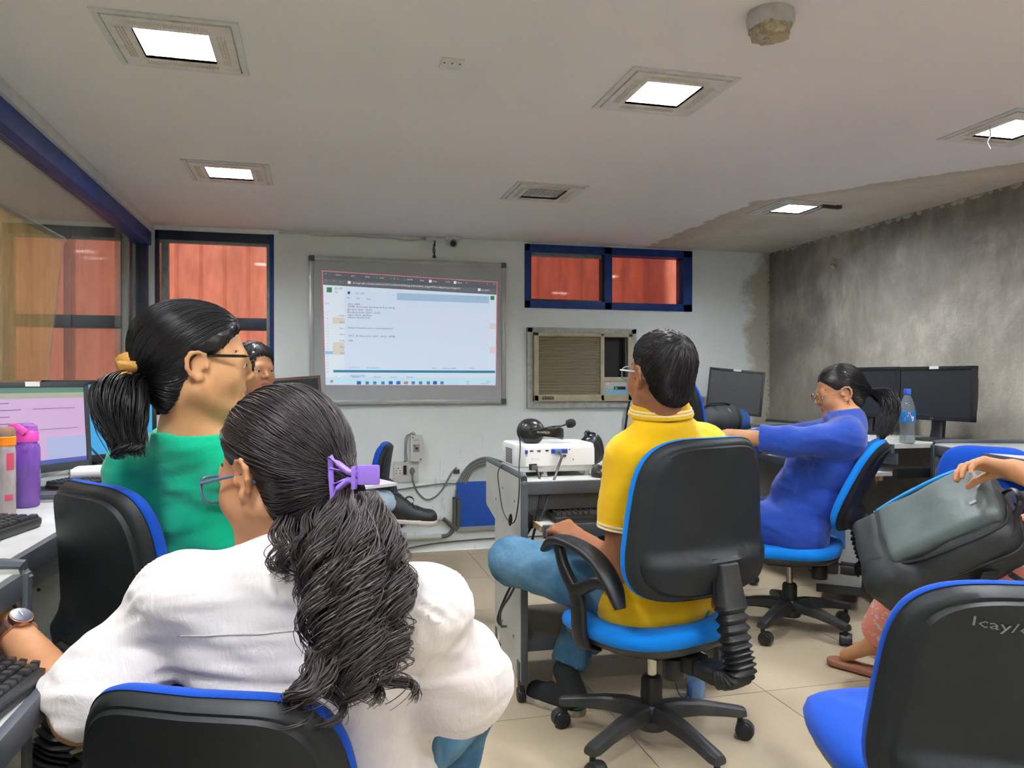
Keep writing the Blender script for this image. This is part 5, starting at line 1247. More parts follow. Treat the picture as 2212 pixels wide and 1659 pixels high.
# ---- hair: cap and combed strands
def cap_r(D, rad): return 1/np.sqrt(((D/rad)**2).sum(1))
def hair_cap(name, L, R, s, m, parent, rad=(.085, .106, .096), cen=(0, -.018, .040), line=((0, .078, .085), (0, .82, -.57)), earhole=.040, extra=(), disp=None, h=.0045, nape=-.085):
    P = [Ell(L(cen), A_(rad)*s, R, .02)] + list(extra)
    P.append(Cut(L(line[0]), R@A_(line[1], float), .02*s))
    if earhole:
        for q in (-1, 1): P.append(Ell(L((q*.088, .014, -.022)), A_((.030, earhole, earhole*1.15))*s, R, .012*s, True))
    P.append(Cut(L((0, 0, nape)), R@A_((0, .35, -1.)), .02))
    garment(name, P, m, parent, h, disp); return field(P), P
def groom(cap, n, rg, target=None, flow=None, length=None, N=14, r0=.0011, lift=.003, L=None, wave=0.0, stop=1.0, jit=.005):
    """strands grown along the hair cap: towards a tie point (target) or along a flow for a length"""
    f, prims = cap; lo, hi = bounds(prims, .01); e = 1e-3
    P = rg.uniform(lo, hi, (n*14, 3))
    def grad(X): return np.stack([f(X+d)-f(X-d) for d in np.eye(3)*e], 1)/(2*e)
    for _ in range(3):
        d = f(P); P = P[np.abs(d) < .06] if _ == 0 else P; d = f(P); g = grad(P); P = P - g*(d/((g*g).sum(1)+1e-6))[:, None]
    P = P[np.abs(f(P)) < .002]; P = P[rg.permutation(len(P))[:n]]; n = len(P); path = [P]; X = P.copy()
    ln = np.linalg.norm(A_(target)-P, axis=1)*1.06*stop if target is not None else length*rg.uniform(.6, 1.25, n)
    tj = A_(target)+rg.normal(size=(n, 3))*jit if target is not None else None; off = rg.uniform(.0, lift, n)
    for k in range(1, N):
        g = grad(X); g /= np.linalg.norm(g, axis=1, keepdims=True)+1e-9; t = (tj-X) if target is not None else flow(X)
        if target is not None:
            dist = np.linalg.norm(t, axis=1, keepdims=True); t = t/(dist+1e-9); near = np.clip(1-dist/.03, 0, 1)
        else: near = 0
        tt = t-g*(t*g).sum(1)[:, None]*(1-near); tt /= np.linalg.norm(tt, axis=1, keepdims=True)+1e-9
        X = X+tt*(ln/(N-1))[:, None]; d = f(X); w = off*math.sin(PI*min(1, k/(N-1)*.95+.05)) - .0003; X = X-g*np.clip(d-w, -.01, .01)[:, None]*(1 if target is None or True else 0)
        if wave: X = X+np.cross(g, tt)*(wave*np.sin(k*.9+off*4000))[:, None]
        path.append(X.copy())
    A = np.stack(path, 1)
    if L is not None:
        bad = np.zeros(n, bool)
        for q in (-1, 1):
            c = L((q*.082, -.002, -.006)); bad |= (np.linalg.norm(A-c, axis=2) < .036).any(1)
        A = A[~bad]
    t = np.linspace(0, 1, N); return A, np.broadcast_to(r0*(1-.7*t**3), A.shape[:2])*rg.uniform(.6, 1.3, (len(A), 1))
def scalp_dirs(n, line, cen, rad, rg, ear=True, nape=-.085):
    out = []
    while len(out) < n:
        d = rg.normal(size=(n*2, 3)); d /= np.linalg.norm(d, axis=1, keepdims=True); p = A_(cen) + d*cap_r(d, A_(rad))[:, None]
        ln = A_(line[1], float); ln /= np.linalg.norm(ln)
        ok = ((p-A_(line[0]))@ln < -.004) & (p[:, 2] > nape-.35*p[:, 1]*-1*0)
        ok &= ((p-A_((0, 0, nape)))@(A_((0, .35, -1.))/np.linalg.norm((0, .35, -1.))) < -.004)
        if ear:
            for q in (-1, 1): ok &= (((p-A_((q*.088, .014, -.022)))/A_((.030, .040, .046)))**2).sum(1) > 1.1
        out += list(d[ok])
    return A_(out[:n])
def combed(L, s, n, tie, rad, cen, line, rg, r0=.0013, N=14, lift=.004, wave=.003, end=1.0, ear=True):
    """strands lying on the cap from the scalp towards the tie point (local coords)"""
    D0 = scalp_dirs(n, line, cen, rad, rg, ear); T = A_(tie, float)-A_(cen); rt = np.linalg.norm(T); T = T/rt
    t = np.linspace(0, end, N); om = np.arccos(np.clip(D0@T, -.999, .999))[:, None]
    a = np.sin((1-t)[None]*om)/np.sin(om); b = np.sin(t[None]*om)/np.sin(om)
    D = a[:, :, None]*D0[:, None] + b[:, :, None]*T; D /= np.linalg.norm(D, axis=2, keepdims=True)
    r = cap_r(D.reshape(-1, 3), A_(rad)).reshape(n, N)
    lf = rg.uniform(-.001, lift, (n, 1))*np.sin(t*PI*.9+.15)[None] + wave*np.sin(t[None]*rg.uniform(6, 14, (n, 1))+rg.uniform(0, 6, (n, 1)))*.4
    pull = sstep_np(.75, 1.0, t)[None]; r = r*(1-pull) + rt*pull + lf*(1-pull*.7)
    jit = rg.normal(size=(n, 1, 3))*.006*t[None, :, None]
    p = A_(cen) + D*r[:, :, None] + jit
    if ear:
        bad = np.zeros(n, bool)
        for q in (-1, 1): bad |= ((((p-A_((q*.088, .010, -.020)))/A_((.045, .034, .040)))**2).sum(2) < 1).any(1)
        p = p[~bad]; n = len(p)
    W = p.reshape(-1, 3)*s; O = L((0, 0, 0)); Rm = np.stack([L((1, 0, 0))-O, L((0, 1, 0))-O, L((0, 0, 1))-O], 1)/s
    W = O + W@Rm.T
    return W.reshape(n, N, 3), np.broadcast_to(r0*s*(.5+.5*np.sin(t*PI*.8+.3)), (n, N))*rg.uniform(.6, 1.3, (n, 1))
def sstep_np(a, b, x): t = np.clip((x-a)/(b-a), 0, 1); return t*t*(3-2*t)
def glasses(parent, L, m, lensm, w=.062, h=.040, y=.104, z=.004, r=.0016, round_=2.6, templex=.074, bridge=True):
    g = MB()
    for q in (-1, 1):
        c = Vector((q*(w/2+.006), 0, 0)); pts = [L((c.x+x, y-.12*abs(c.x+x)*.35, z+s)) for x, s in outline(w/2*.92, h/2, round_, 0, 28)]; pts.append(pts[0]); g.tube([Vector(p) for p in pts], r, 7)
        g.tube([Vector(L(p)) for p in ((q*(w+.004), y-.006, z+.010), (q*(templex+.002), y-.02, z+.010), (q*(templex+.003), .02, z+.008), (q*(templex+.002), -.012, z+.006), (q*templex, -.026, z-.012))], r*1.2, 7)
    g.tube([Vector(L(p)) for p in ((-.008, y, z+.004), (0, y+.003, z+.006), (.008, y, z+.004))], r, 7)
    o = g.build('glasses_frame', m, parent)
    for q in (-1, 1):
        c = q*(w/2+.006); l = MB(); n = 28; P = [Vector(L((c+x, y-.12*abs(c+x)*.35, z+s))) for x, s in outline(w/2*.9, h/2*.98, round_, 0, n)]; off = Vector(L((0, .0012, 0)))-Vector(L((0, 0, 0)))
        l.add(P+[p+off for p in P], [tuple(range(n)), tuple(range(2*n-1, n-1, -1))]+[(i, (i+1) % n, n+(i+1) % n, n+i) for i in range(n)]); l.build('lens', lensm, o)
    return o
def eyes(parent, L, s):
    for q in (-1, 1):
        e = MB().sphere(L((q*.032, .0805, .003)), .0115*s, 16, 12).build('eye', M_eye, parent)
        MB().sphere(L((q*.032, .0885, .002)), .0052*s, 12, 8).build('iris', M_iris, e)
def brows(parent, L, s, rg, z=.026):
    n = 120; q = np.where(rg.random(n) < .5, -1, 1); u = rg.random(n); x = q*(.014+.034*u); y = .090-.018*u-.004*u; zz = z+.005*np.sin(u*PI*.8)+rg.uniform(-.0025, .0025, n)
    a = np.stack([x, y, zz], 1); b = a+np.stack([q*.007, -.0035*np.ones(n), .001*np.ones(n)], 1); pa = np.stack([a, (a+b)/2+A_((0, .001, 0)), b], 1)
    W = A_([[L(p) for p in row] for row in pa]); v, f = tubes(W, np.broadcast_to(A_([.0006, .0006, .0002])*s, (n, 3)), 3); np_mesh('eyebrows', [(v, f)], M_brow, parent)
def person(label, loc):
    o = empty('person', loc, 0, label, 'person'); o['group'] = 'people in the computer room'; return o
def unparent_loc(root):
    L0 = Vector(root.location)
    for ch in root.children: ch.location = Vector(ch.location) - L0
def torso(hipc, chest, neck, shl, shr, up, fwd, wid=1.0, belly=0.0, k=.06, g=0.0):
    """list of prims for a trunk, generous smooth blending; g grows it (clothes)"""
    hipc, chest, neck, shl, shr = map(lambda p: A_(p, float), (hipc, chest, neck, shl, shr)); ax = (shr-shl); ax /= np.linalg.norm(ax); fwd = A_(fwd, float); fwd -= ax*(fwd@ax); fwd /= np.linalg.norm(fwd)
    w = wid; mid = hipc*.5+chest*.5
    P = [Cone(hipc-ax*.085*w, hipc+ax*.085*w, .098*w+g, .098*w+g, k), Cone(mid-ax*.065*w, mid+ax*.065*w, .088*w+g, .088*w+g, k), Cone(chest-ax*.085*w, chest+ax*.085*w, .092*w+g, .092*w+g, k),
         Cone(shl*.85+shr*.15-(0, 0, .01), shr*.85+shl*.15-(0, 0, .01), .056*w+g, .056*w+g, k), Cone(chest, neck, .085*w+g, .055+g*.6, k)]
    P.append(Cone(shl*.9+shr*.1, neck*.8+shl*.1+shr*.1, .046*w+g, .05+g, k)); P.append(Cone(shr*.9+shl*.1, neck*.8+shl*.1+shr*.1, .046*w+g, .05+g, k))
    return P
class Clip:
    """primitive cut by its own plane"""
    sub = False
    def __init__(s, prim, p, n): s.p = prim; s.k = prim.k; s.c = A_(p, float); s.n = A_(n, float)/np.linalg.norm(n)
    def d(s, P): return np.maximum(s.p.d(P), (P-s.c)@s.n)
_b0 = bounds
def _unw(p):
    while isinstance(p, Clip): p = p.p
    return p
def bounds(prims, pad): return _b0([_unw(p) for p in prims], pad)
def V3(*a): return A_(a, float)
def lerp(a, b, t): return A_(a, float)*(1-t)+A_(b, float)*t
def sleeve(a, b, t, r0, r1, k=.04):
    a, b = A_(a, float), A_(b, float); e = lerp(a, b, t); return Clip(Cone(a, lerp(a, b, t+.15), r0, r1, k), e, b-a), e
def band(center, axis, r, w, m, parent, name, flat=1.0, upv=(0, 0, 1), thick=.003):
    mb = MB(); x, y, d = basis(axis, upv); c = Vector(center); rings = []
    for t, rr in ((-w/2, r), (-w/2, r+thick), (w/2, r+thick), (w/2, r)):
        rings.append([c + d*t + x*math.cos(a)*rr + y*math.sin(a)*rr*flat for a in (2*PI*k/36 for k in range(36))])
    mb.loft(rings, caps=False); return mb.build(name, m, parent, smooth=60)
def lips_sel(L, s):
    c1 = L((0, .086, -.0615)); r = .021*s
    def fn(P):
        q = P-c1; return ((q/A_((r, r, .0105*s)))**2).sum(1) < 1
    return fn
LENS = glassy('spectacle lens', 'f4f6f8', .1, 'c8d0d8', .015, .01, 1.06)
def curl_lock(start, end, n, rg, spread, curl, turns, bend=(0, 0, 0), N=34, r0=.0011, ends=1.0, taper=.35):
    """bundle of wavy strands from start to end"""
    s, e = A_(start, float), A_(end, float); t = np.linspace(0, 1, N)
    ax = (e-s)/np.linalg.norm(e-s); x = np.cross(ax, (0.3, .9, .1)); x /= np.linalg.norm(x); y = np.cross(ax, x)
    off = rg.normal(size=(n, 2)); off /= np.maximum(1, np.linalg.norm(off, axis=1, keepdims=True)/1.4)
    env = (.25+.75*np.sin(np.clip(t*1.15, 0, 1)*PI*.75+.25))*(1-taper*t**3)
    base = s[None]+(e-s)[None]*t[:, None] + A_(bend)[None]*np.sin(t*PI)[:, None]
    fz = rg.random((n, 1)) < .12; ph = rg.uniform(0, 6.28) + rg.normal(size=(n, 1))*np.where(fz, 1.6, .22); tn = turns*(1+rg.normal(size=(n, 1))*np.where(fz, .2, .04)); am = curl*rg.uniform(.8, 1.2, (n, 1))*(.15+t[None]**1.1*ends)
    u = off[:, :1]*spread*env[None]+am*np.cos(tn*t[None]*2*PI+ph); v = off[:, 1:]*spread*env[None]+am*np.sin(tn*t[None]*2*PI+ph)
    ln = rg.uniform(.86, 1.03, (n, 1)); base_i = s[None, None]+((e-s)[None, None]*(t[None]*ln)[:, :, None]) + A_(bend)[None, None]*np.sin(t*PI)[None, :, None]
    P = base_i + u[:, :, None]*x + v[:, :, None]*y
    return P, np.broadcast_to(r0*(1-.6*t**4), (n, N))*rg.uniform(.7, 1.3, (n, 1))
def merge_tubes(sets, seg=3):
    vs, fs, b = [], [], 0
    for p, r in sets:
        v, f = tubes(p, r, seg); vs.append(v); fs.append(f+b); b += len(v)
    return np.concatenate(vs), np.concatenate(fs)

def shoe(root, heel, toe, ankle, upv, m_up, m_sole, m_heel=None, name='shoe', laces=None):
    heel, toe, ankle, upv = map(lambda q: A_(q, float), (heel, toe, ankle, upv)); f_ = toe-heel; ln = np.linalg.norm(f_); f_ /= ln; up = upv-f_*(upv@f_); up /= np.linalg.norm(up); sd = np.cross(f_, up)
    b = .016   # sole thickness
    A1 = heel+f_*.034; B1 = toe-f_*.040
    U = [Clip(Cone(A1+up*.036, B1+up*.030, .036, .038, .02), heel+up*b, -up), Clip(Cone(A1+up*.055+f_*.01, toe-f_*.11+up*.045, .036, .030, .03), heel+up*b, -up), Cone(A1+up*.07+f_*.012, ankle+(ankle-(A1+up*.07))*.0, .040, .044, .03)]
    sh = garment(name, U, m_up, root, .0045)
    garment('sole', [Clip(Clip(Cone(A1+up*.012, B1+up*.012, .038, .043, .02), heel+up*(b+.006), up), heel-up*.002, -up)], m_sole, sh, .0045, lambda Q: .0012*wob(Q, 120, 4))
    if m_heel is not None: garment('heel_panel', [Clip(Clip(Cone(A1+up*.036, A1+f_*.05+up*.036, .0395, .0395, .02), A1+f_*.035, f_), heel+up*(b+.008), -up)], m_heel, sh, .0045)
    if laces is not None:
        m = MB()
        for k in range(4):
            c = toe-f_*(.075+.022*k)+up*(.064+.009*k); m.tube([Vector(c-sd*.026-up*.006), Vector(c+up*.006), Vector(c+sd*.026-up*.006+f_*.008)], .0026, 6)
        c = toe-f_*.135+up*.10
        for s_ in (-1, 1): m.tube([Vector(c+up*(.018*math.sin(q))+f_*.020*math.cos(q)+sd*s_*.012*math.sin(q*.5)) for q in [i*.45 for i in range(14)]], .002, 6)
        m.build('laces', laces, sh)
    return sh

# ------------------------------------------------------------------ man in the yellow polo
def man_yellow():
    rg = np.random.default_rng(11); root = person('man in a yellow polo sitting with his back turned, hand on the mouse', (.95, 2.15, 0))
    s = 1.0; R = rot(RD(12), RD(3)); hc = V3(.951, 2.022, 1.117); HP, L = head_prims(hc, R, s)
    hip, chest, neck = V3(.985, 2.13, .475), V3(.995, 2.085, .755), V3(.965, 2.045, .975); sl, sr = V3(.858, 2.04, .878), V3(1.135, 2.09, .895)
    el, wl = V3(.838, 2.065, .575), V3(.790, 2.275, .615); er, wr = V3(1.24, 2.27, .70), V3(1.065, 2.505, .795)
    hl, kl, af = V3(.905, 2.15, .465), V3(.630, 2.46, .505), V3(1.02, 2.24, .452); hr, kr, al = V3(1.07, 2.15, .465), V3(1.00, 2.545, .475), V3(.806, 2.455, .115)
    arms = [Cone(sl, el, .050, .040, .03), Cone(el, wl, .043, .027, .02), Cone(sr, er, .050, .040, .03), Cone(er, wr, .043, .027, .02)]
    legs = [Cone(hl, kl, .082, .060, .03), Cone(kl, af, .056, .038, .02), Cone(hr, kr, .082, .060, .03), Cone(kr, al, .058, .040, .02)]
    toe = V3(1.165, 2.02, .460); legs += [Cone(af, lerp(af, toe, .55), .034, .036, .02), Cone(lerp(af, toe, .55), toe, .037, .026, .02), Cone(af, af+V3(-.02, .05, -.01), .032, .03, .02)]
    T = torso(hip, chest, neck, sl, sr, None, V3(-.2, 1, 0), 1.02)
    nk = [Cone(L((0, -.022, -.075)), neck, .054, .058, .025)]
    HL = hand_prims(wl, V3(-.35, .85, .25), V3(.35, .1, -.9), 1.0, (.55, .6, .5), .08, 1, .7); HR = hand_prims(wr, V3(-.62, .72, -.12), V3(0, 0, -1), 1.0, (.25, .45, .3), .12, 1, .3)
    for p_ in HL+HR: p_.det = True
    P = T + nk + HP + arms + legs + HL + HR
    hb = (hc-V3(.13, .14, .16), hc+V3(.13, .14, .16)); b1 = (wl-V3(.10, .10, .10), wl+V3(.11, .17, .12)); b2 = (wr-V3(.16, .06, .09), wr+V3(.10, .20, .08))
    body_mesh('body', P, [hb, b1, b2], [SK3, M_lip], root, .013, .0036, [(lips_sel(L, s), 1)])
    # polo
    sp1, e1 = sleeve(sl, el, .66, .066, .066); sp2, e2 = sleeve(sr, er, .66, .066, .066)
    S = torso(hip+V3(.01, -.005, -.015), chest, neck-V3(0, 0, .008), sl, sr, None, V3(-.2, 1, 0), 1.02, g=.014) + [sp1, sp2]
    S.append(Cone(hip+V3(.03, -.07, -.03), hip+V3(-.05, -.05, -.04), .07, .07, .05))
    S.append(Ell(neck+V3(0, 0, .075), (.062, .062, .05), None, .01, True))
    fold = lambda Q: .0045*wob(Q*V3(1, 1, .6), 26, 3) + .003*wob(Q*V3(1, 1, 1.6), 55, 5)
    sh = garment('polo_shirt', S, C_yel, root, .0075, fold)
    for e, ax in ((e1, el-sl), (e2, er-sr)):
        axn = ax/np.linalg.norm(ax)
        for k in range(2): band(e-axn*(.006+k*.010), ax, .0655, .0042, C_stripe, sh, 'sleeve_stripe', thick=.0035)
    # collar
    cax = V3(-.06, -.12, 1.0); cc_ = neck+V3(.003, .008, .030); x, y, d = basis(cax); col = MB(); rings = []
    prof = [(.062, .045), (.068, .047), (.078, .028), (.090, .002), (.088, -.004), (.074, .012), (.064, .03)]
    n = 44
    for k in range(n+1):
        a = 2*PI*k/n; u = Vector(x)*math.cos(a) + Vector(y)*math.sin(a); rings.append([Vector(cc_) + u*rr*(1.06 if True else 1) + Vector(d)*tt for rr, tt in prof])
    col.loft(rings, caps=False); co = col.build('collar', C_yel, sh, smooth=60)
    for tt, rr in ((.0085, .0905), (.0175, .0865)): band(Vector(cc_)+Vector(d)*tt, cax, rr, .0038, C_stripe, co, 'collar_stripe', thick=.0025)
    # jeans
    J = [Cone(hip-V3(.08, 0, .01), hip+V3(.08, 0, -.01), .108, .108, .05), Cone(hl, kl, .094, .078, .04), Clip(Cone(kl, af, .074, .056, .03), lerp(kl, af, .92), af-kl), Cone(hr, kr, .094, .076, .04), Clip(Cone(kr, al, .073, .060, .03), lerp(kr, al, .93), al-kr)]
    garment('jeans', J, J_mid, root, .008, lambda Q: .005*wob(Q, 30, 8) + .003*wob(Q*V3(1, 1, 2), 70, 2))
    # left shoe
    shoe(root, V3(.852, 2.388, 0), V3(.715, 2.578, 0), al+V3(.004, -.006, .015), V3(0, 0, 1), mat('black knit shoe', '1d2022', .8, bump=.3, bscale=300), mat('grubby sole', 'b3a994', .8, var=.4, vscale=30), mat('teal heel', '1a8a78', .5))
    # hair
    rad, cen, line = (.083, .105, .090), (0, -.016, .040), ((0, .055, .085), (0, .80, -.60)); 
    cap = hair_cap('hair', L, R, s, H_man, root, rad, cen, line, .034, [Ell(L((0, -.052, -.040)), (.062, .045, .056), R, .04)], lambda Q: .0025*wob(Q, 120, 3), .004, -.097)
    whp = L((.012, -.085, .105))
    def fl(X):
        t_ = X-whp; t_ = t_/(np.linalg.norm(t_, axis=1, keepdims=True)+1e-6); return t_ + V3(0, 0, -.7) + .35*np.cross(t_, V3(0, 0, 1))
    A1, r1 = groom(cap, 5200, rg, None, fl, .030, 7, .00085, .005, L); v, f = tubes(A1, r1, 3); np_mesh('hair_strands', [(v, f)], H_man, root)
    glasses(root, L, mat('clear grey frame', '8f979c', .2), LENS, .056, .038, .106, .002, .0022, 3)
    eyes(root, L, s); brows(root, L, s, rg)
    unparent_loc(root)
man_yellow()

# ------------------------------------------------------------------ woman in the white blouse
def woman_white():
    rg = np.random.default_rng(5); root = person('woman in a white puff-sleeved blouse with curly ponytail and wristwatch', (0, 1.30, 0))
    s = 1.0; R = rot(RD(48), RD(-14), RD(3)); hc = V3(-.062, 1.322, .948); HP, L = head_prims(hc, R, s, True, 1.04)
    hip, chest, neck = V3(.015, 1.345, .45), V3(-.02, 1.285, .655), V3(-.022, 1.285, .805); sl, sr = V3(-.215, 1.335, .748), V3(.160, 1.188, .738)
    el, wl = V3(-.352, 1.325, .580), V3(-.500, 1.455, .690); er, wr = V3(.265, 1.305, .555), V3(.165, 1.47, .50)
    hl, kl, al = V3(-.06, 1.37, .44), V3(.03, 1.78, .44), V3(.02, 1.80, .10); hr, kr, ar_ = V3(.10, 1.34, .44), V3(.325, 1.68, .39), V3(.26, 1.72, .09)
    arms = [Cone(sl, el, .046, .038, .03), Cone(el, wl, .042, .026, .02), Cone(sr, er, .046, .038, .03), Cone(er, wr, .040, .026, .02)]
    legs = [Cone(hl, kl, .080, .056, .03), Cone(kl, al, .052, .034, .02), Cone(hr, kr, .080, .056, .03), Cone(kr, ar_, .052, .034, .02), Cone(al, al+V3(.03, .12, -.06), .032, .024, .02), Cone(ar_, ar_+V3(.03, .12, -.055), .032, .024, .02)]
    P = torso(hip, chest, neck, sl, sr, None, V3(.35, .93, 0), .98) + [Cone(L((0, -.022, -.075)), neck, .050, .054, .025)] + HP + arms + legs
    HL = hand_prims(wl, V3(-.35, .9, -.1), V3(0, 0, -1), .92, (.2, .3, .25), .1, -1 if False else 1, .2); HR = hand_prims(wr, V3(-.5, .8, -.1), V3(0, 0, -1), .92, (.2, .3, .3), .1, 1, .2)
    body_mesh('body', P+HL+HR, [(hc-V3(.14, .14, .16), hc+V3(.14, .14, .16))], [SK1, M_lip], root, .010, .0034, [(lips_sel(L, s), 1)])
    # blouse with puff sleeves
    sp1, e1 = sleeve(sl, lerp(el, wl, .08), .97, .056, .066, .05); sp2, e2 = sleeve(sr, lerp(er, wr, .1), .97, .060, .078, .05)
    S = torso(hip+V3(0, 0, -.02), chest, neck, sl, sr, None, V3(.35, .93, 0), .98, g=.013) + [sp1, sp2, Ell(sl+V3(-.005, -.006, .012), (.060, .058, .050), None, .04), Ell(sr+V3(.012, -.006, .014), (.064, .060, .054), None, .04), Ell(lerp(sl, el, .72)+V3(-.002, -.01, -.012), (.066, .066, .066), None, .05), Ell(lerp(sr, er, .70)+V3(.0, -.015, -.005), (.074, .076, .080), None, .05)]
    S.append(Ell(neck+V3(.01, .02, .072), (.058, .058, .05), None, .01, True))
    bdir = V3(-.35, -.93, 0)
    def fold(Q):
        d = .0055*wob(Q*V3(1, 1, 1.9), 26, 21) + .0030*wob(Q*V3(1, 1, 1.9), 60, 22)
        # gathers radiating from the armholes
        for sh_, el_, sg in ((sl, el, -1), (sr, er, 1)):
            q = Q-sh_; out = q@V3(.93*sg, -.36*sg, 0); w_ = np.exp(-((out-.035)/.03)**2)*np.exp(-((q[:, 2]-.03)/.05)**2); d += .0035*w_*np.sin((q@V3(.36, .93, .4))*330+3*wob(Q, 60, 3))
            q = Q-el_; r = np.linalg.norm(q, axis=1); d += .006*np.exp(-(r/.10)**2)*np.sin((q@V3(.5, .3, -.8))*75)
        # yoke seam across the back
        seam = np.exp(-((Q[:, 2]-(.655+.05*(Q[:, 0]+.05)**2))/.0035)**2); d += .003*seam*(np.abs(Q[:, 0]+.02) < .17)
        below = sstep_np(.652, .635, Q[:, 2]); d += -.006*below*np.exp(-((Q[:, 2]-.63)/.05)**2)
        return d
    bl = garment('blouse', S, C_white, root, .0055, fold)
    fB = field(S, fold); pts = []
    for x_ in np.linspace(-.205, .125, 44):
        yy = np.linspace(.95, 1.5, 500); z_ = .733+.10*(x_+.02); dd = fB(np.stack([np.full(500, x_), yy, np.full(500, z_)], 1)); i_ = np.argmax(dd < 0)
        if dd[i_] < 0: pts.append(Vector((x_, yy[i_]-.0006, z_)))
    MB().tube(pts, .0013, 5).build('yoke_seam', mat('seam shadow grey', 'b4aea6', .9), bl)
    cl = MB(); rings = []; x, y, d = basis(V3(.0, .12, 1)); cc_ = Vector(neck+V3(0, 0, .018))
    for k in range(37):
        a = 2*PI*k/36; u = Vector(x)*math.cos(a)+Vector(y)*math.sin(a); rings.append([cc_+u*r+Vector(d)*t for r, t in ((.056, .03), (.061, .031), (.068, .012), (.074, -.006), (.062, .0))])
    cl.loft(rings, caps=False); cl.build('collar', C_white, bl, smooth=60)
    J = [Cone(hip-V3(.08, 0, .01), hip+V3(.08, 0, -.01), .104, .104, .05), Cone(hl, kl, .092, .070, .04), Cone(kl, al, .066, .056, .03), Cone(hr, kr, .092, .070, .04), Cone(kr, ar_, .066, .056, .03)]
    garment('jeans', J, J_mid, root, .010, lambda Q: .004*wob(Q, 30, 8))
    # wristwatch
    wd = (wl-el)/np.linalg.norm(wl-el); wc = wl-wd*.02; wt = band(wc, wd, .0285, .020, mat('rose gold links', 'c79a86', .25, .9), root, 'wristwatch', thick=.004)
    face_n = V3(.55, -.45, .7); face_n -= wd*(face_n@wd); face_n /= np.linalg.norm(face_n); fc = wc+face_n*.030
    MB().cyl(fc, fc+face_n*.009, .019, seg=30, bev=.002).build('watch_case', MATS['rose gold links'], wt); MB().cyl(fc+face_n*.0085, fc+face_n*.0098, .0155, seg=30).build('watch_dial', mat('navy dial', '1c2a44', .2), wt)
    up_ = wd; hd = MB(); hd.box(fc+face_n*.0102+up_*.004, (.0012, .0012, .012), Matrix((Vector(np.cross(up_, face_n)), Vector(face_n), Vector(up_))).transposed()); hd.build('watch_hand', M_chr, wt, smooth=0)
    # hair
    rad, cen, line = (.088, .111, .098), (0, -.020, .042), ((0, .074, .085), (0, .82, -.57)); tie = (0.004, -.146, -.040)
    ex = [Ell(L((0, -.080, .0)), A_((.062, .050, .070)), R, .04), Cone(L((0, -.08, -.03)), L(tie), .044, .016, .03)]
    ex.append(Ell(L((0, -.055, -.050)), (.066, .052, .058), R, .04))
    cap = hair_cap('hair', L, R, s, H_brn, root, rad, cen, line, .040, ex, lambda Q: .003*wob(Q, 90, 3)+.0015*wob(Q, 200, 7), .004, -.112)
    sets = [groom(cap, 4000, rg, L(tie), N=15, r0=.0011, lift=.007, L=L, wave=.0016)]; v, f = merge_tubes(sets, 3); np_mesh('hair_strands', [(v, f)], H_brn, root); sets = []
    T = L(tie); top = T+V3(.006, -.01, -.02)
    hb = V3(.040, 1.045, .685)
    for k in range(46):
        a = rg.uniform(0, 2*PI) if k % 2 else rg.uniform(-PI+.2, -.2); rr = math.sqrt(rg.random()); ln = rg.uniform(.55, 1.0); e_ = lerp(top, hb, ln)+V3(.052*rr*math.cos(a), .034*rr*math.sin(a), 0); st = top+V3(.030*math.cos(a), .012*math.sin(a), rg.uniform(-.02, .012))
        sets.append(curl_lock(st, e_, 52, rg, .0075, rg.uniform(.017, .028), rg.uniform(2.0, 3.4)*ln, V3(.030*math.cos(a)*rr, -.034+.016*math.sin(a), .006), 28, .00115, 1.0))
    for k in range(9):       # ringlets at the ends
        a = rg.uniform(-1, 1); st = hb+V3(.05*a, .0, .06); sets.append(curl_lock(st, hb+V3(.075*a, -.008, -.015+rg.uniform(-.02, .012)), 40, rg, .006, .022, 1.3, (0, -.014, 0), 26, .0010, .9))
    # nape wisps onto the shoulder
    sets.append(curl_lock(L((-.05, -.06, -.07)), V3(-.045, 1.19, .80), 60, rg, .018, .012, 2.2, V3(0, -.02, .0), 30, .0009)); sets.append(curl_lock(L((-.02, -.10, -.07)), V3(-.005, 1.13, .79), 160, rg, .022, .012, 2.4, V3(0, -.015, 0), 30, .001))
    pass
    v, f = merge_tubes(sets, 3); np_mesh('ponytail_curls', [(v, f)], H_curl, root)
    core = [Cone(top+V3(0, .01, 0), lerp(top, hb, .45)+V3(0, .012, 0), .018, .034, .03), Cone(lerp(top, hb, .45)+V3(0, .012, 0), hb+V3(0, .02, .05), .034, .022, .03)]
    garment('ponytail_core', core, mat('hair core', '0c0a0a', .9, spec=.1), root, .006, lambda Q: .008*wob(Q, 70, 2)+.004*wob(Q, 160, 9))
    # claw clip
    M_clip = mat('lilac plastic clip', '9a78dc', .3); cf = T+V3(.0, -.030, .012); rt = V3(.93, -.30, 0); bk = V3(-.30, -.93, .0); up_ = V3(0, 0, 1)
    c = MB()
    def Pc(a, b, o=0): return Vector(cf+rt*a+up_*b+bk*o)
    for pts, w_ in (([(-.030, .030), (-.018, .020), (0, .008), (.016, .006)], .005), ([(-.026, -.036), (-.018, -.018), (0, -.004), (.016, -.006)], .005), ([(-.030, .030), (-.029, .0), (-.026, -.036)], .004), ([(-.03, .012), (-.01, .010), (.01, .004)], .003), ([(-.028, -.012), (-.01, -.006), (.01, -.002)], .003)):
        c.tube([Pc(a, b, .016+.006*math.sin(a*60)) for a, b in pts], w_, 8)
    c.box(Pc(.010, .0, .020), (.007, .012, .034), Matrix((Vector(rt), Vector(bk), Vector(up_))).transposed(), .002); c.box(Pc(.032, .004, .018), (.034, .009, .030), Matrix((Vector(rt), Vector(bk), Vector(up_))).transposed(), .004)
    c.build('claw_clip', M_clip, root, smooth=50)
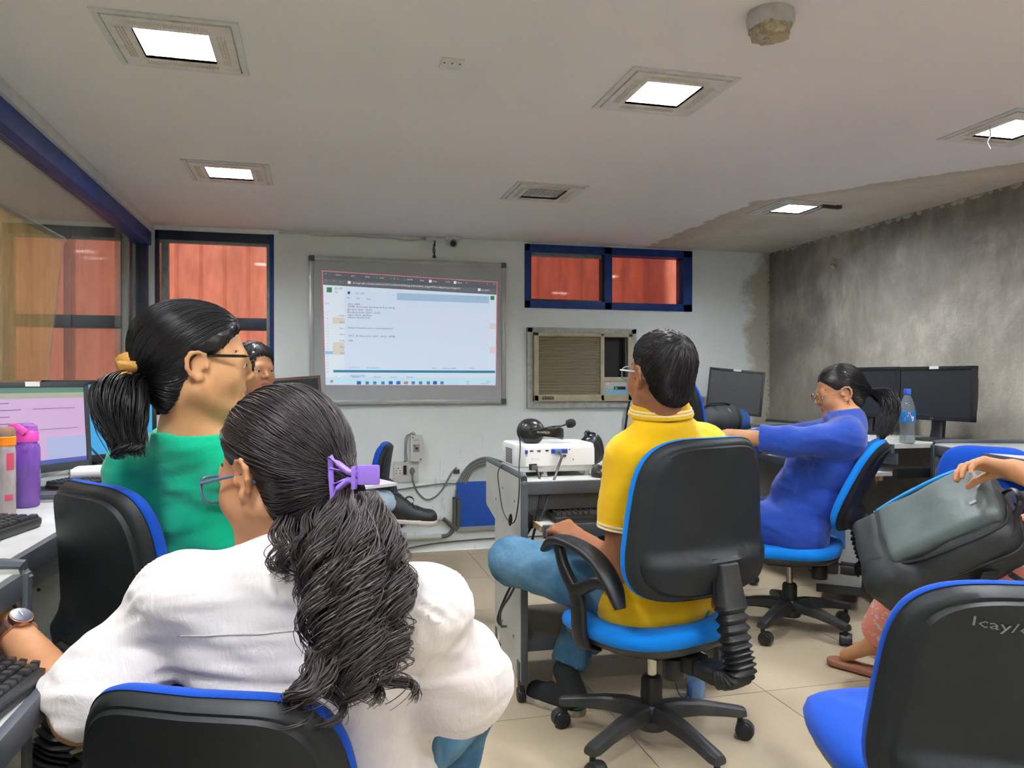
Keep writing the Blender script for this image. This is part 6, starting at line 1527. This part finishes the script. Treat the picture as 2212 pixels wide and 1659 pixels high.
    glasses(root, L, mat('blue grey frame', '5c6c86', .2), LENS, .060, .044, .110, -.004, .0022, 3.4); eyes(root, L, s); brows(root, L, s, rg)
    unparent_loc(root)
    o = MB(); o.tube(arc([(.10, 1.36, .545), (.20, 1.40, .535), (.29, 1.50, .49), (.34, 1.60, .47)], 8), .018, 8, flat=.22); tag(o.build('shoulder_strap', mat('pink leather strap', 'cf8f8c', .4)), 'pink leather strap lying across the jeans', 'strap')
woman_white()

# ------------------------------------------------------------------ woman in green
def woman_green():
    rg = np.random.default_rng(9); root = person('woman in a green top with a golden scrunchie looking right', (-.21, 1.86, 0))
    s = .95; R = rot(RD(-85), RD(-2)); hc = V3(-.232, 1.737, 1.136); HP, L = head_prims(hc, R, s)
    hip, chest, neck = V3(-.19, 1.905, .49), V3(-.225, 1.845, .77), V3(-.250, 1.78, 1.0); rt = V3(.829, -.559, 0)
    sl, sr = neck-rt*.195+V3(.01, .03, -.105), neck+rt*.19+V3(.01, .02, -.10)
    el, wl = sl+V3(-.035, .12, -.20), V3(-.47, 2.25, .77); er, wr = sr+V3(.06, .08, -.22), V3(0, 2.05, .60)
    hl, kl, al = V3(-.26, 1.95, .48), V3(-.10, 2.33, .48), V3(-.10, 2.36, .10); hr, kr, ar_ = V3(-.12, 1.90, .48), V3(.06, 2.27, .48), V3(.05, 2.30, .10)
    arms = [Cone(sl, el, .052, .042, .03), Cone(el, wl, .042, .027, .02), Cone(sr, er, .052, .042, .03), Cone(er, wr, .042, .027, .02)]
    legs = [Cone(hl, kl, .080, .056, .03), Cone(kl, al, .052, .034, .02), Cone(hr, kr, .080, .056, .03), Cone(kr, ar_, .052, .034, .02), Cone(al, al+V3(.05, .12, -.06), .032, .024, .02), Cone(ar_, ar_+V3(.05, .12, -.06), .032, .024, .02)]
    P = torso(hip, chest, neck, sl, sr, None, V3(.56, .83, 0), 1.02) + [Cone(L((0, -.028, -.065)), neck, .054, .062, .035)] + HP + arms + legs + hand_prims(wl, V3(-.2, .9, -.1), V3(0, 0, -1), .92) + hand_prims(wr, V3(.2, .9, -.1), V3(0, 0, -1), .92)
    body_mesh('body', P, [(hc-V3(.14, .14, .16), hc+V3(.14, .14, .16))], [SK2, M_lip], root, .010, .0034, [(lips_sel(L, s), 1)])
    sp1, e1 = sleeve(sl, lerp(el, wl, .2), .95, .066, .064, .05); sp2, e2 = sleeve(sr, lerp(er, wr, .2), .95, .066, .064, .05)
    S = torso(hip+V3(0, 0, -.02), chest, neck, sl, sr, None, V3(.56, .83, 0), 1.02, g=.012) + [sp1, sp2]
    S.append(Cut(neck+V3(0, 0, .002), V3(.05, -.06, 1.0), .006)); S.append(Ell(neck+V3(0, 0, .012), (.135, .12, .030), None, .006, True))
    bend = lambda Q: .005*wob(Q*V3(1, 1, 2.2), 22, 31)+.0035*wob(Q*V3(.7, .7, 2.4), 48, 33)
    garment('green_top', S, C_green, root, .006, bend)
    garment('trousers', [Cone(hip-V3(.07, .05, .01), hip+V3(.07, -.05, -.01), .100, .100, .05), Cone(hl, kl, .090, .068, .04), Cone(kl, al, .064, .055, .03), Cone(hr, kr, .090, .068, .04), Cone(kr, ar_, .064, .055, .03)], C_green if False else cloth('dark trousers', '2a2c34', '22242a'), root, .011)
    rad, cen, line = (.090, .118, .100), (0, -.022, .040), ((0, .074, .080), (0, .82, -.57)); tie = (0, -.128, -.040)
    ex = [Ell(L((0, -.070, .040)), A_((.072, .070, .072)), R, .04), Cone(L((0, -.08, .0)), L(tie), .050, .026, .03), Ell(L((0, -.060, -.055)), (.058, .045, .055), R, .03)]
    cap = hair_cap('hair', L, R, s, H_blk, root, rad, cen, line, .042, ex, lambda Q: .0014*wob(Q, 150, 3), .004, -.112)
    sets = [groom(cap, 3400, rg, L(tie), N=14, r0=.0011, lift=.0035, L=L, wave=.0004)]
    T = L(tie); p1 = T+V3(-.012, -.03, -.01); p2 = V3(-.352, 1.625, .968)
    for k in range(9):
        a = k/9*2*PI; o = V3(.022*math.cos(a), .022*math.sin(a), rg.uniform(-.012, .02)); sets.append(curl_lock(T+V3(0, 0, .004)+o*.5, p2+o, 130, rg, .020, .005, 1.6, V3(-.022, -.022, .02)+o*.4, 20, .0012, .8))
    for k in range(40): pass
    sets.append(curl_lock(p2+V3(.0, 0, .03), p2+V3(-.002, -.006, -.018), 90, rg, .016, .016, .9, (0, 0, 0), 26, .001))
    v, f = merge_tubes(sets, 3); np_mesh('hair_strands', [(v, f)], H_blk, root)
    mid = lerp(T, p2, .45)+V3(-.018, -.014, .012); garment('ponytail_core', [Cone(T, mid, .020, .032, .03), Cone(mid, p2+V3(0, 0, .015), .032, .018, .03)], MATS['hair core'], root, .005, lambda Q: .004*wob(Q, 70, 2))
    # scrunchie
    sc = MB(); ax = (A_(L((0, -1, .15)))-A_(L((0, 0, 0)))); ax /= np.linalg.norm(ax); x, y, d = basis(ax); Tc = Vector(L((.004, -.148, -.038))); pts = []; n = 90; rings = []
    for k in range(n):
        a = 2*PI*k/n; u = x*math.cos(a)+y*math.sin(a); pu = 1+.25*math.sin(a*13)+.15*math.sin(a*29); c = Tc+u*(.036+.004*math.sin(a*13)); rings.append([c+(u*math.cos(b)+d*math.sin(b))*.019*pu*(1+.15*math.sin(3*b+a*17)) for b in (2*PI*j/12 for j in range(12))])
    rings.append(rings[0]); sc.loft(rings, caps=False); sc.build('scrunchie', mat('golden satin', 'd8a556', .35, var=.5, vscale=60, dark='8a5a24'), root, smooth=60)
    glasses(root, L, mat('dark tortoise frame', '1c1412', .2), LENS, .060, .042, .108, .010, .0026, 3.4); eyes(root, L, s); brows(root, L, s, rg)
    unparent_loc(root)
woman_green()

# ------------------------------------------------------------------ woman in the blue kurta
def woman_blue():
    rg = np.random.default_rng(13); root = person('woman in a royal blue kurta with a low ponytail reaching to the left', (2.08, 3.0, 0))
    s = .95; R = rot(RD(72), RD(-14)); hc = V3(2.232, 2.930, 1.050); HP, L = head_prims(hc, R, s)
    hip, chest, neck = V3(2.06, 3.0, .465), V3(2.185, 2.925, .74), V3(2.245, 2.885, .925); lf = V3(-.5, -.866, 0)
    sl, sr = neck+lf*.165+V3(-.03, .01, -.06), neck-lf*.165+V3(-.03, .01, -.06); el, wl = V3(1.905, 2.815, .848), V3(1.72, 2.99, .87); er, wr = V3(2.05, 3.22, .80), V3(1.85, 3.35, .83)
    fw = V3(-.80, .60, 0); hl, hr = hip+lf*.08, hip-lf*.08; kl, kr = hl+fw*.43+V3(0, 0, .0), hr+fw*.43; al, ar_ = kl+V3(.02, .02, -.37), kr+V3(.02, .02, -.37)
    arms = [Cone(sl, el, .052, .042, .03), Cone(el, wl, .042, .027, .02), Cone(sr, er, .052, .042, .03), Cone(er, wr, .042, .027, .02)]
    legs = [Cone(hl, kl, .082, .058, .03), Cone(kl, al, .054, .034, .02), Cone(hr, kr, .082, .058, .03), Cone(kr, ar_, .054, .034, .02), Cone(al, al+fw*.12+V3(0, 0, -.05), .032, .024, .02), Cone(ar_, ar_+fw*.12+V3(0, 0, -.05), .032, .024, .02)]
    P = torso(hip, chest, neck, sl, sr, None, fw, 1.06) + [Cone(L((0, -.022, -.072)), neck, .050, .056, .03)] + HP + arms + legs + hand_prims(wl, V3(-.8, .5, -.1), V3(0, 0, -1), .92) + hand_prims(wr, V3(-.8, .5, -.1), V3(0, 0, -1), .92)
    body_mesh('body', P, [(hc-V3(.14, .14, .16), hc+V3(.14, .14, .16))], [SK1, M_lip], root, .013, .0036, [(lips_sel(L, s), 1)])
    sp1, e1 = sleeve(sl, lerp(el, wl, .40), .99, .068, .060, .05); sp2, e2 = sleeve(sr, lerp(er, wr, .3), .99, .068, .060, .05)
    # forearm sleeve follows the elbow
    S = torso(hip+V3(.01, -.01, -.03), chest, neck, sl, sr, None, fw, 1.06, g=.016) + [Cone(sl, el, .070, .062, .05), Clip(Cone(el, wl, .062, .054, .03), lerp(el, wl, .45), wl-el), sp2, Cone(hl+V3(0, 0, .0), hl+fw*.16, .108, .10, .05), Cone(hr, hr+fw*.16, .108, .10, .05), Ell(chest+fw*.08, (.10, .10, .09), None, .06), Ell(hip*.5+chest*.5+fw*.05, (.125, .125, .125), None, .06)]
    S.append(Ell(neck+V3(0, 0, .07)+fw*.02, (.066, .066, .05), None, .01, True))
    garment('kurta', S, C_blue, root, .0075, lambda Q: .006*wob(Q*V3(1, 1, 1.6), 24, 41)+.0035*wob(Q*V3(1, 1, 1.8), 55, 42))
    garment('jeans', [Cone(hl, kl, .094, .072, .04), Cone(kl, al, .068, .058, .03), Cone(hr, kr, .094, .072, .04), Cone(kr, ar_, .068, .058, .03)], J_mid, root, .011)
    rad, cen, line = (.084, .106, .093), (0, -.018, .040), ((0, .078, .078), (0, .84, -.54)); tie = (0, -.142, -.028)
    cap = hair_cap('hair', L, R, s, H_blk, root, rad, cen, line, .040, [Cone(L((0, -.09, .0)), L(tie), .045, .02, .03), Ell(L((0, -.055, -.045)), (.060, .045, .050), R, .03)], lambda Q: .0010*wob(Q, 150, 3), .004, -.100)
    sets = [groom(cap, 2000, rg, L(tie), N=12, r0=.0011, lift=.0025, L=L)]; T = L(tie); p2 = V3(2.325, 2.765, .868)
    for k in range(8):
        a = k/8*2*PI; o = V3(.020*math.cos(a), .020*math.sin(a), rg.uniform(-.012, .03)); sets.append(curl_lock(T+o*.25, p2+o, 100, rg, .017, .004, 1.2, V3(.045, -.03, .035)+o*.4, 18, .0013, .8))
    v, f = merge_tubes(sets, 3); np_mesh('hair_strands', [(v, f)], H_blk, root); mid = lerp(T, p2, .5)+V3(.042, -.028, .032); garment('ponytail_core', [Cone(T, mid, .014, .026, .03), Cone(mid, p2, .026, .014, .03)], MATS['hair core'], root, .006, lambda Q: .003*wob(Q, 70, 2))
    band(L((0, -.140, -.028)), A_(L((0, -1, -.1)))-A_(L((0, 0, 0))), .020, .014, mat('hair tie black', '15151a', .7), root, 'hair_tie', thick=.004)
    e = MB(); q = L((-.080, -.006, -.040)); e.sphere(q, .005, 10, 8); e.tube([Vector(q)+Vector((.004*math.cos(a), .004*math.sin(a), -.010+.006*math.sin(a*2))) for a in [k*.6 for k in range(11)]], .0012, 5); e.build('earring', mat('gold', 'c49a50', .25, .9), root)
    glasses(root, L, mat('gold wire frame', 'b08a58', .25, .8), LENS, .054, .044, .108, -.002, .0013, 2.2); eyes(root, L, s); brows(root, L, s, rg)
    unparent_loc(root)
woman_blue()

# ------------------------------------------------------------------ person in pale jeans behind
def man_back():
    rg = np.random.default_rng(17); root = person('person in pale jeans sitting cross-legged with a tablet, face half hidden', (-.15, 3.58, 0))
    s = .96; R = rot(RD(-146), RD(-4)); hc = V3(-.262, 3.578, 1.150); HP, L = head_prims(hc, R, s, True, .95)
    hip, chest, neck = V3(-.13, 3.60, .50), V3(-.25, 3.60, .80), V3(-.285, 3.60, .995); lf = V3(.35, .93, 0); sl, sr = neck+lf*.16+V3(.01, 0, -.07), neck-lf*.16+V3(.01, 0, -.07)
    el, wl = V3(-.13, 3.80, .68), V3(.06, 3.62, .66); er, wr = V3(-.19, 3.36, .70), V3(.03, 3.42, .70)
    hl, kl, al = V3(-.10, 3.67, .48), V3(.275, 3.56, .48), V3(.295, 3.55, .11); hr, kr, ar_ = V3(-.10, 3.53, .49), V3(.11, 3.29, .585), V3(.325, 3.52, .555)
    arms = [Cone(sl, el, .046, .038, .03), Cone(el, wl, .038, .025, .02), Cone(sr, er, .046, .038, .03), Cone(er, wr, .038, .025, .02)]
    legs = [Cone(hl, kl, .080, .056, .03), Cone(kl, al, .052, .036, .02), Cone(hr, kr, .080, .056, .03), Cone(kr, ar_, .050, .034, .02), Cone(al, al+V3(.12, -.03, -.06), .032, .026, .02), Cone(ar_, V3(.44, 3.50, .500), .032, .022, .02)]
    P = torso(hip, chest, neck, sl, sr, None, V3(.9, -.4, 0), .95) + [Cone(L((0, -.022, -.075)), neck, .048, .052, .03)] + HP + arms + legs + hand_prims(wl, V3(.9, -.3, -.1), V3(0, 0, -1), .92) + hand_prims(wr, V3(.9, .3, .1), V3(0, .2, -1), .92, (.3, .4, .3))
    body_mesh('body', P, [(hc-V3(.13, .13, .15), hc+V3(.13, .13, .15))], [SK4, M_lip], root, .013, .0036, [(lips_sel(L, s), 1)])
    sp1, _ = sleeve(sl, el, .9, .058, .056); sp2, _ = sleeve(sr, er, .9, .058, .056)
    garment('dark_shirt', torso(hip, chest, neck-V3(0, 0, .01), sl, sr, None, V3(.9, -.4, 0), .95, g=.012)+[sp1, sp2], cloth('navy shirt', '2c3550', '242c44'), root, .010)
    J = [Cone(hip-lf*.07, hip+lf*.07, .104, .104, .05), Cone(hl, kl, .092, .072, .03), Clip(Cone(kl, al, .068, .058, .02), al+V3(0, 0, .0), al-kl), Cone(hr, kr, .092, .072, .03), Clip(Cone(kr, ar_, .068, .052, .02), lerp(kr, ar_, .95), ar_-kr)]
    garment('jeans', J, J_pale, root, .008, lambda Q: .004*wob(Q, 35, 8)+.002*wob(Q, 80, 9))
    M_sock = mat('black sock', '16171a', .9); M_sh = mat('black leather sneaker', '1e2122', .45, bump=.1, bscale=60)
    for a, hl_, t, upv in ((ar_, V3(.322, 3.52, .468), V3(.535, 3.482, .448), V3(.15, -.15, 1)), (al, al+V3(-.02, .005, -.108), al+V3(.22, -.05, -.108), V3(0, 0, 1))):
        garment('sock', [Cone(a-(t-hl_)*.12, a+(t-hl_)*.10, .040, .042, .02)], M_sock, root, .006)
        shoe(root, hl_, t, a+(t-hl_)*.10, upv, M_sh, mat('white sole', 'cfc9bd', .6, var=.2), None, 'sneaker', M_sock)
    rad, cen, line = (.082, .103, .092), (0, -.016, .040), ((0, .070, .066), (0, .84, -.54)); cap = hair_cap('hair', L, R, s, H_man, root, rad, cen, line, .036, (), lambda Q: .003*wob(Q, 110, 3), .004, -.07)
    wp = L((0, .02, .13)); sets = [groom(cap, 1800, rg, None, lambda X: (X-wp)/(np.linalg.norm(X-wp, axis=1, keepdims=True)+1e-6)+V3(0, 0, -.8), .045, 8, .0011, .006, L)]; v, f = merge_tubes(sets, 3); np_mesh('hair_strands', [(v, f)], H_man, root)
    eyes(root, L, s); brows(root, L, s, rg); unparent_loc(root)
    o = MB(); o.box((.205, 3.44, .648), (.24, .17, .014), rotz(.55) @ Matrix.Rotation(.05, 3, 'X'), .005); tb = tag(o.build('tablet', mat('white tablet', 'd6d2d8', .4)), 'white tablet lying on the crossed leg in pale jeans', 'tablet')
man_back()
chair((-.16, 3.60, 0), RD(-78), .40, 'task chair under the person in pale jeans', M_roy, .50, .36, .19, .10, False, -.24, spin=RD(20))

# ------------------------------------------------------------------ woman with the backpack
def woman_bag():
    rg = np.random.default_rng(23); root = person('person in pink top and coral floral trousers holding a backpack', (2.22, 1.66, 0))
    s = .96; R = rot(RD(25), RD(-10)); hc = V3(2.27, 1.66, 1.17); HP, L = head_prims(hc, R, s)
    hip, chest, neck = V3(2.23, 1.68, .50), V3(2.27, 1.64, .80), V3(2.275, 1.635, 1.0); rt = V3(.93, .36, 0); sl, sr = neck-rt*.175+V3(0, 0, -.08), neck+rt*.175+V3(0, 0, -.08)
    el, wl = V3(1.955, 1.575, .800), V3(1.825, 1.680, .862); er, wr = V3(2.50, 1.80, .72), V3(2.35, 2.0, .66)
    hl, kl, al = V3(2.15, 1.70, .49), V3(1.945, 2.10, .485), V3(2.02, 2.44, .12); hr, kr, ar_ = V3(2.33, 1.75, .49), V3(2.20, 2.14, .50), V3(2.27, 2.46, .12)
    arms = [Cone(sl, el, .056, .048, .03), Cone(el, wl, .050, .029, .02), Cone(sr, er, .056, .048, .03), Cone(er, wr, .048, .029, .02)]
    legs = [Cone(hl, kl, .088, .062, .03), Cone(kl, al, .058, .036, .02), Cone(hr, kr, .088, .062, .03), Cone(kr, ar_, .058, .036, .02), Cone(al, al+V3(-.05, .10, -.07), .032, .024, .02), Cone(ar_, ar_+V3(-.05, .10, -.07), .032, .024, .02)]
    HL = hand_prims(wl, V3(-.80, .50, .18), V3(-.25, -.28, -.9), 1.0, (.50, .62, .40), .12, -1, .8)
    for p_ in HL: p_.det = True
    P = torso(hip, chest, neck, sl, sr, None, V3(-.36, .93, 0), 1.08) + [Cone(L((0, -.022, -.075)), neck, .052, .056, .03)] + HP + arms + legs + HL + hand_prims(wr, V3(-.6, .7, -.1), V3(0, 0, -1), .95)
    body_mesh('body', P, [(hc-V3(.13, .13, .15), hc+V3(.13, .13, .15)), (wl-V3(.16, .10, .13), wl+V3(.06, .16, .10))], [SK1, M_lip], root, .012, .0034, [(lips_sel(L, s), 1)])
    sp1, _ = sleeve(sl, el, .75, .072, .070); sp2, _ = sleeve(sr, er, .75, .072, .070)
    garment('pink_top', torso(hip+V3(0, 0, .0), chest, neck-V3(0, 0, .01), sl, sr, None, V3(-.36, .93, 0), 1.08, g=.016)+[sp1, sp2], C_pink, root, .009, lambda Q: .005*wob(Q, 28, 3))
    J = [Cone(hip-rt*.08, hip+rt*.08, .115, .115, .05), Cone(hl, kl, .105, .092, .04), Clip(Cone(kl, al, .085, .085, .03), lerp(kl, al, .82), al-kl), Cone(hr, kr, .105, .092, .04), Clip(Cone(kr, ar_, .085, .085, .03), lerp(kr, ar_, .82), ar_-kr)]
    garment('floral_trousers', J, C_flor, root, .009, lambda Q: .006*wob(Q, 26, 8))
    for a in (al, ar_):
        t_ = a+V3(-.05, .10, -.07); f_ = V3(-.45, .89, 0); garment('sandal', [Clip(Clip(Cone(V3(a[0]+.02, a[1]-.04, .02), V3(t_[0], t_[1], .02)+f_*.03, .036, .042, .02), (0, 0, .028), (0, 0, 1)), (0, 0, .004), (0, 0, -1))], mat('tan sandal', '9a6a50', .6), root, .006)
    rad, cen, line = (.084, .106, .094), (0, -.018, .040), ((0, .074, .08), (0, .82, -.57)); hair_cap('hair', L, R, s, H_blk, root, rad, cen, line, .042, [Cone(L((0, -.07, -.02)), L((0, -.10, -.20)), .06, .05, .04)], lambda Q: .003*wob(Q, 100, 3), .006, -.30)
    eyes(root, L, s); brows(root, L, s, rg); unparent_loc(root)
woman_bag()
# backpack
def backpack():
    F = V3(1.700, 1.872, .688); u = V3(.161, -.248, .187); u /= np.linalg.norm(u); w_ = V3(-.05, -.19, -.10); w_ -= u*(w_@u); w_ /= np.linalg.norm(w_); n = np.cross(w_, u); n = n if n[2] > 0 else -n
    Rm = np.stack([u, w_, n], 1); hu, hw, hn = .215, .145, .085; c0 = F - n*hn
    class Box:
        sub = False; k = .02
        def __init__(s, c, h, r, k=.02): s.c, s.h, s.rr, s.k = A_(c, float), A_(h, float), r, k; s.a = s.b = s.c; s.ra = s.rb = np.linalg.norm(s.h)
        def d(s, P):
            q = np.abs((P-s.c)@Rm) - (s.h-s.rr); return np.linalg.norm(np.maximum(q, 0), axis=1)+np.minimum(q.max(1), 0) - s.rr
    def gb(name, boxes, m, par, h=.006, disp=None):
        f = field(boxes, disp); lo = np.min([b.c-b.ra for b in boxes], 0)-.02; hi = np.max([b.c+b.ra for b in boxes], 0)+.02; v, q = surface(f, lo, hi, h); return np_mesh(name, [(v, q)], m, par)
    M_bp = mat('black nylon', '24292a', .6, var=.3, vscale=14, bump=.3, bscale=90, bdist=.002); M_bg = mat('grey green coated nylon', '5d6a66', .38, var=.3, vscale=8, bump=.35, bscale=14, bdist=.01)
    R_ = empty('backpack', tuple(c0), 0, 'black and grey-green backpack with blue piping held on the lap', 'backpack')
    gb('main_body', [Box(c0-n*.02, (hu, hw, hn), .06), Box(c0-u*.14-n*.01, (.09, hw*1.02, hn*1.05), .06)], M_bp, R_, .007, lambda Q: .008*wob(Q, 22, 3)+.004*wob(Q, 60, 5))
    gb('front_panel', [Box(c0+n*(hn-.022)+u*.045-w_*.02, (.165, .105, .030), .025)], M_bg, R_, .005, lambda Q: .004*wob(Q, 35, 7))
    gb('bottom_patch', [Box(c0+n*(hn-.03)-u*.165-w_*.03, (.05, .10, .032), .03)], M_bp, R_, .006, lambda Q: .005*wob(Q, 40, 9))
    def line(pts, r, m, nm, flat=1.0): return MB().tube(arc([Vector(c0+u*a+w_*b+n*c) for a, b, c in pts], 8), r, 8, flat=flat).build(nm, m, R_)
    line([(-.13, -.128, .070), (-.05, -.132, .078), (.08, -.134, .078), (.17, -.130, .066), (.20, -.11, .055)], .0055, mat('bright blue piping', '1c8fd8', .5), 'blue_piping')
    for k in range(3): line([(-.19, .05+.03*k, .06-.025*k), (-.05, .10+.02*k, .066-.03*k), (.10, .11+.018*k, .064-.032*k), (.20, .09+.02*k, .05-.03*k), (.222, .03, .04-.03*k)], .0045, M_black, 'zip_line')
    line([(.20, -.05, .0), (.245, -.03, .02), (.25, .02, .02), (.21, .05, .0)], .010, M_black, 'handle', .5)
    line([(.10, .16, -.02), (.02, .19, -.08), (-.03, .17, -.18), (-.02, .12, -.26)], .030, M_bp, 'shoulder_strap', .16)
    line([(.12, .13, -.09), (.16, .18, -.14), (.20, .19, -.22)], .028, M_bp, 'shoulder_strap', .16)
    q = MB(); q.box(Vector(c0+u*.16+w_*.02+n*(hn+.009)), (.02, .010, .003), Matrix((Vector(u), Vector(w_), Vector(n))).transposed(), .001); q.build('metal_tag', mat('dull tag', '9aa09e', .5), R_)
    for ch in R_.children: ch.location = Vector(ch.location)-Vector(R_.location)
backpack()
# packed bag on the corner desk
def small_bag():
    R_ = empty('packed_bag', (2.42, 4.32, ZR), RD(10), 'dark packed bag with a blue side lying on the corner desk', 'bag'); M_bp = MATS['black nylon']
    P = [Ell((0, 0, .055), (.17, .10, .085), None, .03), Clip(Cone((-.10, 0, .05), (.10, 0, .06), .085, .085, .03), (0, 0, 0), (0, 0, -1))]; P = [Clip(p if not isinstance(p, Clip) else p.p, (0, 0, .0), (0, 0, -1)) for p in P]
    garment('body', P, mat('charcoal nylon', '3a3d3e', .7, var=.3, vscale=12), R_, .006, lambda Q: .007*wob(Q, 30, 3))
    garment('blue_side', [Clip(Cone((.10, 0, .055), (.155, 0, .05), .090, .080, .02), (.105, 0, 0), (-1, 0, 0))], mat('blue nylon', '27508f', .6), R_, .006)
    for a in (-.05, .04, .105): band((a, 0, .056), (1, 0, .12), .088, .016, M_bp if a != .04 else mat('grey trim', '7c7f7d', .6), R_, 'strap_band', thick=.006)
    MB().tube(arc([(-.13, -.02, .11), (-.10, -.03, .155), (-.02, -.03, .162), (.05, -.03, .155), (.08, -.02, .13)], 6), .012, 8, flat=.4).build('handle', M_bp, R_)
small_bag()
